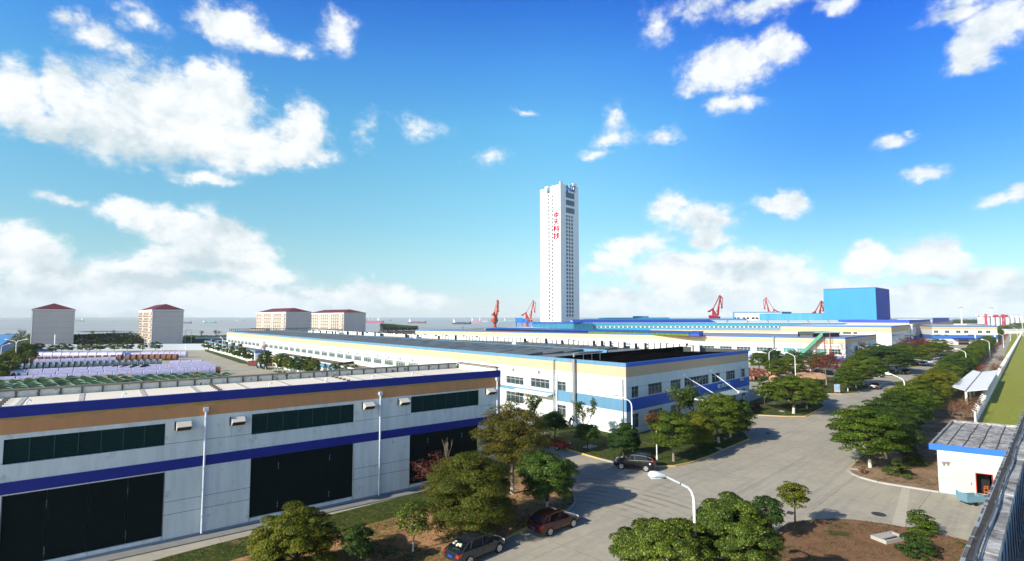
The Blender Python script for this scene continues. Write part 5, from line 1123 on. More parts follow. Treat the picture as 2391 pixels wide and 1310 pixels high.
LEAFT = leafmat('tawny_leaf', (.040, .055, .008), (.125, .115, .012), (.28, .12, .02))
LEAFR = leafmat('dark_red_leaf', (.085, .018, .022), (.20, .040, .035), (.28, .09, .05))
LEAFB = leafmat('brown_leaf', (.14, .055, .025), (.28, .12, .05), (.10, .10, .02))
LEAFG = leafmat('gloss_leaf', (.018, .048, .006), (.090, .150, .012), (.24, .26, .04), rough=.5, spec=.22)
BARK = mat('bark', (.10, .075, .055), .95, .1, col2=(.06, .045, .032), nscale=6, bump=.6, bscale=14)
BARKP = mat('pale_bark', (.30, .24, .18), .95, .1, col2=(.2, .16, .12), nscale=6)
LIME = mat('limewash', (.62, .58, .52), .95, .1, col2=(.48, .42, .36), nscale=5)

def leafmesh(name, centers, normals, size, m, rs, aspect=.5, clumpid=None):
    n = len(centers); nr = normals + rs.normal(0, .45, (n, 3)); nr /= np.linalg.norm(nr, axis=1)[:, None] + 1e-9
    a = np.cross(nr, rs.normal(0, 1, (n, 3))); a /= np.linalg.norm(a, axis=1)[:, None] + 1e-9; b = np.cross(nr, a)
    s = size * rs.uniform(.65, 1.3, (n, 1)); a = a * s * .5; b = b * s * .5 * aspect
    V = np.empty((n, 4, 3)); V[:, 0] = centers - a; V[:, 1] = centers + b * 1.0 - a * .1; V[:, 2] = centers + a - nr * s * .12; V[:, 3] = centers - b - a * .1
    me = bpy.data.meshes.new(name); me.vertices.add(n * 4); me.vertices.foreach_set('co', V.reshape(-1).astype('f'))
    me.loops.add(n * 4); me.loops.foreach_set('vertex_index', np.arange(n * 4, dtype='i')); me.polygons.add(n)
    me.polygons.foreach_set('loop_start', np.arange(0, n * 4, 4, dtype='i')); me.materials.append(m); me.update(calc_edges=True)
    t = me.attributes.new('tint', 'FLOAT_VECTOR', 'POINT'); q = np.zeros((n, 3)); q[:, 0] = np.clip(rs.normal(.45, .25, n) + (clumpid if clumpid is not None else 0), 0, 1); q[:, 1] = rs.uniform(0, 1, n)
    t.data.foreach_set('vector', np.repeat(q, 4, 0).reshape(-1).astype('f')); return me
def make_tree(name, label, seed, R, Hc, trunk_h, nclump=60, per=110, leaf=.22, cr=.75, m=None, flat=.55, trunk_r=.14, bark=None, limewash=True, lower=-.45, hollow=.55, limbs=7, fork=None, aspect=.5, gap=0.0, cat='tree', lobes=5, lobe=.28):
    "crown radius R, crown height Hc, clear trunk trunk_h. Origin at the trunk's foot"
    rs = np.random.RandomState(seed); t = thing(name, label, cat, (0, 0, 0)); cz = trunk_h + Hc * (-lower) / (1 - lower)
    top = Hc / (1 - lower)   # semi height above the centre
    cl = []; la = rs.uniform(0, 2 * pi, lobes); lh = rs.uniform(-.2, .9, lobes)
    k = 0
    while len(cl) < nclump and k < nclump * 40:
        k += 1; u = rs.normal(0, 1, 3); u /= np.linalg.norm(u); 
        if u[2] < lower: continue
        rad = hollow + (1 - hollow) * rs.uniform(0, 1) ** .6
        bump = 1 + lobe * max(0, max(cos(a - atan2(u[1], u[0])) ** 3 * (1 - abs(u[2] - h)) for a, h in zip(la, lh))) - lobe * .45
        p = np.array([u[0] * R * rad * bump, u[1] * R * rad * bump, u[2] * top * rad * (1 - .12 * rs.rand())])
        if gap and rs.rand() < gap: continue
        cl.append((p, u, cr * rs.uniform(.6, 1.25)))
    C_, Nn, T_ = [], [], []
    for p, u, c in cl:
        n = int(per * (c / cr) ** 2); d = rs.normal(0, 1, (n, 3)); d /= np.linalg.norm(d, axis=1)[:, None]; d[:, 2] = np.abs(d[:, 2]) * .9 - .25
        q = p + d * c * np.array([1, 1, flat]) * rs.uniform(.72, 1.05, (n, 1)); C_.append(q); Nn.append(d + u * .5 + np.array([0, 0, .35])); T_.append(np.full(n, rs.normal(0, .16)))
    C_ = np.concatenate(C_) + np.array([0, 0, cz]); Nn = np.concatenate(Nn); T_ = np.concatenate(T_)
    o = bpy.data.objects.new('crown', leafmesh('crown', C_, Nn, leaf, m or LEAF, rs, aspect, T_)); C.objects.link(o); o.parent = t
    b = MB(); lean = rs.normal(0, .05, 2) * trunk_h; zt = cz - .1 * top; tt = [(0, 0, -.05), (lean[0] * .3, lean[1] * .3, trunk_h * .45), (lean[0], lean[1], trunk_h), (lean[0] * .6, lean[1] * .6, zt), (0, 0, cz + top * .45)]
    wl = min(1.1, trunk_h * .5)
    def seg(z): 
        for (x0, y0, z0), (x1, y1, z1) in zip(tt, tt[1:]):
            if z <= z1: f = (z - z0) / (z1 - z0); return (x0 + (x1 - x0) * f, y0 + (y1 - y0) * f, z)
        return tt[-1]
    if limewash: b.tube([seg(0), seg(wl)], [trunk_r * 1.25, trunk_r * 1.05], 9, 1); b.tube([seg(wl + .001), seg(trunk_h * .8 + .2), tt[2], tt[3], tt[4]], [trunk_r * 1.02, trunk_r * .92, trunk_r * .8, trunk_r * .5, .03], 9, 0)
    else: b.tube([tt[0], seg(trunk_h * .4), tt[2], tt[3], tt[4]], [trunk_r * 1.3, trunk_r, trunk_r * .8, trunk_r * .5, .03], 9, 0)
    idx = rs.choice(len(cl), min(limbs * 2, len(cl)), replace=False)
    for i, j in enumerate(idx):
        p = cl[j][0]; z0 = trunk_h * (.85 if i % 2 else .98) + (i / len(idx)) * top * .4; s0 = seg(min(z0, cz)); e = (p[0] * .92, p[1] * .92, cz + p[2] * .9)
        mid = ((s0[0] + e[0]) * .45, (s0[1] + e[1]) * .45, s0[2] + (e[2] - s0[2]) * .6)
        b.tube([s0, mid, e], [trunk_r * .45, trunk_r * .28, .02], 5, 0, cap=False)
    tr = b.build('trunk', [bark or BARK, LIME], t, smooth=60); return t
def bare_tree(name, label, seed, H_, spread, m, leafm=None, nleaf=0, leaf=.2, fork_z=.3, rad=.1, depth=4, cat='tree', up=.6, cl=0.0):
    rs = random.Random(seed); npr = np.random.RandomState(seed); t = thing(name, label, cat, (0, 0, 0)); b = MB(); ends = []
    def br(p, d, L_, r, k):
        q = p + d * L_; mid = p + d * L_ * .5 + Vector((rs.uniform(-1, 1), rs.uniform(-1, 1), 0)) * L_ * .06
        b.tube([p, mid, q], [r, r * .8, r * .6], 5 if k > 1 else 7, 0, cap=False); ends.append(q) if k >= depth - 2 else None
        if k >= depth: return
        for i in range(rs.choice((2, 3, 3))):
            nd = (d * up + Vector((rs.uniform(-1, 1), rs.uniform(-1, 1), rs.uniform(.0, .8))) * spread).normalized(); br(q, nd, L_ * rs.uniform(.6, .82), r * .58, k + 1)
        if 0 < k < depth - 1: br(mid, (d * up + Vector((rs.uniform(-1, 1), rs.uniform(-1, 1), .4)) * spread).normalized(), L_ * .55, r * .4, depth - 1)
    nst = 1 if fork_z > 0 else 5
    for i in range(nst):
        d = Vector((rs.uniform(-.1, .1), rs.uniform(-.1, .1), 1)) if nst == 1 else Vector((rs.uniform(-.6, .6), rs.uniform(-.6, .6), 1)); br(Vector((0, 0, 0)), d.normalized(), H_ * (fork_z if nst == 1 else .3), rad, 0)
    top = max(e.z for e in ends); sc_ = H_ / top; b.v = [(x * sc_, y * sc_, z * sc_) for x, y, z in b.v]
    b.build('trunk', m, t)
    if nleaf:
        E = np.array([[e.x * sc_, e.y * sc_, e.z * sc_] for e in ends]); c = E[npr.randint(0, len(E), nleaf)] + npr.normal(0, 1, (nleaf, 3)) * (cl or .25)
        o = bpy.data.objects.new('leaves', leafmesh('leaves', c, npr.normal(0, .4, (nleaf, 3)) + np.array([0, 0, .7]), leaf, leafm, npr)); C.objects.link(o); o.parent = t
    return t

# street trees: four shapes of rounded camphor, shared by copies
SV = [make_tree('camphor_tree', 'x', 11 + i, 3.5, 5.0, 1.8, nclump=140, per=300, leaf=.17, cr=.82, m=[LEAF, LEAF, LEAFY, LEAFD][i], trunk_r=.15, lower=-.52) for i in range(4)]
SM = [make_tree('small_tree', 'x', 31 + i, 2.2, 3.5, 1.2, nclump=75, per=110, leaf=.24, cr=.6, m=[LEAF, LEAFY, LEAFD][i], trunk_r=.09, lower=-.8) for i in range(3)]
def tree_at(protos, k, px_base, py_base, hw, py_top, label, group=None, Y=None, base_z=.1, rz=None):
    "foot on the ground at the pixel; crown half width and top as seen in the photograph"
    x, y = G(px_base, py_base, base_z) if Y is None else (atY(px_base, Y), Y)
    pr = protos[k % len(protos)]; d = pr['_R'], pr['_H']; s = hw * y / FOC / d[0]; sz_ = max(.3, (zat(py_top, y) - base_z) / d[1])
    return place(pr, (x, y, base_z), rz if rz is not None else (px_base * 1.7) % 6.28, (s, s, sz_), label, group)
for p in SV: p['_R'] = 3.5; p['_H'] = 6.8
for p in SM: p['_R'] = 2.2; p['_H'] = 4.7
# single foreground trees
def solo(px, py, hw, ytop, ycrown, label, seed, m, per=120, nclump=90, leaf=.2, cr=.7, lower=-.55, Y=None, name='tree', **k):
    x, y = G(px, py, .1) if Y is None else (atY(px, Y), Y); R = hw * y / FOC * .93; zt = zat(ytop, y) - .1; zc = max(.35, zat(ycrown, y) - .1)
    t = make_tree(name, label, seed, R, (zt - zc) * .96, zc, nclump=nclump, per=per, leaf=leaf, cr=cr, m=m, lower=lower, **k); t.location = (x, y, .08); return t
solo(690, 1345, 92, 1168, 1330, 'broad glossy green tree in front of the second steel door', 101, LEAFY, per=330, nclump=160, leaf=.14, cr=.6, trunk_r=.16, hollow=.45, limewash=False, lobes=7, name='magnolia_tree')
solo(833, 1335, 38, 1217, 1298, 'small dark round-headed tree on the brown soil by the warehouse', 102, LEAFD, per=100, nclump=60, leaf=.15, cr=.42, trunk_r=.07, limewash=False, name='small_tree')
solo(964, 1288, 37, 1160, 1240, 'slim bright-leaved young tree between the dark round tree and the olive tree', 103, LEAFG, per=50, nclump=60, leaf=.17, cr=.42, trunk_r=.06, limewash=True, name='young_tree')
solo(1098, 1246, 106, 1043, 1236, 'very large dense olive-yellow tree beside the warehouse', 104, LEAFO, per=430, nclump=250, leaf=.135, cr=.85, trunk_r=.2, limewash=False, hollow=.5, lobe=.3, lobes=7, name='olive_green_tree')
solo(1196, 1153, 92, 922, 1095, 'tall tawny feathery tree with whitewashed trunk at the warehouse corner', 105, LEAFT, per=190, nclump=290, leaf=.15, cr=.75, trunk_r=.17, bark=BARKP, hollow=.2, lobe=.35, flat=.8, limbs=14, name='feathery_tree')
solo(1277, 1190, 66, 1048, 1150, 'dense dark glossy tree at the rounded kerb behind the red car', 106, LEAFG, per=330, nclump=150, leaf=.14, cr=.62, trunk_r=.12, name='magnolia_tree')
solo(1456, 1066, 35, 978, 1053, 'dense egg-shaped dark tree beside the lamp post and black estate car', 107, LEAFD, per=190, nclump=90, leaf=.2, cr=.62, trunk_r=.10, limewash=False, lobe=.1, hollow=.5, name='clipped_tree')
solo(1372, 1050, 27, 985, 1027, 'small half-shaded clipped tree on the lawn left of the dense egg-shaped one', 108, LEAFD, per=120, nclump=60, leaf=.2, cr=.55, trunk_r=.08, limewash=False, name='small_tree')
solo(1295, 1022, 30, 958, 1004, 'dark shaded tree behind the red pickup', 109, LEAFD, per=120, nclump=70, leaf=.22, cr=.7, trunk_r=.1, limewash=False, name='small_tree')
solo(1573, 1077, 47, 953, 1037, 'round green tree with tan trunk right of the camera pole', 110, LEAF, per=250, nclump=115, leaf=.19, cr=.75, trunk_r=.14, limewash=False, bark=BARKP, name='camphor_tree')
solo(1628, 1054, 36, 958, 1030, 'yellow-green tree between the tan-trunked tree and the kerb trees', 111, LEAFY, per=250, nclump=100, leaf=.19, cr=.75, trunk_r=.1, limewash=False, name='camphor_tree')
solo(1679, 1034, 62, 915, 1005, 'largest dark green tree in front of the glass canopy', 112, LEAF, per=250, nclump=140, leaf=.19, cr=.85, trunk_r=.14, name='camphor_tree')
solo(1706, 1021, 46, 935, 1000, 'rounded tree overhanging the entrance drive at the bed tip', 113, LEAF, per=250, nclump=110, leaf=.19, cr=.8, trunk_r=.13, name='camphor_tree')
solo(1853, 966, 62, 868, 935, 'spreading dark green tree on the kerbed island with short white trunk', 114, LEAF, per=250, nclump=130, leaf=.19, cr=.95, trunk_r=.22, name='camphor_tree')
solo(1884, 953, 46, 883, 940, 'tree at the right tip of the island throwing a shadow on the road', 115, LEAF, per=250, nclump=100, leaf=.19, cr=.9, trunk_r=.14, name='camphor_tree')
solo(1901, 941, 26, 888, 930, 'smaller tree peeping out behind the island tip tree', 116, LEAFY, per=100, nclump=50, leaf=.28, cr=.8, trunk_r=.13, name='camphor_tree')
solo(1787, 957, 30, 872, 935, 'upright tree green above and russet below on the island', 117, LEAFG, per=16, nclump=100, leaf=.42, cr=.55, trunk_r=.10, hollow=.2, limewash=False, name='young_tree')
solo(1532, 1350, 120, 1198, 1345, 'left one of the two big leafy trees at the bottom edge', 118, LEAFG, per=430, nclump=190, leaf=.12, cr=.52, trunk_r=.12, limewash=False, lobes=7, Y=29, name='privet_tree')
solo(1702, 1330, 98, 1148, 1325, 'right and taller of the two big leafy trees at the bottom edge', 119, LEAFG, per=430, nclump=230, leaf=.12, cr=.52, trunk_r=.12, limewash=False, lobes=8, Y=30.5, name='privet_tree')
solo(1796, 1264, 33, 1150, 1222, 'small round tree touching the big bottom trees on their right', 120, LEAFD, per=90, nclump=70, leaf=.15, cr=.4, trunk_r=.06, limewash=False, name='small_tree')
solo(1857, 1241, 36, 1118, 1178, 'slim lone tree with open crown beside the road drain', 121, LEAFY, per=70, nclump=85, leaf=.15, cr=.38, trunk_r=.065, limewash=False, hollow=.2, name='young_tree')
# the long row beside the main road
P0 = Vector(G(2032, 1094)); P1 = Vector(G(2333, 783)); dv = (P1 - P0); Ltot = dv.length; dv.normalize(); pos = 0.0; rr = random.Random(8)
names = ['first and nearest tree of the long roadside row, its whitewashed trunk clear', 'second tree of the long roadside row']
i = 0
while pos < Ltot:
    p = P0 + dv * pos + Vector((rr.uniform(-.6, .6), rr.uniform(-.6, .6))); s = rr.uniform(.80, .98)
    if i == 0: p = P0; s = 1.08
    k = rr.choice((0, 0, 1, 3)) if not (9 <= i <= 14) else 2
    lb = 'green tree in the long roadside row beyond the nearest one' if i < 9 else ('yellowing tree in the roadside row beside the white carport' if i <= 14 else 'green tree in the far part of the long roadside row')
    if i == 0: lb = names[0]
    elif i < 9: lb = ['second', 'third', 'fourth', 'fifth', 'sixth', 'seventh', 'eighth', 'ninth'][i - 1] + ' tree from the near end of the long roadside row'
    place(SV[k], (p.x, p.y, .1), rr.uniform(0, 6.28), (s, s, s * rr.uniform(.92, 1.05)), lb, 'trees of the long roadside row'); pos += 5.6 if i < 9 else 6.6; i += 1
# parking-side trees
T_ = [(0, 1980, 914, 29, 857, 'yellow-green tree just right of the blue sign board'), (0, 1999, 906, 40, 842, 'taller tree standing between the sign board and the black hatchback'), (1, 2017, 899, 50, 828, 'broad tree shading the parked dark car near the sign'),
      (3, 2073, 873, 55, 806, 'dark spreading tree on the second parking island'), (1, 2092, 868, 45, 812, 'tree half hidden beside the dark saloon on the second island'), (0, 2124, 854, 46, 803, 'round tree with pale trunk on the third parking island'), (2, 2163, 839, 32, 800, 'yellowish tree behind the white parked cars'), (2, 2194, 831, 30, 790, 'yellow-green tree nearest the closing building at the road end'), (3, 2052, 860, 45, 802, 'dark tree behind the second parking island'),
      (0, 1773, 868, 24, 822, 'leftmost tree of the car park row, in front of the porch'), (3, 1806, 868, 29, 811, 'tall tree of the car park row behind the curved lamp'), (0, 1813, 884, 27, 836, 'low tree behind the reels and the white car'), (0, 1850, 880, 31, 828, 'car park tree above the silver car'), (3, 1852, 862, 26, 816, 'car park tree below the green stair'), (3, 1893, 868, 28, 818, 'car park tree right of the green stair foot'), (2, 1916, 872, 25, 826, 'yellow-green car park tree left of the red-leaved tree'), (3, 1925, 862, 24, 822, 'dark car park tree behind the red-leaved one'), (0, 2030, 868, 40, 812, 'green tree behind the broad tree near the sign'), (3, 2110, 846, 36, 800, 'dark tree deep behind the third island'), (0, 2178, 836, 26, 798, 'tree between the two yellowish ones by the parked cars')]
for k, px, py, hw, yt, lb in T_: tree_at(SV, k, px, py, hw * .86, yt, lb)
# island shrubs and half-hidden middle tree
tree_at(SM, 0, 1842, 936, 30, 880, 'bushy tree behind the spreading island tree'); tree_at(SM, 2, 1905, 905, 16, 885, 'small bush by the pile of tan reels')
# red-leaved trees
solo(1930, 899, 46, 820, 868, 'dark red-leaved tree standing on the lawn by the sign board', 130, LEAFR, per=60, nclump=110, leaf=.24, cr=.7, trunk_r=.13, hollow=.2, limewash=False, bark=BARKP, name='red_leaved_tree')
solo(1953, 884, 36, 818, 862, 'second dark red-leaved tree just behind the first', 131, LEAFR, per=60, nclump=80, leaf=.25, cr=.75, trunk_r=.13, hollow=.2, limewash=False, name='red_leaved_tree')
solo(2127, 838, 24, 780, 812, 'dark red tree in front of the tan-banded hall', 132, LEAFR, per=50, nclump=60, leaf=.4, cr=1.2, trunk_r=.2, hollow=.2, limewash=False, name='red_leaved_tree')
solo(2165, 832, 18, 784, 812, 'thin reddish tree by the tall hall downpipe', 133, LEAFR, per=26, nclump=40, leaf=.4, cr=1.2, trunk_r=.15, hollow=.2, limewash=False, name='red_leaved_tree')
solo(1028, 1160, 68, 1046, 1140, 'ragged dark red shrub tree before the third steel door', 134, LEAFR, per=34, nclump=130, leaf=.13, cr=.5, trunk_r=.06, hollow=.1, gap=.1, limewash=False, limbs=14, bark=BARKP, name='red_leaved_tree', lower=-.75, lobe=.6)
t = bare_tree('bare_tree', 'bare pale branches rising out of the ragged red shrub', 5, 5.2, .28, BARKP, rad=.06, depth=3, fork_z=.3, up=1.2); t.location = (*G(1042, 1152), .1)
def sparse(px, py, ht, lb, seed, leafm, nl, leaf=.3, sp=.55, m=BARK, d=4, cl=.25, rad=.08, name='sparse_tree', fz=.25):
    x, y = G(px, py, .1); t = bare_tree(name, lb, seed, max(1, zat(ht, y) - .1), sp, m, leafm, nl, leaf, fz, rad, d, cl=cl); t.location = (x, y, .1); return t
sparse(1367, 1030, 931, 'thin open tree with tufted dark leaves against the white side wall', 41, LEAFD, 1500, .24, .5, cl=.13, rad=.06, name='loquat_tree')
sparse(1250, 1015, 925, 'thin tufted tree behind the tawny feathery tree', 42, LEAFD, 1300, .26, .5, cl=.14, rad=.06, name='loquat_tree')
sparse(1588, 1012, 903, 'open light-green tree with visible limbs by the glass canopy', 43, LEAFG, 1500, .3, .6, cl=.2, rad=.12)
sparse(1622, 1005, 905, 'sparse tree with dark tufts in front of the glass canopy', 44, LEAFD, 1500, .34, .6, cl=.2, rad=.1, name='loquat_tree')
sparse(1527, 1022, 962, 'small brown-leaved bush tree against the shaded front wall', 45, LEAFB, 1300, .22, .55, cl=.14, rad=.06, fz=0, name='brown_bush')
sparse(1967, 860, 800, 'bare twiggy tree at the corner of the green-stair factory', 46, LEAFR, 250, .3, .5, cl=.3, rad=.16)
sparse(2018, 848, 797, 'bare reddish twiggy tree before the shaded end canopy', 47, LEAFR, 350, .35, .5, cl=.35, rad=.2)
sparse(2246, 985, 935, 'tangled brown leafless bush beside the white fence', 48, LEAFB, 1800, .16, .8, m=BARKP, cl=.3, rad=.035, fz=0, name='brown_bush')
sparse(2268, 968, 928, 'second brown leafless bush nearer the carport', 49, LEAFB, 1500, .18, .8, m=BARKP, cl=.3, rad=.035, fz=0, name='brown_bush')
sparse(2222, 972, 945, 'low straw-brown bush under the roadside trees', 50, LEAFB, 900, .16, .8, m=BARKP, cl=.3, rad=.03, fz=0, name='brown_bush')
sparse(2338, 850, 832, 'small bare red bush beside the far path', 51, LEAFB, 500, .3, .7, m=BARKP, cl=.4, rad=.05, fz=0, name='brown_bush')
sparse(2322, 875, 852, 'brown thicket along the fence by the far path', 52, LEAFB, 900, .3, .9, m=BARKP, cl=.7, rad=.05, fz=0, name='brown_bush')
for k, (px, py, lb) in enumerate(((44, 800, 'bare brown tree on the far left shore'), (20, 802, 'russet bare tree at the left edge of the shore'), (216, 790, 'leafless tree on the shore between the two left dormitories'), (268, 789, 'wide leafless tree on the shore between the two left dormitories'), (306, 790, 'leafless tree just left of the second dormitory'), (470, 790, 'leafless tree on the shore right of the second dormitory'), (505, 789, 'small russet leafless tree left of the long factory end'), (913, 775, 'leafless tree by the shore hedge right of the dormitories'))):
    x, y = G(px, py); t = bare_tree('bare_tree', lb, 60 + k, 6.5 if k else 9, .75, BARK, LEAFB, 500 if k in (0, 1, 6) else 120, .4, .22, .22, 4, cl=.5); t.location = (x, y, 0)
# trees of the yard
Y_ = [(1, 88, 822, 13, 801), (0, 122, 824, 11, 804), (1, 143, 823, 10, 801), (0, 160, 823, 10, 803), (1, 192, 823, 12, 801), (1, 209, 824, 10, 803), (0, 233, 822, 13, 797), (1, 267, 822, 13, 799), (0, 297, 822, 13, 796), (1, 333, 821, 10, 801), (0, 363, 820, 12, 797)]
for j, (k, px, py, hw, yt) in enumerate(Y_): tree_at([SM[0], SM[1]], k, px, py, hw, yt, 'small round tree in the row before the white yard wall' if j < 10 else 'last round tree of the yard wall row, right of the second dormitory front', None if j == 10 else 'round trees before the yard wall')
for j, (px, py, hw, yt) in enumerate(((62, 832, 17, 802), (42, 842, 17, 808), (22, 852, 18, 818), (72, 846, 14, 815), (2, 862, 20, 828), (45, 862, 17, 828), (20, 880, 20, 842), (-12, 895, 24, 850), (58, 826, 12, 800), (4, 900, 14, 868))): tree_at(SV, j % 3, px, py, hw, yt, 'green tree in the dense cluster at the left edge of the yard', 'clustered trees at the left edge of the yard')
for j, (px, py, hw, yt) in enumerate(((482, 817, 9, 797), (497, 820, 10, 800), (508, 823, 9, 801), (518, 825, 10, 804), (529, 829, 11, 805), (542, 833, 11, 807), (553, 837, 11, 809), (564, 841, 12, 811), (577, 846, 12, 815))): tree_at(SM, j % 2 * 2, px, py, hw, yt, 'dark round tree in the row beside the far low annex', 'trees beside the far low annex')
for j, (px, py, hw, yt) in enumerate(((620, 862, 17, 817), (648, 867, 14, 826), (660, 869, 15, 824), (671, 872, 13, 832), (688, 874, 15, 831), (706, 877, 15, 832), (722, 881, 14, 831), (733, 886, 16, 838), (779, 895, 14, 847), (809, 898, 12, 851), (828, 897, 12, 850))): tree_at(SM, [0, 1, 0, 1, 0, 2, 0, 1, 1, 1, 0][j], px, py, hw, yt, 'lone dark tree in front of the cooling tower annex' if j == 0 else ('round tree in the row beside the long low annex' if j < 8 else 'yellow-green treetop peeping over the warehouse parapet'), None if j == 0 else ('trees beside the long low annex' if j < 8 else 'treetops behind the warehouse parapet'))
for j, (px, py, w_, l_) in enumerate(((540, 850, 0, 0),)):
    pass
poly = [(478, 820), (560, 848), (588, 853), (585, 847), (520, 824), (482, 816)]; sheet('lawn', [G(*p) for p in poly], .06, MATS['turf'])
for q in ([(610, 862), (632, 864), (640, 860), (618, 858)], [(636, 868), (660, 873), (672, 869), (650, 865)]): sheet('lawn', [G(*p) for p in q], .06, MATS['turf'])
# shrubs
def shrub(px, py, hw, h_, lb, seed, m=LEAFD, leaf=.12, per=120, n=55, cr=.32):
    x, y = G(px, py, .12); R = hw * y / FOC; t = make_tree('shrub', lb, seed, R, h_ * y / FOC * 1.25, .08, nclump=n, per=per, leaf=leaf, cr=cr, m=m, trunk_r=.03, limewash=False, cat='shrub', lower=-.2, limbs=8, hollow=.35); t.location = (x, y, .1)
shrub(2095, 1112, 27, 32, 'low spreading shrub in the grass left of the small white hut', 140); shrub(2134, 1083, 23, 30, 'rounded shrub just behind the low spreading one', 141)
shrub(2154, 1246, 28, 42, 'dense shrub at the edge of the side road, bottom right', 142, LEAF); shrub(2140, 1297, 38, 42, 'wide low shrub beside the concrete pit', 143, LEAFD)
shrub(1640, 1045, 20, 26, 'dark low shrub in the shade of the kerb trees', 144); shrub(1738, 968, 16, 30, 'dark cycad-like bush by the shaded front wall', 145, leaf=.3, cr=.5); shrub(1766, 955, 10, 10, 'low red-leaved bush on the island', 146, LEAFR, .2, 60, 30, .3)
shrub(1620, 986, 12, 16, 'small crimson bush near the canopy', 147, LEAFR, .2, 60, 26, .3); shrub(2014, 1105, 8, 14, 'dry brown stump bush by the kerb tip', 148, LEAFB, .1, 60, 20, .15); shrub(2068, 872, 9, 10, 'clipped dark bush at the second island tip', 149, leaf=.25, cr=.5)
shrub(1850, 905, 26, 26, 'olive bush behind the reels', 150, LEAFO, .22, 80, 50, .6)
# shore scrub that reads as one mass
def scrub(name, pxs, y0, y1, h0, h1, m, seed, n=9000, leaf=.9):
    rs = np.random.RandomState(seed); A = np.array([G(p[0], p[1]) for p in pxs]); k = rs.randint(0, len(A) - 1, n); f = rs.rand(n, 1); P = A[k] * (1 - f) + A[k + 1] * f
    v = P / np.linalg.norm(P, axis=1)[:, None]; P = P + v * rs.uniform(0, y1, (n, 1)); hh = (np.sin(P[:, 0] * .11) * .25 + np.sin(P[:, 0] * .043 + 2) * .3 + 1) * h1; z = rs.uniform(0, 1, n) ** .5 * hh
    c = np.column_stack([P + rs.normal(0, .6, (n, 2)), z]); nn = rs.normal(0, .5, (n, 3)) + np.array([-.3, -.4, .6]); return props_stuff(leafmesh(name, c, nn, leaf, m, rs), name)
def props_stuff(me, name):
    o = bpy.data.objects.new(name, me); C.objects.link(o); o['kind'] = 'stuff'; return o
props(scrub('shore_scrub', [(-400, 806), (70, 806), (175, 804), (330, 802)], 0, 45, 3, 4.6, LEAFD, 1, 16000, 1.1), 'dark evergreen scrub along the shore behind the yard wall', 'scrub')
props(scrub('shore_scrub', [(428, 795), (535, 790)], 0, 30, 2, 3.6, LEAFD, 2, 4000, 1.1), 'dark scrub on the shore right of the second dormitory', 'scrub')
props(scrub('shore_scrub', [(888, 777), (975, 772)], 0, 40, 3, 6.5, LEAFD, 3, 5000, 1.6), 'dark scrub behind the long factory by the power pole', 'scrub')
props(scrub('far_woods', [(2225, 756), (2290, 757), (2500, 758)], 0, 160, 3, 9, LEAFD, 4, 9000, 3.2), 'dark woods before the far silos', 'woods')
props(scrub('far_woods', [(2333, 779), (2400, 776), (2470, 778)], 0, 60, 3, 7, LEAFO, 5, 5000, 1.6), 'low trees beyond the end of the roadside row', 'woods')
props(scrub('fence_brush', [(2268, 895), (2290, 858), (2338, 800), (2352, 783)], 0, 6, .5, 1.4, LEAFB, 6, 5000, .35), 'brown dry brush along the fence beside the far path', 'brush')
# tufts and litter on the beds
def tufts():
    rs = np.random.RandomState(9)
    def inside(P, poly):
        c = np.zeros(len(P), bool); n = len(poly)
        for i in range(n):
            (x0, y0), (x1, y1) = poly[i], poly[(i + 1) % n]
            m = ((y0 > P[:, 1]) != (y1 > P[:, 1])) & (P[:, 0] < (x1 - x0) * (P[:, 1] - y0) / (y1 - y0 + 1e-12) + x0); c ^= m
        return c
    for poly, m, dn in LAWNS:
        A = np.array(poly); lo, hi = A.min(0), A.max(0); lo = np.maximum(lo, (-60, 25)); hi = np.minimum(hi, (200, 210)); ar = max(0, (hi - lo).prod()); n = int(min(60000, ar * 26)); 
        if n < 50: continue
        P = rs.uniform(lo, hi, (n, 2)); P = P[inside(P, poly)]; d = P[:, 1]; keep = rs.rand(len(P)) < np.clip(70 / d, 0, 1) ** 1.5; P = P[keep]
        ph = np.sin(P[:, 0] * 1.1 + np.sin(P[:, 1] * .9) * 2) + np.sin(P[:, 1] * 1.3 + np.sin(P[:, 0] * .7) * 2); P = P[ph > rs.normal(-.4, .7, len(P))]
        c = np.column_stack([P, np.full(len(P), .15)]); mm = LEAFG if m in ('turf',) else LEAFO
        me = leafmesh('grass_tufts', c, rs.normal(0, .6, (len(P), 3)) + np.array([0, -.5, .6]), .13, mm, rs, .35); o = props_stuff(me, 'grass_tufts'); props(o, 'short tufts and dry litter on the planted beds', 'grass')
tufts()
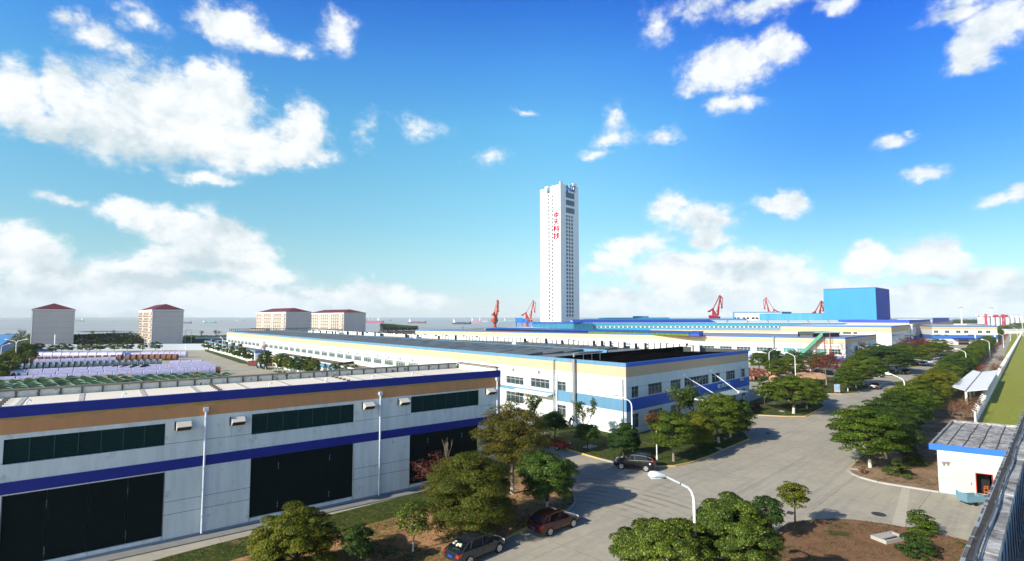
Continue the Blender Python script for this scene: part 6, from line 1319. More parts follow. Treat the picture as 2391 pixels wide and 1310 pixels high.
# ---------------------------------------------------------------- vehicles
def car(kind, label, col, name='parked_car', detail=True, platem=None, open_back=False):
    "x forward; origin on the ground under the middle of the car"
    paint = mat('paint_' + '_'.join(str(int(c * 999)) for c in col), col, .25, .6, .3, coat=.8)
    t = thing(name, label, 'car')
    P = {'sedan': dict(L=4.75, W=1.80, st=[(-2.37, .50, .78, .62), (-2.30, .32, .95, .80), (-2.0, .24, 1.03, .88), (-1.35, .20, 1.02, .90), (-.4, .19, .97, .90), (.7, .19, .95, .90), (1.1, .20, .93, .90), (1.7, .22, .86, .88), (2.15, .27, .76, .82), (2.35, .38, .62, .66)],
                       gh=[(-1.95, 1.00, .62), (-1.30, 1.37, .60), (-.75, 1.47, .61), (.0, 1.48, .61), (.45, 1.42, .60), (1.20, .96, .66)]),
         'hatch': dict(L=4.5, W=1.80, st=[(-2.22, .50, .86, .66), (-2.16, .32, 1.02, .82), (-1.9, .24, 1.08, .88), (-1.3, .20, 1.06, .90), (-.4, .19, 1.0, .90), (.7, .19, .96, .90), (1.1, .20, .94, .90), (1.65, .22, .88, .88), (2.1, .27, .78, .82), (2.26, .38, .64, .66)],
                       gh=[(-2.08, 1.06, .62), (-1.45, 1.42, .60), (-.75, 1.50, .61), (.0, 1.50, .61), (.4, 1.44, .60), (1.15, .97, .66)]),
         'suv': dict(L=4.65, W=1.84, st=[(-2.30, .52, .95, .68), (-2.24, .36, 1.12, .84), (-2.0, .30, 1.17, .90), (-1.3, .26, 1.15, .92), (-.4, .25, 1.10, .92), (.7, .25, 1.06, .92), (1.1, .26, 1.04, .92), (1.7, .28, .98, .90), (2.15, .32, .86, .84), (2.32, .42, .70, .68)],
                     gh=[(-2.16, 1.15, .66), (-1.85, 1.50, .63), (-1.2, 1.66, .63), (.0, 1.70, .64), (.35, 1.62, .62), (1.15, 1.07, .68)])}[kind]
    b = MB(); rings = []
    def ring(x, zb, zt, hw):
        zm = zb + (zt - zb) * .55
        return [(x, -hw * .55, zb), (x, -hw * .93, zb + .04), (x, -hw, zb + .22 * (zt - zb)), (x, -hw * 1.0, zm), (x, -hw * .95, zt - .06), (x, -hw * .80, zt), (x, 0, zt + .03), (x, hw * .80, zt), (x, hw * .95, zt - .06), (x, hw, zm), (x, hw, zb + .22 * (zt - zb)), (x, hw * .93, zb + .04), (x, hw * .55, zb)]
    st = P['st']; dense = []
    for a, c in zip(st, st[1:]): dense += [a, tuple((p + q) / 2 for p, q in zip(a, c))]
    dense.append(st[-1]); R_ = [ring(*s) for s in dense]; n = 13; o = 0
    for r in R_: b.v += r
    for i in range(len(R_) - 1):
        for j in range(n): b.f.append((i * n + j, i * n + (j + 1) % n, (i + 1) * n + (j + 1) % n, (i + 1) * n + j)); b.m.append(0)
    b.f.append(tuple(range(n))); b.m.append(0); b.f.append(tuple((len(R_) - 1) * n + j for j in range(n))); b.m.append(0)
    # roof skin and pillars, body coloured
    gh = P['gh']; hwB = P['W'] / 2 * .93
    def gr(x, z, hw, base): return [(x, -hwB * (.97 if base else 1) if base else -hw, z), (x, hwB if base else hw, z)]
    roof = gh[1:-1]; zb0 = gh[0][1]
    for (x0, z0, h0), (x1, z1, h1) in zip(roof, roof[1:]):
        b.add([(x0, -h0, z0), (x0, -h0 * .8, z0 + .03), (x0, h0 * .8, z0 + .03), (x0, h0, z0), (x1, -h1, z1), (x1, -h1 * .8, z1 + .03), (x1, h1 * .8, z1 + .03), (x1, h1, z1)], [(0, 1, 5, 4), (1, 2, 6, 5), (2, 3, 7, 6)])
    def beltz(x):
        for (xa, _, za, _), (xb, _, zb_, _) in zip(st, st[1:]):
            if xa <= x <= xb: return za + (zb_ - za) * (x - xa) / (xb - xa) - .03
        return 1.0
    pil = [(gh[0][0] + .02, gh[1][0], gh[1]), ((gh[1][0] + gh[2][0]) / 2 - .25, (gh[1][0] + gh[2][0]) / 2 + .1, None), (-.05, -.05, None), (gh[-1][0] - .05, gh[-2][0], gh[-2])]
    def rz_(x):
        for (x0, z0, h0), (x1, z1, h1) in zip(gh, gh[1:]):
            if x0 <= x <= x1: f = (x - x0) / (x1 - x0); return z0 + (z1 - z0) * f, h0 + (h1 - h0) * f
        return gh[0][1], gh[0][2]
    for xb, xt, _ in pil:
        z1, h1 = rz_(xt)
        for s in (-1, 1): b.beam((xb, s * hwB * .93, beltz(xb)), (xt, s * (h1 + .01), z1), .09, .05)
    for s in (-1, 1):
        for (x0, z0, h0), (x1, z1, h1) in zip(roof, roof[1:]): b.beam((x0, s * h0, z0), (x1, s * h1, z1), .07, .07)
    b.build('body', paint, t, smooth=42)
    # glasshouse
    g = MB(); m_ = len(gh)
    low = [(x, beltz(min(max(x, gh[0][0]), gh[-1][0]))) for x, _, _ in gh]
    V = []
    for (x, z, h), (xl, zl) in zip(gh, low):
        e = (x in (gh[0][0], gh[-1][0])); zz = z if not e else zl
        V.append([(x, -hwB * .9, zl - .03), (x, -h if not e else -hwB * .86, zz - .02 if not e else zl), (x, h if not e else hwB * .86, zz - .02 if not e else zl), (x, hwB * .9, zl - .03)])
    for r in V: g.v += r
    for i in range(m_ - 1):
        for j in range(3): g.f.append((i * 4 + j, i * 4 + j + 1, (i + 1) * 4 + j + 1, (i + 1) * 4 + j)); g.m.append(0)
    g.build('windows', CARGLASS, t)
    # wheels
    wr = .33 if kind != 'suv' else .36; xw = (-1.38, 1.42) if kind == 'sedan' else ((-1.30, 1.36) if kind == 'hatch' else (-1.32, 1.38))
    for x in xw:
        for s in (-1, 1): arch = MB(); arch.lathe([(wr + .06, -.10 * s), (wr + .06, .02 * s)], 18, (x, s * (P['W'] / 2 - .03), wr + .01), 'y'); arch.build('wheel_arch', BLACK, t)
    for x in xw:
        for s in (-1, 1):
            y = s * (P['W'] / 2 - .10); w = MB(); w.lathe([(wr * .6, -.11), (wr * .93, -.11), (wr, -.07), (wr, .07), (wr * .93, .11), (wr * .6, .11)], 20, (x, y + s * .02, wr), 'y')
            wh = w.build('wheel', TYRE, t, smooth=30); q = MB(); q.lathe([(wr * .62, -.02), (wr * .66, .0), (wr * .6, .02)], 20, (x, y + s * .115, wr), 'y', 0)
            q.m = [0] * len(q.m); 
            rim = MB(); ydisc = y + s * .145
            for k in range(5):
                a = k * 2 * pi / 5 + .3; rim.beam((x, ydisc, wr), (x + cos(a) * wr * .6, ydisc, wr + sin(a) * wr * .6), .03, .10)
            for k in range(16):
                a0, a1 = k * pi / 8, (k + 1) * pi / 8; rim.beam((x + cos(a0) * wr * .62, ydisc, wr + sin(a0) * wr * .62), (x + cos(a1) * wr * .62, ydisc, wr + sin(a1) * wr * .62), .04, .045)
            rim.lathe([(.02, -.01), (wr * .60, -.01), (wr * .60, .005), (.02, .005)], 16, (x, y + s * .118, wr), 'y'); rim.build('rim', [RIM], wh)
    f0 = st[-2]; r0 = st[1]
    for s in (-1, 1):
        hb = MB(); hb.hexa([(2.02, s * .86, .66), (2.30, s * .60, .62), (2.22, s * .50, .62), (1.95, s * .70, .70)], [(2.0, s * .84, .80 + (.14 if kind == 'suv' else 0)), (2.22, s * .60, .74 + (.12 if kind == 'suv' else 0)), (2.15, s * .50, .74 + (.12 if kind == 'suv' else 0)), (1.9, s * .70, .84 + (.12 if kind == 'suv' else 0))]); hb.build('headlight', LAMPG, t)
        tb = MB(); xr = st[0][0]
        if kind == 'suv': tb.hexa([(xr + .0, s * .78, 1.0), (xr + .16, s * .88, 1.0), (xr + .16, s * .84, 1.0), (xr - .0, s * .72, 1.0)], [(xr + .34, s * .70, 1.50), (xr + .42, s * .72, 1.48), (xr + .42, s * .66, 1.48), (xr + .33, s * .64, 1.50)])
        else: tb.hexa([(xr + .0, s * .80, .66), (xr + .24, s * .90, .76), (xr + .24, s * .86, .76), (xr - .02, s * .58, .74)], [(xr + .06, s * .80, .88), (xr + .28, s * .89, .92), (xr + .28, s * .84, .92), (xr + .03, s * .60, .86)])
        tb.build('tail_light', TAIL, t)
        if detail:
            mb_ = MB(); xm = gh[-1][0] - .28; mb_.box((xm, s * (P['W'] / 2 + .07), beltz(xm) + .08), (.14, .2, .14)); mb_.build('mirror', paint, t, smooth=40)
    pm = platem or PLATE; pb = MB(); pb.box((st[0][0] - .03, 0, .66 if kind != 'suv' else .75), (.03, .44, .14)); pb.build('number_plate', pm, t)
    pb = MB(); pb.box((st[-1][0] + .03, 0, .45), (.03, .44, .13)); pb.build('number_plate', pm, t)
    if detail:
        d = MB()
        for s in (-1, 1):
            for x in (1.05, -.05, -1.05): d.box((x, s * (P['W'] / 2 + .004), .62), (.014, .012, .62))
            for x in (.55, -.55): d.box((x - .1, s * (P['W'] / 2 + .01), .84 if kind != 'suv' else .95), (.16, .02, .025))
            d.box((0, s * (P['W'] / 2 + .003), .30), (2.2, .02, .05))
        d.build('door_gaps', BLACK, t)
        gb = MB(); gb.box((st[-1][0] + .005, 0, .60 if kind != 'suv' else .70), (.05, .9, .12)); gb.box((st[-1][0] - .01, 0, .33), (.06, 1.2, .1)); gb.build('grille', BLACK, t)
        if kind in ('suv',):
            for s in (-1, 1):
                rb = MB(); pts = [(x, s * (h + .035), z - .04) for x, z, h in gh[1:-1]]; lo_ = [(gh[-1][0] - .05, s * hwB * .94, beltz(1.1) + .02)]; rb.tube([(gh[0][0] + .1, s * hwB * .92, beltz(-1.9) + .06)] + pts + lo_, .015, 5); rb.tube([(gh[0][0] + .1, s * hwB * .945, beltz(-1.9) + .04), (gh[-1][0] - .05, s * hwB * .945, beltz(1.1) + .03)], .014, 5); rb.build('window_trim', RIM, t)
            fb = MB(); fb.lathe([(.09, 0), (.09, .015)], 14, (-1.75, P['W'] / 2 + .0, .88), 'y'); fb.build('sticker', PLATEW, t)
    return t
def put(o, px, py, ang, z=.004): x, y = G(px, py); o.location = (x, y, z); o.rotation_euler = (0, 0, ang); return o
def head(p0, p1): a, b = G(*p0), G(*p1); return atan2(b[1] - a[1], b[0] - a[0])
DG, DR, BK, WH, SI, BL = (.020, .026, .036), (.045, .0015, .004), (.003, .003, .005), (.75, .75, .76), (.42, .45, .48), (.10, .16, .30)
c = car('sedan', 'dark grey saloon with white cushions behind its rear window, at the bottom edge', DG); put(c, 1112, 1296, head((1035, 1330), (1178, 1270)))
b = MB(); rr = random.Random(2)
for k in range(9): b.lathe([(.01, -.06), (.09, -.04), (.11, 0), (.09, .05), (.01, .07)], 8, (-1.70 + rr.uniform(-.10, .22), rr.uniform(-.5, .5), 1.20 + rr.uniform(-.02, .08)))
b.build('cushions', mat('cushion', (.55, .68, .5), .9, col2=(.7, .6, .4), nscale=4), c)
c = car('hatch', 'dark red hatchback parked along the kerb below the dark glossy tree', DR); put(c, 1293, 1234, head((1228, 1258), (1352, 1213)))
c = car('suv', 'black estate car parked beside the lamp post at the junction', BK); put(c, 1483, 1094, head((1530, 1100), (1432, 1090)))
c = car('hatch', 'black hatchback seen from behind near the blue sign board', BK, platem=PLATEW); put(c, 2044, 908, head((2030, 913), (2060, 902)) + .1)
c = car('sedan', 'black saloon facing the viewer at the second parking island', BK, platem=PLATEW); put(c, 2115, 873, head((2128, 868), (2098, 875)) )
c = car('sedan', 'dark blue-black saloon under the broad tree, lamp head before it', (.01, .014, .028), detail=False); put(c, 2043, 880, head((2025, 878), (2064, 881)))
c = car('sedan', 'silver saloon nearest the third parking island', SI, detail=False); put(c, 2157, 853, head((2168, 851), (2146, 855)))
c = car('sedan', 'white saloon just behind the silver one', WH, detail=False, platem=PLATE); put(c, 2166, 848, head((2160, 848), (2172, 849)) - .5)
c = car('hatch', 'white estate car in the far parked group', WH, detail=False); put(c, 2184, 839.5, head((2197, 838), (2172, 840)))
c = car('sedan', 'pale grey-blue saloon behind the white estate car', SI, detail=False); put(c, 2195, 836, head((2204, 834), (2186, 837)) + .4)
c = car('sedan', 'dark saloon farthest along the parked group', (.02, .025, .05), detail=False); put(c, 2193, 828.5, head((2202, 827), (2184, 829)))
c = car('hatch', 'white hatchback in the car park behind the cable reels', WH, detail=False); put(c, 1815, 867, head((1800, 869), (1832, 867)))
c = car('sedan', 'light blue-grey hatchback in the car park behind the reels, left of the white one', BL if False else (.35, .45, .55), detail=False); put(c, 1799, 868.5, head((1810, 867), (1786, 870)))
c = car('sedan', 'silver saloon in the car park behind the curved lamp', SI, detail=False); put(c, 1872, 868.5, head((1888, 868), (1858, 869)))
c = car('sedan', 'black saloon beyond the tan reels', BK, detail=False); put(c, 1910, 873.5, head((1926, 874), (1896, 873)))
c = car('sedan', 'black saloon with bright tail light beyond the red-leaved trees', BK, detail=False); put(c, 1934, 876, head((1918, 876), (1948, 877)))
c = car('hatch', 'small dark car in the shade of the third island trees', (.03, .03, .04), detail=False); put(c, 2104, 842, .8)
# pickup
def pickup():
    t = thing('pickup_truck', 'orange-red pickup truck half hidden behind the tawny tree', 'pickup truck'); R_ = mat('pickup_red', (.28, .018, .006), .35, .5, coat=.4); b = MB()
    b.hexa([(-2.4, -.82, .45), (.55, -.82, .45), (.55, .82, .45), (-2.4, .82, .45)], [(-2.4, -.82, .62), (.55, -.82, .62), (.55, .82, .62), (-2.4, .82, .62)])
    for s in (-1, 1): b.box((-.95, s * .80, .80), (2.9, .05, .40))
    b.box((-2.39, 0, .80), (.05, 1.6, .38)); b.box((.52, 0, .80), (.05, 1.6, .4)); b.build('bed', R_, t)
    b = MB(); b.box((-.95, 0, .635), (2.8, 1.52, .03)); b.build('bed_floor', CHAR, t)
    b = MB(); b.hexa([(.6, -.82, .45), (2.4, -.80, .45), (2.4, .80, .45), (.6, .82, .45)], [(.6, -.82, 1.0), (2.35, -.76, .92), (2.35, .76, .92), (.6, .82, 1.0)]); b.hexa([(.6, -.80, 1.0), (1.75, -.78, .96), (1.75, .78, .96), (.6, .80, 1.0)], [(.68, -.64, 1.52), (1.25, -.62, 1.52), (1.25, .62, 1.52), (.68, .64, 1.52)]); b.build('cab', R_, t, smooth=30)
    b = MB(); b.quad((.625, -.6, 1.1), (.625, .6, 1.1), (.665, .55, 1.42), (.665, -.55, 1.42)); b.quad((1.70, -.66, 1.03), (1.70, .66, 1.03), (1.29, .55, 1.48), (1.29, -.55, 1.48))
    for s in (-1, 1): b.quad((.72, s * .80, 1.05), (1.6, s * .79, 1.03), (1.28, s * .66, 1.44), (.76, s * .67, 1.44))
    b.build('windows', CARGLASS, t)
    for x in (-1.45, 1.5):
        for s in (-1, 1): b = MB(); b.lathe([(.18, -.1), (.33, -.1), (.35, 0), (.33, .1), (.18, .1)], 16, (x, s * .74, .35), 'y'); w = b.build('wheel', TYRE, t); b = MB(); b.lathe([(.17, -.02), (.17, .02)], 12, (x, s * .85, .35), 'y'); b.build('rim', GALV, w)
    for s in (-1, 1): b = MB(); b.box((-2.43, s * .70, .85), (.04, .16, .2)); b.build('tail_light', LAMPG if s < 0 else TAIL, t)
    b = MB(); b.box((-2.44, 0, .5), (.05, .42, .13)); b.build('number_plate', PLATE, t)
    b = MB(); [b.beam((.56, s * .6, .9), (.56, s * .6, 1.62), .05) for s in (-1, 1)]; b.beam((.56, -.6, 1.62), (.56, .6, 1.62), .05); b.build('rack', R_, t)
    b = MB()
    for k in range(7): b.box((-2.425, -.5 + k * .17, .8), (.03, .05, .26))
    b.build('tailgate_ribs', R_, t); return t
put(pickup(), 1288, 1046, head((1308, 1049), (1262, 1040)))

# ---------------------------------------------------------------- lamps and poles
def lamp_proto(nm, label, H_=7.6, arm=2.3, r=.09, double=False):
    t = thing(nm, label, 'street lamp'); b = MB(); b.tube([(0, 0, 0), (0, 0, H_ * .5), (0, 0, H_ - 1.5)], [r * 1.25, r * 1.05, r * .9], 12)
    dirs = (1, -1) if double else (1,)
    for s in dirs: b.tube([(0, 0, H_ - 1.52), (s * .03, 0, H_ - 1.2), (s * .14, 0, H_ - .9), (s * .34, 0, H_ - .68), (s * .75, 0, H_ - .48), (s * (arm - .7), 0, H_ - .05)], [r * .9, r * .85, r * .8, r * .75, r * .7, r * .6], 10)
    b.tube([(0, 0, 0), (0, 0, .35)], r * 1.7, 12); b.build('pole', STEEL, t, smooth=50)
    for s in dirs:
        h = MB(); pts = [(s * (arm - .72), 0, H_ - .06), (s * (arm - .45), 0, H_ + .0), (s * (arm - .15), 0, H_ + .05), (s * (arm + .12), 0, H_ + .07), (s * (arm + .25), 0, H_ + .06)]; h.tube(pts, [.07, .14, .19, .17, .04], 12); h.v = [(x, y, z) for x, y, z in h.v]; h.build('lamp_head', mat('lamp_head_grey', (.70, .72, .70), .4, .5), t, smooth=60)
        g = MB(); g.box((s * (arm - .15), 0, H_ - .11), (.5, .2, .07)); g.build('lamp_glass', LAMPG, t)
    k = MB(); k.tube([(s * .755, 0, H_ - .478), (s * .80, 0, H_ - .46)], r * .85, 8) if not double else k.tube([(0, 0, H_ - 2), (0, 0, H_ - 1.95)], r * 1.1, 8); k.build('joint_ring', CHAR, t); return t
LP = lamp_proto('street_lamp', 'x')
def lamp(px_pole, Y, ang, label, s=1.0):
    x = atY(px_pole, Y); return place(LP, (x, Y, .1), ang, s, label)
def lampg(px, py, ang, label, s=1.0): x, y = G(px, py); return place(LP, (x, y, .1), ang, s, label)
e1a = radians(90 - 45.7)
lamp(1611, 31.0, e1a + pi * .80, 'large white street lamp with teardrop head over the road junction, nearest of all', 1.06)
lampg(1477, 1070, pi * .97, 'tall white lamp post before the factory corner, behind the black estate car', .98)
lampg(1858, 890, pi * .80, 'curved white lamp rising from the island trees by the reels', .97); lampg(1797, 872, pi * .05, 'curved white lamp in front of the porch trees', .94)
lamp(2104, 88, pi * .82, 'curved lamp head over the road beside the black hatchback', 1.0); lamp(2250, 158, pi * .82, 'curved lamp leaning over the road before the closing building', 1.0); lamp(2306, 225, pi * .82, 'curved lamp against the blue band of the closing building', 1.0)
lamp(2339, 300, pi * .82, 'far curved lamp at the right corner of the closing building'); lamp(2356, 380, pi * .82, 'farther curved lamp past the closing building'); lamp(2373, 470, pi * .82, 'farthest curved lamp at the end of the tree row')
lamp(8, 190, pi * .15, 'curved lamp among the trees at the left edge'); lamp(522, 250, pi * .8, 'lamp at the end of the long factory'); lamp(340, 300, pi * .5, 'thin lamp by the windowed side of the second dormitory')
DL = lamp_proto('double_street_lamp', 'white double-armed street lamp above the left tree cluster', 9.0, 3.2, .13, True); DL.location = (atY(42, 195), 195, 0); DL.rotation_euler = (0, 0, .3)
for px, py, lb in ((432, 800, 'thin double lamp right of the second dormitory'), (446, 800, 'second thin double lamp right of the second dormitory')):
    x, y = G(px, py); place(DL, (x, y, 0), .4, .9, lb) if False else dup(DL, (x, y, 0), .4, .95, lb)
t = thing('camera_pole', 'short white pole with a dome camera on the lawn beside the black estate car', 'camera pole', (*G(1534, 1076), .1)); b = MB(); b.tube([(0, 0, 0), (0, 0, .5)], .11, 10); b.tube([(0, 0, .5), (0, 0, 3.7)], .065, 10); b.tube([(0, 0, 3.6), (.5, 0, 3.66)], .045, 8); b.build('pole', STEEL, t); b = MB(); b.lathe([(.02, 3.2), (.14, 3.25), (.17, 3.4), (.17, 3.5), (.08, 3.6)], 14, (.52, 0, 0)); b.build('camera', STEEL, t, smooth=50)
t = thing('white_post', 'plain tall white post before the far left dormitory', 'post', (*G(127, 822), 0)); b = MB(); b.tube([(0, 0, 0), (0, 0, 8.3)], .3, 10); b.lathe([(.38, 8.3), (.38, 8.5), (.1, 8.6)], 10); b.build('post', STEEL, t)
t = thing('utility_pole', 'dark power pole with insulators behind the long factory', 'utility pole', (atY(891, 420), 420, 0)); b = MB(); b.tube([(0, 0, 0), (0, 0, 10.5)], .22, 7); b.beam((-1.6, 0, 9.6), (1.6, 0, 9.6), .2); b.beam((-1.2, 0, 8.4), (1.2, 0, 8.4), .2); b.box((-.9, 0, 6.8), (1, .8, 1.4)); b.build('pole', CHAR, t)
b = MB(); b.tube([(0, 0, 10.2), (40, 10, 8.6), (86, 20, 9.0)], .05, 4); b.tube([(0, 0, 9.4), (40, 10, 7.9), (86, 20, 8.4)], .05, 4); b.build('wire', CHAR, t)
t = thing('utility_pole', 'second power pole left of the tower cranes', 'utility pole', (atY(1081, 440), 440, 0)); b = MB(); b.tube([(0, 0, 0), (0, 0, 9.4)], .2, 7); b.beam((-1.3, 0, 9), (1.3, 0, 9), .18); b.build('pole', CHAR, t)

# ---------------------------------------------------------------- cable drums of the yard
LIL = mat('lilac_wrap', (.32, .28, .46), .42, .5, col2=(.54, .52, .64), nscale=2.2, amt=.35, streak=1); SLV = mat('silver_wrap', (.48, .48, .60), .35, .5, col2=(.36, .35, .5), nscale=3, amt=.3)
BWD = mat('brown_batten', (.25, .12, .075), .85, .2, col2=(.16, .075, .05), nscale=3); TAN = mat('tan_wrap', (.44, .28, .17), .8, .2, col2=(.34, .20, .12), nscale=2); DKG = mat('dark_green_steel_rim', (.02, .045, .03), .6, .3); GRYW = mat('grey_cable_wrap', (.33, .38, .42), .5, .4, col2=(.22, .26, .30), nscale=2)
GRN = mat('pale_green_tarp', (.28, .46, .24), .6, .3, col2=(.40, .56, .34), nscale=2.5, amt=.4); BLUW = mat('blue_wrap', (.03, .22, .75), .4, .5); REDW = mat('dark_red_rim', (.07, .015, .015), .7, .2, col2=(.14, .035, .025), nscale=3); CBL = mat('copper_cable', (.40, .26, .15), .7, .3, col2=(.24, .13, .07), nscale=8)
def drum(name, label, r, L_, kind):
    "a drum lying on its rims; axis along x; origin on the ground"
    t = thing(name, label, 'cable drum'); b = MB(); h = L_ / 2
    if kind == 'wrap':
        b.lathe([(r * .5, -h), (r * .93, -h + .01), (r, -h + .10), (r * .985, -h * .5), (r * .99, 0), (r * .98, h * .5), (r, h - .10), (r * .93, h - .01), (r * .5, h)], 16, (0, 0, r), 'x', mis=[1, 1, 0, 0, 0, 0, 1, 1]); b.build('wrapping', [LIL, SLV], t, smooth=35)
    elif kind in ('batten', 'grey', 'reel', 'tan'):
        cm, rm, fr = {'batten': (BWD, BWD, .93), 'grey': (GRYW, DKG, .78), 'reel': (CBL, REDW, .72), 'tan': (TAN, TAN, .95)}[kind]
        b.lathe([(r * fr, -h + .1), (r * fr, h - .1)], 18, (0, 0, r), 'x'); b.build('winding', cm, t, smooth=35)
        for s in (-1, 1): b = MB(); b.lathe([(.12, -.05), (r, -.05), (r, .05), (.12, .05)], 20, (s * (h - .05), 0, r), 'x'); b.build('flange', rm, t, smooth=35)
        if kind == 'batten':
            b = MB()
            for k in range(20): a = k * pi / 10; b.box((0, cos(a) * r * .955, r + sin(a) * r * .955), (L_ - .12, .05, .05))
            b.build('battens', mat('batten_pale', (.34, .18, .11), .85), t)
    return t
def row(proto, pts, y0, y1, x0, x1, r, ztop=True, gap=.96, label=None, group=None, flip=False, zz=0.0):
    "drums end to end between pixel bounds; the row line is given by its upper edge"
    for a, c in zip(pts, pts[1:]):
        ya = y0 + (y1 - y0) * (a - x0) / (x1 - x0); yc = y0 + (y1 - y0) * (c - x0) / (x1 - x0); A = G(a, ya, 2 * r + zz); B_ = G(c, yc, 2 * r + zz); L_ = hypot(B_[0] - A[0], B_[1] - A[1]); 
        place(proto, ((A[0] + B_[0]) / 2, (A[1] + B_[1]) / 2, .01 + zz), atan2(B_[1] - A[1], B_[0] - A[0]), (L_ * gap / proto['_L'], r / proto['_r'], r / proto['_r']), label, group)
def dproto(name, r, L_, kind): t = drum(name, 'x', r, L_, kind); t['_L'] = L_; t['_r'] = r; return t
WR = dproto('wrapped_drum', 1.15, 3.2, 'wrap')
row(WR, [89, 105, 128, 149, 169, 189, 209, 230, 256, 275, 290], 821.5, 821.0, 89, 290, 1.35, label='lilac plastic-wrapped cable drum in the left half of the rearmost wrapped row', group='drums of the rearmost wrapped row, left half')
row(WR, [308, 331], 823, 822.8, 308, 331, 1.15, label='crumpled dark-wrapped drum beside the blue one'); row(WR, [332, 358, 372, 386, 399, 411, 424, 437], 820.5, 819.5, 332, 437, 1.35, label='silver-lilac wrapped drum in the right half of the rearmost wrapped row', group='drums of the rearmost wrapped row, right half')
o = drum('wrapped_drum', 'single bright blue wrapped drum in the rearmost row', 1.15, 3.0, 'wrap'); p = G(299, 823, 2.3); o.location = (*p, 0); o.rotation_euler = (0, 0, e1a); o.children[0].data = o.children[0].data.copy(); o.children[0].data.materials[0] = BLUW
BD = dproto('wooden_drum', 1.15, 2.2, 'batten')
xs = [55 + 17 * k for k in range(14)]
for x in xs: row(BD, [x, x + 10.5], 836 - .028 * x, 836 - .028 * (x + 10.5), x, x + 10.5, 1.2, label='brown drum peeping out behind the lilac row', group='brown drums peeping behind the lilac row')
for x in (281, 301, 315, 330, 344, 358, 371, 384.5, 397, 410): row(BD, [x - 5.5, x + 5], 827.6 - .009 * (x - 281), 827.5 - .009 * (x - 281), x - 5.5, x + 5, 1.25, label='brown battened wooden drum standing in the open row of ten', group='row of ten brown wooden drums')
row(WR, [80, 92, 109, 143, 172, 200, 215, 230, 256, 271], 839, 833, 80, 271, 1.25, label='lilac-wrapped drum in the row in front of the brown drums', group='lilac row before the brown drums')
GD = dproto('flanged_drum', 1.1, 2.6, 'grey')
x = 30
while x < 372: row(GD, [x, x + 13], 848 - .034 * (x - 30), 848 - .034 * (x - 17), x, x + 13, 1.15, label='grey cable drum with dark green rims in the middle of the yard', group='grey drums with dark green rims'); x += 14.6
SG = dproto('dark_drum', 1.2, 1.6, 'grey')
x = 30
while x < 350:
    p = G(x + 10, 861.5 - .033 * x, 2.3); place(SG, (p[0], p[1], 0), e1a + pi / 2, (1, 1.35, .98), 'dark green drum seen end-on between the yard rows', 'dark drums seen end-on'); x += 23
row(WR, [398, 423, 448, 474], 841.5, 839.5, 398, 474, 1.05, label='lilac drum in the short upper row at the right of the yard', group='short upper lilac row'); row(WR, [412, 436, 461, 486], 846, 843, 412, 486, 1.05, label='lilac drum in the second short row at the right of the yard', group='second short lilac row')
row(WR, [26, 63, 102, 139, 173, 206, 242, 275, 305, 336, 367, 393, 420, 445, 471, 494], 863, 845.5, 26, 494, 1.1, label='lilac drum in the first long wrapped row counted from the back', group='first long lilac row')
row(WR, [68, 91, 132, 172, 208, 243, 277, 309, 340, 371, 401, 416, 447, 475, 506], 869, 850.5, 68, 506, 1.1, label='lilac drum in the second long wrapped row counted from the back', group='second long lilac row')
row(WR, [-6, 38, 79, 121, 159, 195, 229, 264, 300, 333, 366, 398, 431, 462, 489, 503], 880, 856.5, -6, 503, 1.25, label='lilac drum in the nearest long wrapped row', group='nearest long lilac row')
row(GD, [8, 32], 870.5, 870, 8, 32, 1.1, label='blue-grey drum at the left end of the wrapped rows'); row(GD, [42, 66], 869.5, 868.5, 42, 66, 1.1, label='olive-grey drum beside the blue-grey one')
TD = dproto('tan_drum', .95, 2.4, 'tan')
x = 32
while x < 300: row(TD, [x, x + 15], 884.5 - .037 * (x - 32), 884.5 - .037 * (x - 17), x, x + 15, 1.0, label='small tan-wrapped drum between the nearest lilac row and the green reels', group='small tan-wrapped drums'); x += 18.7
row(BD, [503, 515], 857, 856.5, 503, 515, 1.1, label='tan crate-like drum at the right end of the nearest lilac row')
# green reels
GR_ = thing('green_reel', 'x', 'cable reel'); b = MB(); b.lathe([(.2, -.42), (1.15, -.42), (1.15, -.30), (1.0, -.28), (1.0, .28), (1.15, .30), (1.15, .42), (.2, .42)], 20, (0, 0, 1.15), 'x', mis=[2, 0, 0, 0, 0, 0, 2]); b.build('reel', [GRN, DKG, mat('reel_face', (.05, .09, .045), .8)], GR_, smooth=30)
Ag = Vector(G(-10, 912, 2.3)); Bg = Vector(G(548, 884, 2.3)); dg = (Bg - Ag); Lg = dg.length; dg.normalize(); ng = Vector((-dg.y, dg.x)); rr = random.Random(4); cnt = 0
for jrow in range(13):
    s = -40.0
    while s < Lg + 120 and cnt < 296:
        q = Ag + dg * (s + rr.uniform(-.25, .25) + jrow * 1.3) + ng * (jrow * 4.4 + 1.0 + rr.uniform(-.5, .5)); s += 2.62; u = q.x / q.y * FOC + CX; v = 741 + FOC * 14.7 / q.y
        if rr.random() < .03 or u < -25 or u > 550 - max(0, (890 - v)) * .3 or v < 877 - .022 * u or v > 914 - .045 * u: continue
        cnt += 1
        place(GR_, (q.x, q.y, rr.uniform(0, .05)), e1a + pi / 2 + rr.uniform(-.15, .15) - .35, rr.uniform(.92, 1.06), 'pale green rimmed reel in the massed reels behind the warehouse parapet', 'massed green reels')
for px in (452, 466): row(BD, [px - 6, px + 5], 869, 868.5, px - 6, px + 5, 1.25, label='brown striped drum standing among the green reels', group='two brown striped drums among the green reels')
row(GD, [22, 46], 893, 892, 22, 46, 1.2, label='grey-blue drum among the green reels at the left')
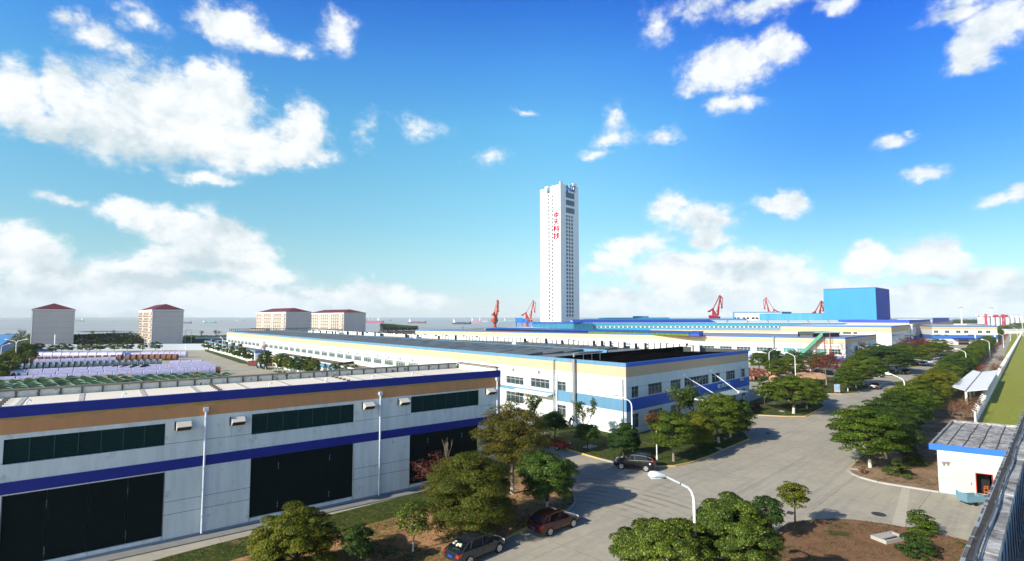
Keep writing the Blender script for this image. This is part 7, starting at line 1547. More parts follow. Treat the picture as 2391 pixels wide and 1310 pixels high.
# dark reels by the annex
RD = dproto('cable_reel', .95, 1.1, 'reel')
for k, px in enumerate((585, 590, 595, 601)): p = G(px, 854 + k * .4); place(RD, (p[0], p[1], 0), e1a + .3, 1.0, 'tan and black reel stacked before the cooling tower annex', 'reels before the cooling tower annex')
for px0, px1, lb in ((603, 612, 'dark drum before the annex, left of the lone tree'), (613, 622, 'dark drum before the annex under the lone tree')): row(GD, [px0, px1], 843.5, 843.6, px0, px1, 1.15, label=lb)
for px in (624, 629): p = G(px, 855); place(RD, (p[0], p[1], 0), e1a, 1.1, 'black-rimmed reel right of the lone tree', 'reels right of the lone tree')
# reels in the car park
rr = random.Random(12)
for (x0, x1, y0, y1, n, lb, g) in ((1748, 1790, 872, 892, 26, 'red-rimmed cable reel in the crowded group by the factory corner', 'crowded reels by the factory corner'), (1790, 1838, 868, 880, 13, 'red-rimmed reel in front of the white parked car', 'reels before the parked cars'), (1858, 1890, 872, 882, 9, 'red-rimmed reel beside the curved lamp', 'reels beside the curved lamp')):
    k = 0; nx = max(3, int(n ** .5 * 1.4))
    for i_ in range(n): px = x0 + (x1 - x0) * ((i_ % nx) + rr.uniform(.1, .9)) / nx; py = y0 + (y1 - y0) * ((i_ // nx) + rr.uniform(.2, .8)) / max(1, -(-n // nx)); p = G(px, py); place(RD, (p[0], p[1], .02), rr.uniform(-.5, .7), rr.uniform(.75, 1.1), lb, g)
TR = drum('tan_reel', 'x', .9, .9, 'tan')
for i_ in range(22): px = 1866 + (i_ % 8) * 7.2 + rr.uniform(-1.5, 1.5); py = 884 + (i_ // 8) * 4.0 + rr.uniform(-1, 1) - (i_ % 8) * .35; p = G(px, py); place(TR, (p[0], p[1], -.15), e1a + rr.uniform(.5, .9), rr.uniform(.8, 1.1), 'tan coiled reel in the heap on the grass edge', 'heap of tan reels')
for px, py, lb in ((1806, 894, 'pale wooden reel among the bushes below the car park'), (1808, 905, 'red and tan reel leaning under the island bushes')): p = G(px, py); place(TR, (p[0], p[1], 0), .9, 1.1, lb)
# ---------------------------------------------------------------- walls, fence, carport, hut, rooftop edge
def wallthing(name, label, cat, pts, h, m, th=.25, cap=None, base=0.0, pil=0):
    t = thing(name, label, cat, (pts[0][0], pts[0][1], 0), world_coords=True); b = MB(); c = MB(); k = MB()
    for a, e in zip(pts, pts[1:]):
        F = Fa(a, e); F.box(b, 0, F.L, base, h, -th, 0); F.box(c, -.05, F.L + .05, h + .001, h + .16, -th - .08, .08)
        if pil:
            s = 0
            while s < F.L: F.box(k, s, s + .35, base, h, .001, .07); s += pil
    b.build('panels', m, t); c.build('coping', cap or TRIM, t)
    if pil: k.build('piers', TRIM, t)
    return t
YW = mat('yard_wall', (.50, .54, .58), .85, .2, col2=(.44, .48, .52), nscale=.2)
wallthing('yard_wall', 'long pale grey-white wall closing the drum yard before the dormitories', 'wall', [G(-60, 826), G(90, 820), G(375, 818), G(478, 817.5)], 3.1, YW, pil=12)
wallthing('shore_wall', 'low white wall with dark base beyond the yard, right of the second dormitory', 'wall', [G(456, 797), G(535, 796)], 3.0, mat('white_wall2', (.7, .7, .7), .8), base=1.6)
b = MB(); A = G(455, 801); 
# blue-roofed sheds at the far left edge
def lowshed(name, label, pts, z, h, m):
    t = thing(name, label, 'shed', (pts[0][0], pts[0][1], 0), world_coords=True); b = MB(); b.prism(pts, 0, z); b.build('wall', YW, t); c = MB(); q = pts
    n = len(q); cx = sum(p[0] for p in q) / n; cy = sum(p[1] for p in q) / n; o = [(cx + (p[0] - cx) * 1.05, cy + (p[1] - cy) * 1.05) for p in q]
    c.hexa([(*o[0], z + .01), (*o[1], z + .01), (*o[2], z + h), (*o[3], z + h)], [(*o[0], z + .25), (*o[1], z + .25), (*o[2], z + h + .25), (*o[3], z + h + .25)]); c.build('roof', m, t); return t
A = atY(-60, 225); lowshed('blue_shed', 'blue sheet-roofed shed cut by the left edge of the picture', [(A, 215), (atY(20, 225), 222), (atY(34, 262), 262), (atY(-50, 262), 262)], 5.2, 3.2, mat('shed_blue', (.06, .22, .50), .5, .4, col2=(.10, .28, .55), nscale=.5))
def fence():
    t = thing('boundary_fence', 'white concrete fence with repeated upright posts running away along the lawn', 'fence', (FN0[0], FN0[1], 0), world_coords=True)
    A = Vector(G(2278, 992)); B_ = Vector(G(2391, 772.5)); d = B_ - A; L_ = d.length; d.normalize(); n = Vector((-d.y, d.x)); FW = mat('fence_white', (.74, .70, .68), .8, .2, col2=(.64, .60, .58), nscale=1.5); k = 0; s = 0.0; rest = MB()
    while s < L_:
        p = A + d * s; b = MB() if k < 98 else rest
        q = [p - d * .14 - n * .12, p + d * .14 - n * .12, p + d * .14 + n * .12, p - d * .14 + n * .12]; b.prism([tuple(v) for v in q], 0, 2.0)
        tip = [v + n * .75 for v in q]; b.hexa([(q[0].x, q[0].y, 1.85), (q[1].x, q[1].y, 1.85), (tip[1].x - n.x * .24, tip[1].y - n.y * .24, 2.28), (tip[0].x - n.x * .24, tip[0].y - n.y * .24, 2.28)], [(q[0].x, q[0].y, 2.05), (q[1].x, q[1].y, 2.05), (tip[1].x - n.x * .24, tip[1].y - n.y * .24, 2.42), (tip[0].x - n.x * .24, tip[0].y - n.y * .24, 2.42)])
        if k < 98: b.build('post', FW, t)
        s += 2.7; k += 1
    if rest.f: props(rest.build('posts', FW, t), kind='stuff')
    b = MB(); a3 = Vector((A.x, A.y, 0)); b3 = Vector((B_.x, B_.y, 0))
    for z, h in ((.45, .9), ): b.beam(a3 + Vector((0, 0, z)), b3 + Vector((0, 0, z)), .08, h)
    for z in (1.15, 1.4, 1.65): b.beam(a3 + Vector((0, 0, z)), b3 + Vector((0, 0, z)), .05, .07)
    b.build('low_panels', FW, t)
fence()
def carport():
    z = 3.1; P_ = {k: G(*v, z) for k, v in dict(a=(2222, 905), b=(2254, 910), c=(2306, 910), d=(2332, 866), e=(2290.5, 867.5), f=(2272, 866)).items()}
    t = thing('carport', 'white double-pitched carport roof on posts between the tree row and the fence', 'carport', (*P_['b'], 0), world_coords=True); RW = mat('carport_white', (.80, .79, .76), .6, .3, col2=(.72, .71, .69), nscale=.6, amt=.5)
    def pan(nm, a, b_, c_, d_, za, zb, zc, zd):
        b = MB(); b.hexa([(*a, za), (*b_, zb), (*c_, zc), (*d_, zd)], [(*a, za + .12), (*b_, zb + .12), (*c_, zc + .12), (*d_, zd + .12)]); o = b.build(nm, RW, t)
        c = MB(); N = 12
        for k in range(1, N):
            f = k / N; p0 = Vector((*a, za)).lerp(Vector((*d_, zd)), f); p1 = Vector((*b_, zb)).lerp(Vector((*c_, zc)), f); c.beam(p0 + Vector((0, 0, .13)), p1 + Vector((0, 0, .13)), .06, .03)
        sub(c, 'seams', TRIM, o)
    pan('roof_panel', P_['a'], P_['b'], P_['e'], P_['f'], z + .1, z - .25, z - .25, z + .1)
    off = Vector((P_['c'][0] - P_['b'][0], P_['c'][1] - P_['b'][1])).normalized() * .3; b2 = (P_['b'][0] + off.x, P_['b'][1] + off.y); e2_ = (P_['e'][0] + off.x, P_['e'][1] + off.y)
    pan('roof_panel', b2, P_['c'], P_['d'], e2_, z - .25, z + .15, z + .15, z - .25)
    b = MB(); b.beam((*P_['b'], z - .3), (*P_['e'], z - .3), .35, .2); b.build('gutter', mat('gutter_red', (.12, .03, .03), .6), t)
    for k in range(6):
        f = k / 5; p = Vector(P_['b']).lerp(Vector(P_['e']), f); b = MB(); b.box((p.x + .1, p.y, (z - .4) / 2), (.32, .32, z - .4), e1a); b.build('post', RW, t)
        q = Vector(P_['c']).lerp(Vector(P_['d']), f); b = MB(); b.beam((p.x, p.y, z - .32), (q.x, q.y, z + .05), .12); b.build('rafter', RW, t)
carport()
def hut():
    Zr = 4.35; A = Vector(G(2193, 1149.5)); B_ = Vector(G(2252, 1157.7)); d = (B_ - A).normalized(); L_ = 7.6; r0 = Vector(G(2170, 1035, 4.6)); r1 = Vector(G(2222, 981, 4.6)); Dp = (r1 - r0).length - .6; e = (r1 - r0).normalized()
    Q = A + d * L_; W = [tuple(A + e * Dp), tuple(A), tuple(Q)]
    t = thing('small_hut', 'small white hut with blue roof edge and open dark doorway beside the rooftop parapet', 'hut', (A.x, A.y, 0), world_coords=True); Wm = mat('hut_white', (.60, .585, .53), .8, .2, col2=(.54, .53, .48), nscale=1.2)
    F = Fa(W[1], W[2]); S = Fa(W[1], W[0]); s0, z1 = F.sz(2279, 1104.5); s1 = s0 + 1.15; z1 = 2.25; hole = (s0, s1, .18, z1)
    b = MB(); F.wall(b, 0, L_, .35, Zr - .3, [(s0, s1, .35, z1)], .3); S.wall(b, 0, Dp, 0, Zr - .3); back = (W[0][0] + W[2][0] - W[1][0], W[0][1] + W[2][1] - W[1][1])
    for p, q in ((W[0], back), (back, W[2])): b.quad((*p, 0), (*q, 0), (*q, Zr - .3), (*p, Zr - .3))
    b.build('wall', Wm, t); b = MB(); F.box(b, 0, s0 - .02, 0, .36, -.1, .04); F.box(b, s1 + .02, L_, 0, .36, -.1, .04); b.build('plinth', mat('plinth_blue_grey', (.42, .47, .48), .9), t)
    b = MB(); F.box(b, s0, s1, .02, z1, -1.5, -1.4); b.build('dark_interior', BLACK, t)
    b = MB(); F.box(b, s0 - .06, s0, .1, z1, -.28, .03); F.box(b, s1, s1 + .06, .1, z1, -.28, .03); F.box(b, s0 - .06, s1 + .06, z1, z1 + .06, -.28, .03); b.build('door_frame', mat('door_red', (.40, .03, .02), .5), t)
    b = MB(); F.box(b, s0 - 1.75, s0 - .08, .08, 2.95, .005, .03); F.box(b, s1 + .1, L_, .1, 2.95, .005, .03); b.build('door_panel', mat('cream_panel', (.60, .55, .42), .7), t)
    b = MB(); F.box(b, s0 - .42, s0 - .36, 1.1, 1.35, .03, .09); b.build('door_handle', CHAR, t)
    b = MB()
    for z in (1.45, 2.95): F.box(b, .05, s0 - 1.8, z, z + .035, -.01, .008)
    b.build('panel_joints', mat('joint_dark', (.07, .075, .08), .9), t)
    for px in (2203.5, 2213): a, z = F.sz(px, 1080); b = MB(); F.box(b, a - .12, a + .12, z - .12, z + .1, .0, .12); F.box(b, a - .05, a + .05, z - .3, z - .12, .02, .1); b.build('wall_lamp', mat('lamp_pinkish', (.22, .16, .16), .6), t)
    # roof slab with overhang
    n = F.n; o = .55; R0 = [r0, r1, r1 + d * (L_ + .9), r0 + d * (L_ + .9)]; z = 4.25
    b = MB(); b.prism([tuple(p) for p in R0], z - .2, z + .12); b.build('roof', CONCR, t)
    f2 = Fa(tuple(r0), tuple(r0 + d * (L_ + .9))); b = MB(); f2.box(b, -.06, f2.L, z - .22, z + .36, .0, .08); b.build('blue_fascia', mat('fascia_royal', (.03, .16, .66), .6, .3, col2=(.03, .14, .58), nscale=1), t)
    b = MB(); f2.box(b, 0, f2.L, z + .121, z + .35, -.16, -.001)
    for p, q in ((r0, r1), (r1, R0[2])): g = Fa(tuple(p), tuple(q)); u = (q - p).normalized(); v = Vector((-u.y, u.x)); v = v if v.dot((R0[2] + r0) / 2 - p) > 0 else -v; b.prism([tuple(p + u * .161), tuple(q), tuple(q + v * .16), tuple(p + u * .161 + v * .16)], z + .121, z + .36)
    b.build('roof_rim', CONCR, t)
    b = MB()
    for k in range(1, 7):
        p = r0 + d * (k * (L_ + .9) / 7) + e * .2; q = p + e * ((r1 - r0).length - .4); m_ = [p.lerp(q, j / 6) + d * random.Random(k * 9 + j).uniform(-.06, .06) for j in range(7)]
        for a_, c_ in zip(m_, m_[1:]): b.beam((a_.x, a_.y, z + .135), (c_.x, c_.y, z + .135), .10, .03)
    for k in (.3, .66): p = r0 + e * ((r1 - r0).length * k) + d * .2; q = p + d * (L_ + .4); b.beam((p.x, p.y, z + .13), (q.x, q.y, z + .13), .05, .02)
    b.build('roof_seams', mat('tar_seam', (.05, .05, .05), .9), t)
    # wall lamp cable, chair inside, steel cart outside
    c = thing('chair', 'small orange wooden chair just inside the hut doorway', 'chair', (*F.pt((s0 + s1) / 2 + .3, 0, -.6)[:2], .05)); Om = mat('chair_orange', (.50, .14, .04), .6); b = MB(); b.box((0, 0, .45), (.42, .42, .05)); b.build('seat', Om, c)
    for x in (-.18, .18):
        for y in (-.18, .18): b = MB(); b.box((x, y, .22), (.05, .05, .44)); b.build('leg', Om, c)
    b = MB(); b.box((0, .2, .75), (.42, .04, .1)); b.box((0, .2, .92), (.42, .04, .08)); [b.box((x, .2, .7), (.05, .045, .5)) for x in (-.185, .185)]; b.build('backrest', Om, c)
    p = G(2266, 1178); c = thing('steel_cart', 'blue and rusty steel tipping cart outside the hut', 'cart', (*p, 0), .1); Bm = mat('cart_blue', (.09, .26, .38), .6, .3, col2=(.16, .22, .24), nscale=9, amt=.4); b = MB()
    b.hexa([(-.7, -.45, .35), (.9, -.45, .35), (.9, .45, .35), (-.7, .45, .35)], [(-.7, -.45, .39), (.9, -.45, .39), (.9, .45, .39), (-.7, .45, .39)])
    for s in (-1, 1): b.box((.1, s * .5, .62), (1.75, .05, .52))
    b.box((-.78, 0, .72), (.06, 1.05, .74)); b.box((.95, 0, .6), (.05, .95, .46)); b.box((-.8, -.5, .95), (.12, .12, .4)); b.box((-.8, .5, .95), (.12, .12, .4)); b.build('tray', [Bm], c)
    b = MB(); b.box((.1, 0, .45), (1.5, .85, .12)); b.build('load', mat('rubble', (.28, .19, .11), .95, col2=(.2, .13, .08), nscale=8, bump=.6), c)
    for s in (-1, 1): b = MB(); b.lathe([(.06, -.05), (.22, -.05), (.22, .05), (.06, .05)], 12, (.1, s * .42, .22), 'y'); b.build('wheel', TYRE, c)
hut()
def own_roof():
    z = 13.9; zf = 12.5
    O0 = Vector(G(2245, 1310, z)); O1 = Vector(G(2391, 960, z)); d = (O1 - O0).normalized(); n = Vector((d.y, -d.x)); I0 = Vector(G(2353, 1171, z)); wd = (I0 - O0).dot(n); lg = (Vector(G(2307, 1171, z)) - O0).dot(n); cs = (Vector(G(2290, 1171, z)) - O0).dot(n)
    A = O0 - d * 14; Lt = 75
    t = thing('viewing_roof', 'weathered rooftop edge with crumbling coping in the bottom right corner', 'building', (A.x, A.y, 0), world_coords=True)
    def P(a, c, zz): v = A + d * a + n * c; return (v.x, v.y, zz)
    def bx(b, a0, a1, c0, c1, z0, z1): b.hexa([P(a0, c0, z0), P(a1, c0, z0), P(a1, c1, z0), P(a0, c1, z0)], [P(a0, c0, z1), P(a1, c0, z1), P(a1, c1, z1), P(a0, c1, z1)])
    lg = max(lg, .12)
    b = MB(); bx(b, 0, Lt, .06, 26, 0, zf - .02); b.build('wall', mat('tower_block_wall', (.55, .60, .64), .85), t)
    b = MB(); bx(b, 0, Lt, wd, 25.9, zf - .019, zf); b.build('roof_floor', CONCR, t)
    b = MB(); bx(b, 0, Lt, .02, wd - .03, zf - .3, z - .08); b.build('parapet', mat('parapet_blue', (.10, .16, .24), .8, .2, col2=(.22, .28, .36), nscale=2.5, amt=.3, streak=.15, grime=((.02, .025, .03), 3, .55, .7)), t)
    b = MB(); bx(b, 0, Lt, -.03, .02, z - .25, z - .03); b.build('edge_trim', mat('edge_pale_blue', (.26, .36, .44), .6, col2=(.34, .34, .32), nscale=3, amt=.3), t)
    b = MB(); bx(b, 0, Lt, .021, lg, z - .085, z - .03)
    b.build('ledge', mat('tar_ledge', (.045, .042, .042), .95, .1, col2=(.09, .085, .08), nscale=6, bump=.5), t)
    b = MB(); rr = random.Random(6); s = 0   # crumbling lip
    while s < 60: 
        w_ = rr.uniform(.05, .5); bx(b, s, s + w_, -.028 + rr.uniform(0, .012), .0 + rr.uniform(.0, .025), z - .031, z - .024 + rr.uniform(0, .006)); s += w_ + rr.uniform(0, .3)
    b.build('crumbling_lip', mat('lip_grey', (.16, .155, .15), .95, col2=(.06, .06, .06), nscale=6), t)
    b = MB(); step = 1.12; k = 0
    while k * step < Lt:
        bx(b, k * step, (k + 1) * step - .035, lg + .01, wd + .06 + rr.uniform(-.012, .012), z - .1, z + rr.uniform(-.004, .012)); k += 1
    b.build('coping_slabs', CONCR, t)
    b = MB()
    for k in range(60): bx(b, k * .56, k * .56 + .035, wd - .035, wd - .018, zf, z - .1)
    b.build('parapet_grooves', BLACK, t)
    b = MB(); mid = lg + (wd - lg) * .22; pts = [P(a * .8, mid + .02 * sin(a * 1.3), z + .12) for a in range(70)]; b.tube(pts, .013, 5)
    for k in range(40): b.tube([P(k * 1.4, mid, z), P(k * 1.4, mid, z + .14)], .016, 5); b.box(P(k * 1.4, mid, z + .012), (.12, .06, .02), e1a)
    b.build('lightning_wire', mat('wire_dark', (.10, .10, .11), .5, .4, .5), t)
    b = MB(); bx(b, 0, Lt, lg + .03, lg + .055, z + .0125, z + .03); b.build('conduit', GALV, t)
    b = MB(); 
    for k in range(8): bx(b, 8 + k * 1.8, 8.06 + k * 1.8, wd + .06, wd + 8, zf, zf + .02)
    b.build('floor_seams', mat('tar_seam', (.05, .05, .05), .9), t)
    b = MB(); bx(b, 16.6, 22, wd + .75, wd + 1.6, zf + .3, zf + .9); b.build('roof_duct', mat('duct_blue', (.35, .55, .66), .5), t)
own_roof()

# ---------------------------------------------------------------- signs and people
x, y = G(1955, 918.5, .12); t = thing('sign_board', 'grey upright sign board with a blue panel standing on the lawn', 'sign', (x, y, .12), -.12); b = MB(); b.box((0, 0, 1.15), (1.12, .22, 1.7)); b.build('board', mat('sign_grey', (.42, .41, .40), .7), t)
b = MB(); b.box((0, -.13, 1.3), (.86, .03, 1.1)); p = b.build('blue_panel', mat('sign_panel', (.05, .28, .75), .5), t); b = MB()
for k in range(4): b.box((-.28, -.155, 1.72 - k * .26), (.12, .02, .10)); b.box((.06 + .02 * (k % 2), -.155, 1.72 - k * .26), (.42 - .06 * (k % 3), .02, .08))
b.build('white_lines', PLATEW, p); b = MB(); b.box((-.36, -.13, 1.9), (.14, .03, .1)); b.build('red_mark', TAIL, t)
for s in (-1, 1): b = MB(); b.box((s * .46, 0, .15), (.14, .2, .3)); b.build('leg', mat('sign_leg_red', (.55, .05, .04), .6), t)
def skin(name, pts, edges, rad, m, par, lv=1):
    me = bpy.data.meshes.new(name); me.from_pydata(pts, edges, []); me.materials.append(m); o = bpy.data.objects.new(name, me); C.objects.link(o); o.parent = par
    o.modifiers.new('skin', 'SKIN'); 
    for i, r in enumerate(rad): me.skin_vertices[0].data[i].radius = (r, r) if not isinstance(r, tuple) else r
    me.skin_vertices[0].data[0].use_root = True; s = o.modifiers.new('sub', 'SUBSURF'); s.levels = s.render_levels = lv; return o
def person():
    x, y = G(1331, 996, .1); t = thing('person', 'person in dark jacket and trousers stooping by the white wall over bags', 'person', (x, y, .1), -.35)
    # faces +x, bent forward at the hips
    pts = [(0, 0, .92), (.06, 0, 1.12), (.20, 0, 1.33), (.28, 0, 1.42), (.36, 0, 1.50), (.42, 0, 1.60), (.20, .19, 1.36), (.27, .22, 1.10), (.42, .17, .90), (.50, .15, .84), (.20, -.19, 1.36), (.30, -.22, 1.10), (.46, -.16, .93), (.54, -.14, .87),
           (-.02, .10, .86), (.05, .12, .48), (-.02, .12, .09), (.12, .13, .04), (-.02, -.10, .86), (.0, -.13, .48), (-.10, -.13, .09), (.04, -.14, .04)]
    ed = [(0, 1), (1, 2), (2, 3), (3, 4), (4, 5), (2, 6), (6, 7), (7, 8), (8, 9), (2, 10), (10, 11), (11, 12), (12, 13), (0, 14), (14, 15), (15, 16), (16, 17), (0, 18), (18, 19), (19, 20), (20, 21)]
    rad = [.15, .15, .16, .075, .085, .095, .07, .055, .045, .04, .07, .055, .045, .04, .10, .07, .055, .045, .10, .07, .055, .045]
    skin('body', pts, ed, rad, mat('skin_tone', (.45, .28, .20), .7), t)
    skin('jacket', [(-.02, 0, .88), (.06, 0, 1.12), (.20, 0, 1.34), (.25, 0, 1.40), (.20, .20, 1.37), (.27, .23, 1.10), (.41, .18, .92), (.20, -.20, 1.37), (.30, -.23, 1.10), (.45, -.17, .95)], [(0, 1), (1, 2), (2, 3), (2, 4), (4, 5), (5, 6), (2, 7), (7, 8), (8, 9)], [.18, .18, .185, .10, .095, .078, .062, .095, .078, .062], mat('jacket_dark', (.012, .012, .018), .9), t)
    skin('trousers', [(-.01, 0, .90), (-.02, .10, .84), (.05, .12, .48), (-.02, .12, .10), (-.02, -.10, .84), (.0, -.13, .48), (-.10, -.13, .10)], [(0, 1), (1, 2), (2, 3), (0, 4), (4, 5), (5, 6)], [.165, .12, .085, .07, .12, .085, .07], mat('trousers_dark', (.02, .022, .03), .9), t)
    b = MB(); b.lathe([(.02, -.13), (.09, -.11), (.118, -.02), (.115, .06), (.07, .115), (.01, .13)], 12, (.40, 0, 1.62)); b.build('hair', BLACK, t, smooth=60)
    for k, (dx, dy, lb) in enumerate(((.75, .1, 'pale plastic sack the stooping person reaches into'), (-.35, .5, 'white sacks standing behind the stooping person'))):
        q = thing('sack', lb, 'sack', (x + dx, y + dy, .1)); b = MB(); b.lathe([(.2, 0), (.28, .15), (.26, .45), (.14, .62), (.18, .7)], 10); b.build('bag', mat('sack_pale', (.55, .62, .66), .6, col2=(.7, .72, .72), nscale=6), q, smooth=60)
person()
b = MB(); rr = random.Random(3)
t = thing('waste_bin', 'orange bin in the car park beside the pale blue car', 'bin', (*G(1791, 869), 0)); b = MB(); b.hexa([(-.5, -.5, 0), (.5, -.5, 0), (.5, .5, 0), (-.5, .5, 0)], [(-.62, -.62, 1.2), (.62, -.62, 1.2), (.62, .62, 1.2), (-.62, .62, 1.2)]); b.build('bin', mat('bin_orange', (.75, .12, .03), .6), t); b = MB(); b.box((0, 0, 1.26), (1.35, 1.35, .12)); b.build('lid', mat('bin_lid', (.6, .1, .25), .6), t)
t = thing('steel_cage', 'tan wire cage crate at the kerb before the closing building', 'cage', (*G(2261, 829), 0), .1); b = MB(); RT = mat('cage_tan', (.48, .34, .24), .7)
for i_ in range(9): x_ = -3 + i_ * .75; b.box((x_, -1.4, 1.5), (.12, .12, 3)); b.box((x_, 1.4, 1.5), (.12, .12, 3))
for z in (.1, 1.0, 2.0, 2.95): b.box((0, -1.4, z), (6, .14, .12)); b.box((0, 1.4, z), (6, .14, .12)); b.box((-3, 0, z), (.12, 2.7, .12)); b.box((3, 0, z), (.12, 2.7, .12))
b.build('cage', RT, t); b = MB(); b.box((0, 0, .75), (5.4, 2.4, 1.2)); b.build('load', mat('cage_load', (.35, .28, .2), .9, col2=(.25, .2, .15), nscale=2), t)

# ---------------------------------------------------------------- harbour cranes, ships, silos
def crane_proto(name, m, D=650.0):
    t = thing(name, 'x', 'harbour crane'); u = D / FOC / 11.96
    def p(X, Y, w=0.0): return ((X - 1540) * u, w, (980 - Y) * u + 8)
    b = MB(); b.tube([(0, 0, 0), p(1540, 980), p(1540, 900)], [2.1, 1.9, 2.0], 10); b.tube([p(1540, 905), p(1540, 868)], [2.0, 3.2], 10)
    for a in (0, pi / 2, pi, 3 * pi / 2): b.beam((0, 0, 9), (6 * cos(a + .78), 6 * sin(a + .78), 0), .9)
    b.build('base', m, t)
    b = MB(); b.hexa([p(1385, 862, -2.2), p(1625, 862, -2.2), p(1625, 862, 2.2), p(1385, 862, 2.2)], [p(1385, 768, -2.2), p(1610, 778, -2.2), p(1610, 778, 2.2), p(1385, 768, 2.2)]); b.build('machine_house', m, t); b = MB(); b.hexa([p(1632, 855, -1), p(1690, 855, -1), p(1690, 855, 1), p(1632, 855, 1)], [p(1632, 798, -1), p(1690, 798, -1), p(1690, 798, 1), p(1632, 798, 1)]); b.build('cab', m, t)
    b = MB(); b.hexa([p(1478, 768, -1.4), p(1600, 770, -1.4), p(1600, 770, 1.4), p(1478, 768, 1.4)], [p(1482, 600, -.9), p(1505, 610, -.9), p(1505, 610, .9), p(1482, 600, .9)]); b.build('tower_frame', m, t)
    b = MB(); b.beam(p(1630, 775), p(1660, 540), 1.7, 1.9); b.beam(p(1660, 545), p(1708, 320), 1.2, 1.3); b.build('boom', m, t)
    b = MB(); b.beam(p(1390, 668), p(1515, 585), 1.4, 1.6); b.beam(p(1350, 668), p(1410, 665), 2.4, 1.9); b.build('counterweight', m, t)
    b = MB(); [b.beam(p(1515, 575, w), p(1700, 247, w), .45) for w in (-.7, .7)]; b.beam(p(1580, 690), p(1640, 600), .5); b.build('tie_bars', m, t)
    b = MB(); b.beam(p(1698, 243), p(1718, 330), 1.0); [b.beam(p(1700, 250, w), p(1782, 322, w), .55) for w in (-.5, .5)]; b.beam(p(1718, 330), p(1782, 325), .6); b.beam(p(1782, 322), p(1760, 560), .6); b.beam(p(1715, 335), p(1750, 560), .8, .9); b.tube([p(1730, 575), p(1770, 562)], 1.0, 8); b.build('jib', m, t)
    b = MB(); b.tube([p(1750, 575), p(1750, 700)], .12, 4); b.build('hoist_rope', CHAR, t); return t
CR = crane_proto('harbour_crane', RED); CR2 = crane_proto('harbour_crane', RED2)
def putc(pr, px, D, top_py, rz, label):
    H0 = (980 - 243) * 650 / FOC / 11.96 + 8; s = (zat(top_py, D) + 1.5) / H0; o = place(pr, (atY(px, D), D, -1.5), rz, (s * .95, s * .95, s), label); return o
putc(CR, 1232, 640, 701, 0.0, 'orange-red harbour crane beside the tower, jib hanging right'); putc(CR, 1156, 640, 699.5, 1.15, 'orange-red harbour crane left of its twin, seen end-on')
putc(CR2, 1669, 760, 689, .12, 'crimson crane standing clear above the shed roofs'); putc(CR2, 1804, 860, 694, pi - .35, 'crimson crane with jib to the left behind the plant building'); o = putc(CR2, 1907, 820, 702, .2, 'crimson crane partly hidden by the big blue hall'); o.scale = (o.scale[0] * 1.25, o.scale[1], o.scale[2])
SBm = mat('machine_blue', (.04, .20, .60), .5)
t = thing('loader', 'small blue quay loader with long grey arm left of the tower', 'quay machine', (atY(1212, 560), 560, 0)); b = MB(); b.box((0, 0, 14), (8, 5, 5)); b.box((5.5, 0, 13.5), (6, 4, 4)); b.build('housing', SBm, t); b = MB(); [b.beam((x, y, 0), (x * .8, y * .8, 12), .9) for x in (-3.5, 3.5, 12, 17) for y in (-2, 2)]; b.beam((-3, 0, 12), (18, 0, 12), 1.2); b.build('legs', SBm, t); b = MB(); b.beam((-3, 0, 13.5), (-20, 0, 13), .9, .9); b.beam((-20, 0, 13), (-24, 0, 8.5), .8); b.build('arm', mat('arm_grey', (.25, .40, .42), .6), t)
def ship(px, py, wpx, hpx, col, dir_, label, house=(.7, .7, .7), cranes=False):
    Y = FOC * (CAMH + 1.5) / (py - 741) if py > 741.5 else 8000; k = Y / FOC; L_ = wpx * k; H_ = max(hpx * k * .42, 2); t = thing('cargo_ship', label, 'ship', (atY(px, Y), Y, -1.55)); W_ = L_ * .14; b = MB(); d = dir_
    prof = [(-.5, .80, .9), (-.44, .98, 1), (.30, 1, .95), (.43, .75, 1.25), (.5, .12, 1.75)]; r = []
    for f, w, h in prof: x = f * L_ * d; r.append([(x, -W_ * .4 * w, 0), (x, -W_ * .5 * w, H_ * h), (x, W_ * .5 * w, H_ * h), (x, W_ * .4 * w, 0)])
    for q in r: b.v += q
    for i_ in range(len(r) - 1): b.f += [(i_ * 4 + j, i_ * 4 + (j + 1) % 4, (i_ + 1) * 4 + (j + 1) % 4, (i_ + 1) * 4 + j) for j in range(4)]; b.m += [0] * 4
    b.f += [(0, 1, 2, 3), tuple((len(r) - 1) * 4 + j for j in range(4))]; b.m += [0, 0]; b.build('hull', mat('hull_%d' % int(px), col, .7), t)
    b = MB(); hx = -.40 * L_ * d; b.box((hx, 0, H_ * 1.0 + H_ * .6), (L_ * .10, W_ * .8, H_ * 1.2)); b.box((hx, 0, H_ * 2.4), (L_ * .07, W_ * .7, H_ * .5)); b.box((hx - .02 * L_ * d, 0, H_ * 3.0), (L_ * .025, W_ * .2, H_ * .8)); b.build('deckhouse', mat('deckhouse_%d' % int(px), house, .7), t)
    b = MB(); b.box((0, 0, H_ * 1.08), (L_ * .6, W_ * .7, H_ * .22)); b.build('hatches', mat('hatch_%d' % int(px), tuple(c * .8 for c in col), .8), t)
    b = MB(); 
    for f in ((.0, .25) if not cranes else (-.22, -.05, .12, .28)): b.beam((f * L_ * d, 0, H_), (f * L_ * d, 0, H_ * (2.4 if not cranes else 3.4)), L_ * .008); 
    b.build('masts', TRIM, t)
ship(185, 751, 20, 7, (.16, .20, .22), -1, 'grey ship just right of the far left dormitory'); ship(436, 755.5, 24, 8, (.12, .14, .22), 1, 'dark ship half hidden by the second dormitory'); ship(490, 754.5, 32, 5, (.10, .28, .28), 1, 'low greenish barge in open water right of the second dormitory')
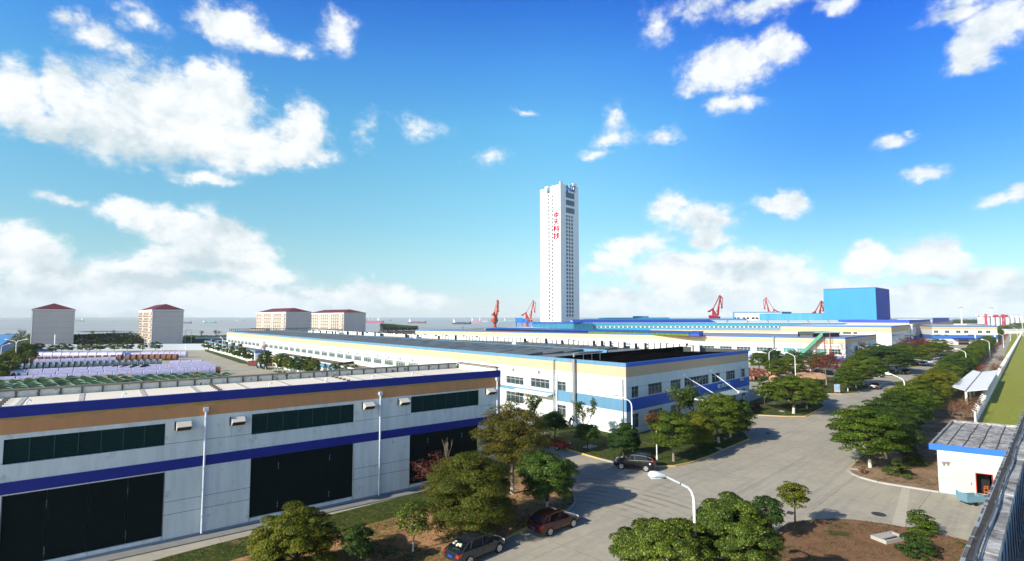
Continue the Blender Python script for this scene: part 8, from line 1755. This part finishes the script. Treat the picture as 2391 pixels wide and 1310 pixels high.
ship(872, 754, 50, 9, (.50, .10, .20), 1, 'red-hulled freighter right of the dormitory pair', cranes=True); ship(897, 750.5, 34, 6, (.25, .30, .32), 1, 'grey freighter beyond the red-hulled one'); ship(974, 755, 42, 8, (.20, .10, .13), 1, 'dark brown-red freighter in mid water'); ship(1078, 757, 44, 9, (.05, .07, .12), 1, 'dark navy freighter left of the cranes')
ship(1112, 753, 24, 9, (.50, .22, .30), 1, 'pinkish freighter just left of the end-on crane'); ship(1130, 752, 24, 8, (.40, .42, .42), 1, 'pale freighter behind the pinkish one', (.7, .6, .6)); ship(1168, 751, 26, 6, (.30, .36, .38), -1, 'faint grey-blue freighter behind the end-on crane'); ship(560, 750, 18, 3, (.3, .34, .36), 1, 'tiny faint ship on the horizon left of the dormitory pair')
def silos():
    D = 980; SW = mat('silo_white', (.72, .71, .69), .75, .2, col2=(.62, .62, .60), nscale=.05)
    k = 0
    for px in [2291 + 11.4 * j for j in range(13)]:
        x = atY(px, D + k * 5); t = place(SILO, (x, D + k * 5, 0), 0, 1, 'white round concrete silo in the long row at the far right', 'white silos at the far right'); k += 1
    t = thing('silo_gallery', 'long white gallery on top of the far silo row', 'gallery', (atY(2291, D), D, 0)); b = MB(); x0 = -8; x1 = 128
    b.hexa([(x0, -4, 20.2), (x1, 56, 20.2), (x1, 64, 20.2), (x0, 4, 20.2)], [(x0, -4, 21.5), (x1, 56, 21.5), (x1, 64, 21.5), (x0, 4, 21.5)]); b.build('gallery', SW, t)
SILO = thing('silo', 'x', 'silo'); b = MB(); b.lathe([(5.6, 0), (5.6, 20), (5.0, 20.15)], 18); b.build('shell', mat('silo_white', (.72, .71, .69), .75, .2, col2=(.62, .62, .60), nscale=.05), SILO, smooth=40); b = MB(); b.lathe([(1.2, 20), (1.2, 20.19), (.2, 20.19)], 8); b.build('cap', TRIM, SILO)
silos()
t = thing('gantry_crane', 'red gantry crane with long horizontal beam before the silos', 'gantry crane', (atY(2302, 760), 760, 0)); k = 760 / FOC; GR = mat('gantry_red', (.55, .03, .08), .5); b = MB()
b.beam((-16 * k, 0, zat(740, 760)), (100 * k, 30, zat(740, 790)), 1.6, 1.3); b.build('beam', GR, t)
for px, yy in ((0, 0), (76 * k, 24)):
    b = MB(); z1 = zat(734, 760); [b.beam((px + s * 1.4, yy, 4), (px + s * .9, yy, z1), 1.0, .8) for s in (-1, 1)]; b.beam((px - 1.6, yy, z1), (px + 1.6, yy, z1), .9, .9); b.beam((px + 1, yy, 12), (px + 3.6, yy + 4, 2), .9); b.beam((px - 1, yy, 12), (px - 1.5, yy - 4, 2), .9); b.build('portal_leg', GR, t)
for a in (32 * k, 56 * k, 62 * k): b = MB(); b.box((a, a * .3, zat(737, 770)), (5.5, 3, 2.6)); b.build('trolley', GR, t)
for px, top, lb in ((2245, 718.5, 'tall white light mast beyond the closing building'), (2316, 719, 'tall white light mast rising behind the silos')):
    t = thing('light_mast', lb, 'light mast', (atY(px, 900), 900, 0)); b = MB(); z1 = zat(top, 900); b.tube([(0, 0, 0), (0, 0, z1)], [1.1, .6], 8); b.build('mast', STEEL, t); b = MB(); b.box((0, 0, z1), (4, 4, .9)); b.build('lamp_ring', GALV, t)
for j, (px, w, lb) in enumerate(((2238, 34, 'long dark solar-like roof before the far woods'), (2300, 26, 'grey low roof under the gantry crane'), (2355, 40, 'low dark roofs beyond the tree row end'))):
    D = 480 + j * 60; x0 = atY(px, D); W_ = w * D / FOC; t = thing('low_building', lb, 'low building', (x0, D, 0)); b = MB(); b.box((W_ / 2, 8, 2.5), (W_, 22, 5)); b.build('wall', WHITE, t); b = MB(); b.hexa([(-1, -4, 5.01), (W_ + 1, -4, 5.01), (W_ + 1, 20, 5.01), (-1, 20, 5.01)], [(3, 4, 8.4), (W_ - 3, 4, 8.4), (W_ - 3, 12, 8.4), (3, 12, 8.4)]); b.build('roof', CHAR, t)
t = thing('gatehouse', 'small white gatehouse at the far end of the fence', 'gatehouse', (*G(2372, 779), 0)); b = MB(); b.box((0, 6, 2), (16, 8, 4)); b.build('wall', WHITE, t); b = MB(); b.box((0, 6, 4.3), (19, 10, .5)); b.build('roof', TRIM, t)
t = thing('utility_pole', 'concrete pole rising over the end of the tree row', 'utility pole', (atY(2386, 480), 480, 0)); b = MB(); b.tube([(0, 0, 0), (0, 0, 14.5)], .45, 8); b.box((0, 0, 12), (2.4, .4, .4)); b.build('pole', KERB, t)
for j, (px, py) in enumerate(((1795, 905), (1800, 899))): pass

# ---------------------------------------------------------------- haze
b = MB(); b.prism([(-5000, -300), (5000, -300), (5000, 5200), (-5000, 5200)], -3.0, 150)
hz = b.build('haze', bpy.data.materials.new('haze_air')); props(hz, kind='stuff')
m = hz.data.materials[0]; m.use_nodes = True; nt = m.node_tree; nt.nodes.clear(); pv = nt.nodes.new('ShaderNodeVolumePrincipled'); pv.inputs['Color'].default_value = (.86, .93, 1, 1); pv.inputs['Density'].default_value = .00007; pv.inputs['Anisotropy'].default_value = -.1
ou = nt.nodes.new('ShaderNodeOutputMaterial'); nt.links.new(pv.outputs[0], ou.inputs['Volume'])
# prototypes that found no place are removed
for o in [o for o in bpy.data.objects if o.get('label') == 'x' and not o.parent]:
    for c in list(o.children_recursive): bpy.data.objects.remove(c)
    bpy.data.objects.remove(o)
for o in bpy.data.objects:
    for k in ('_w', '_R', '_H', '_L', '_r'):
        if k in o: del o[k]
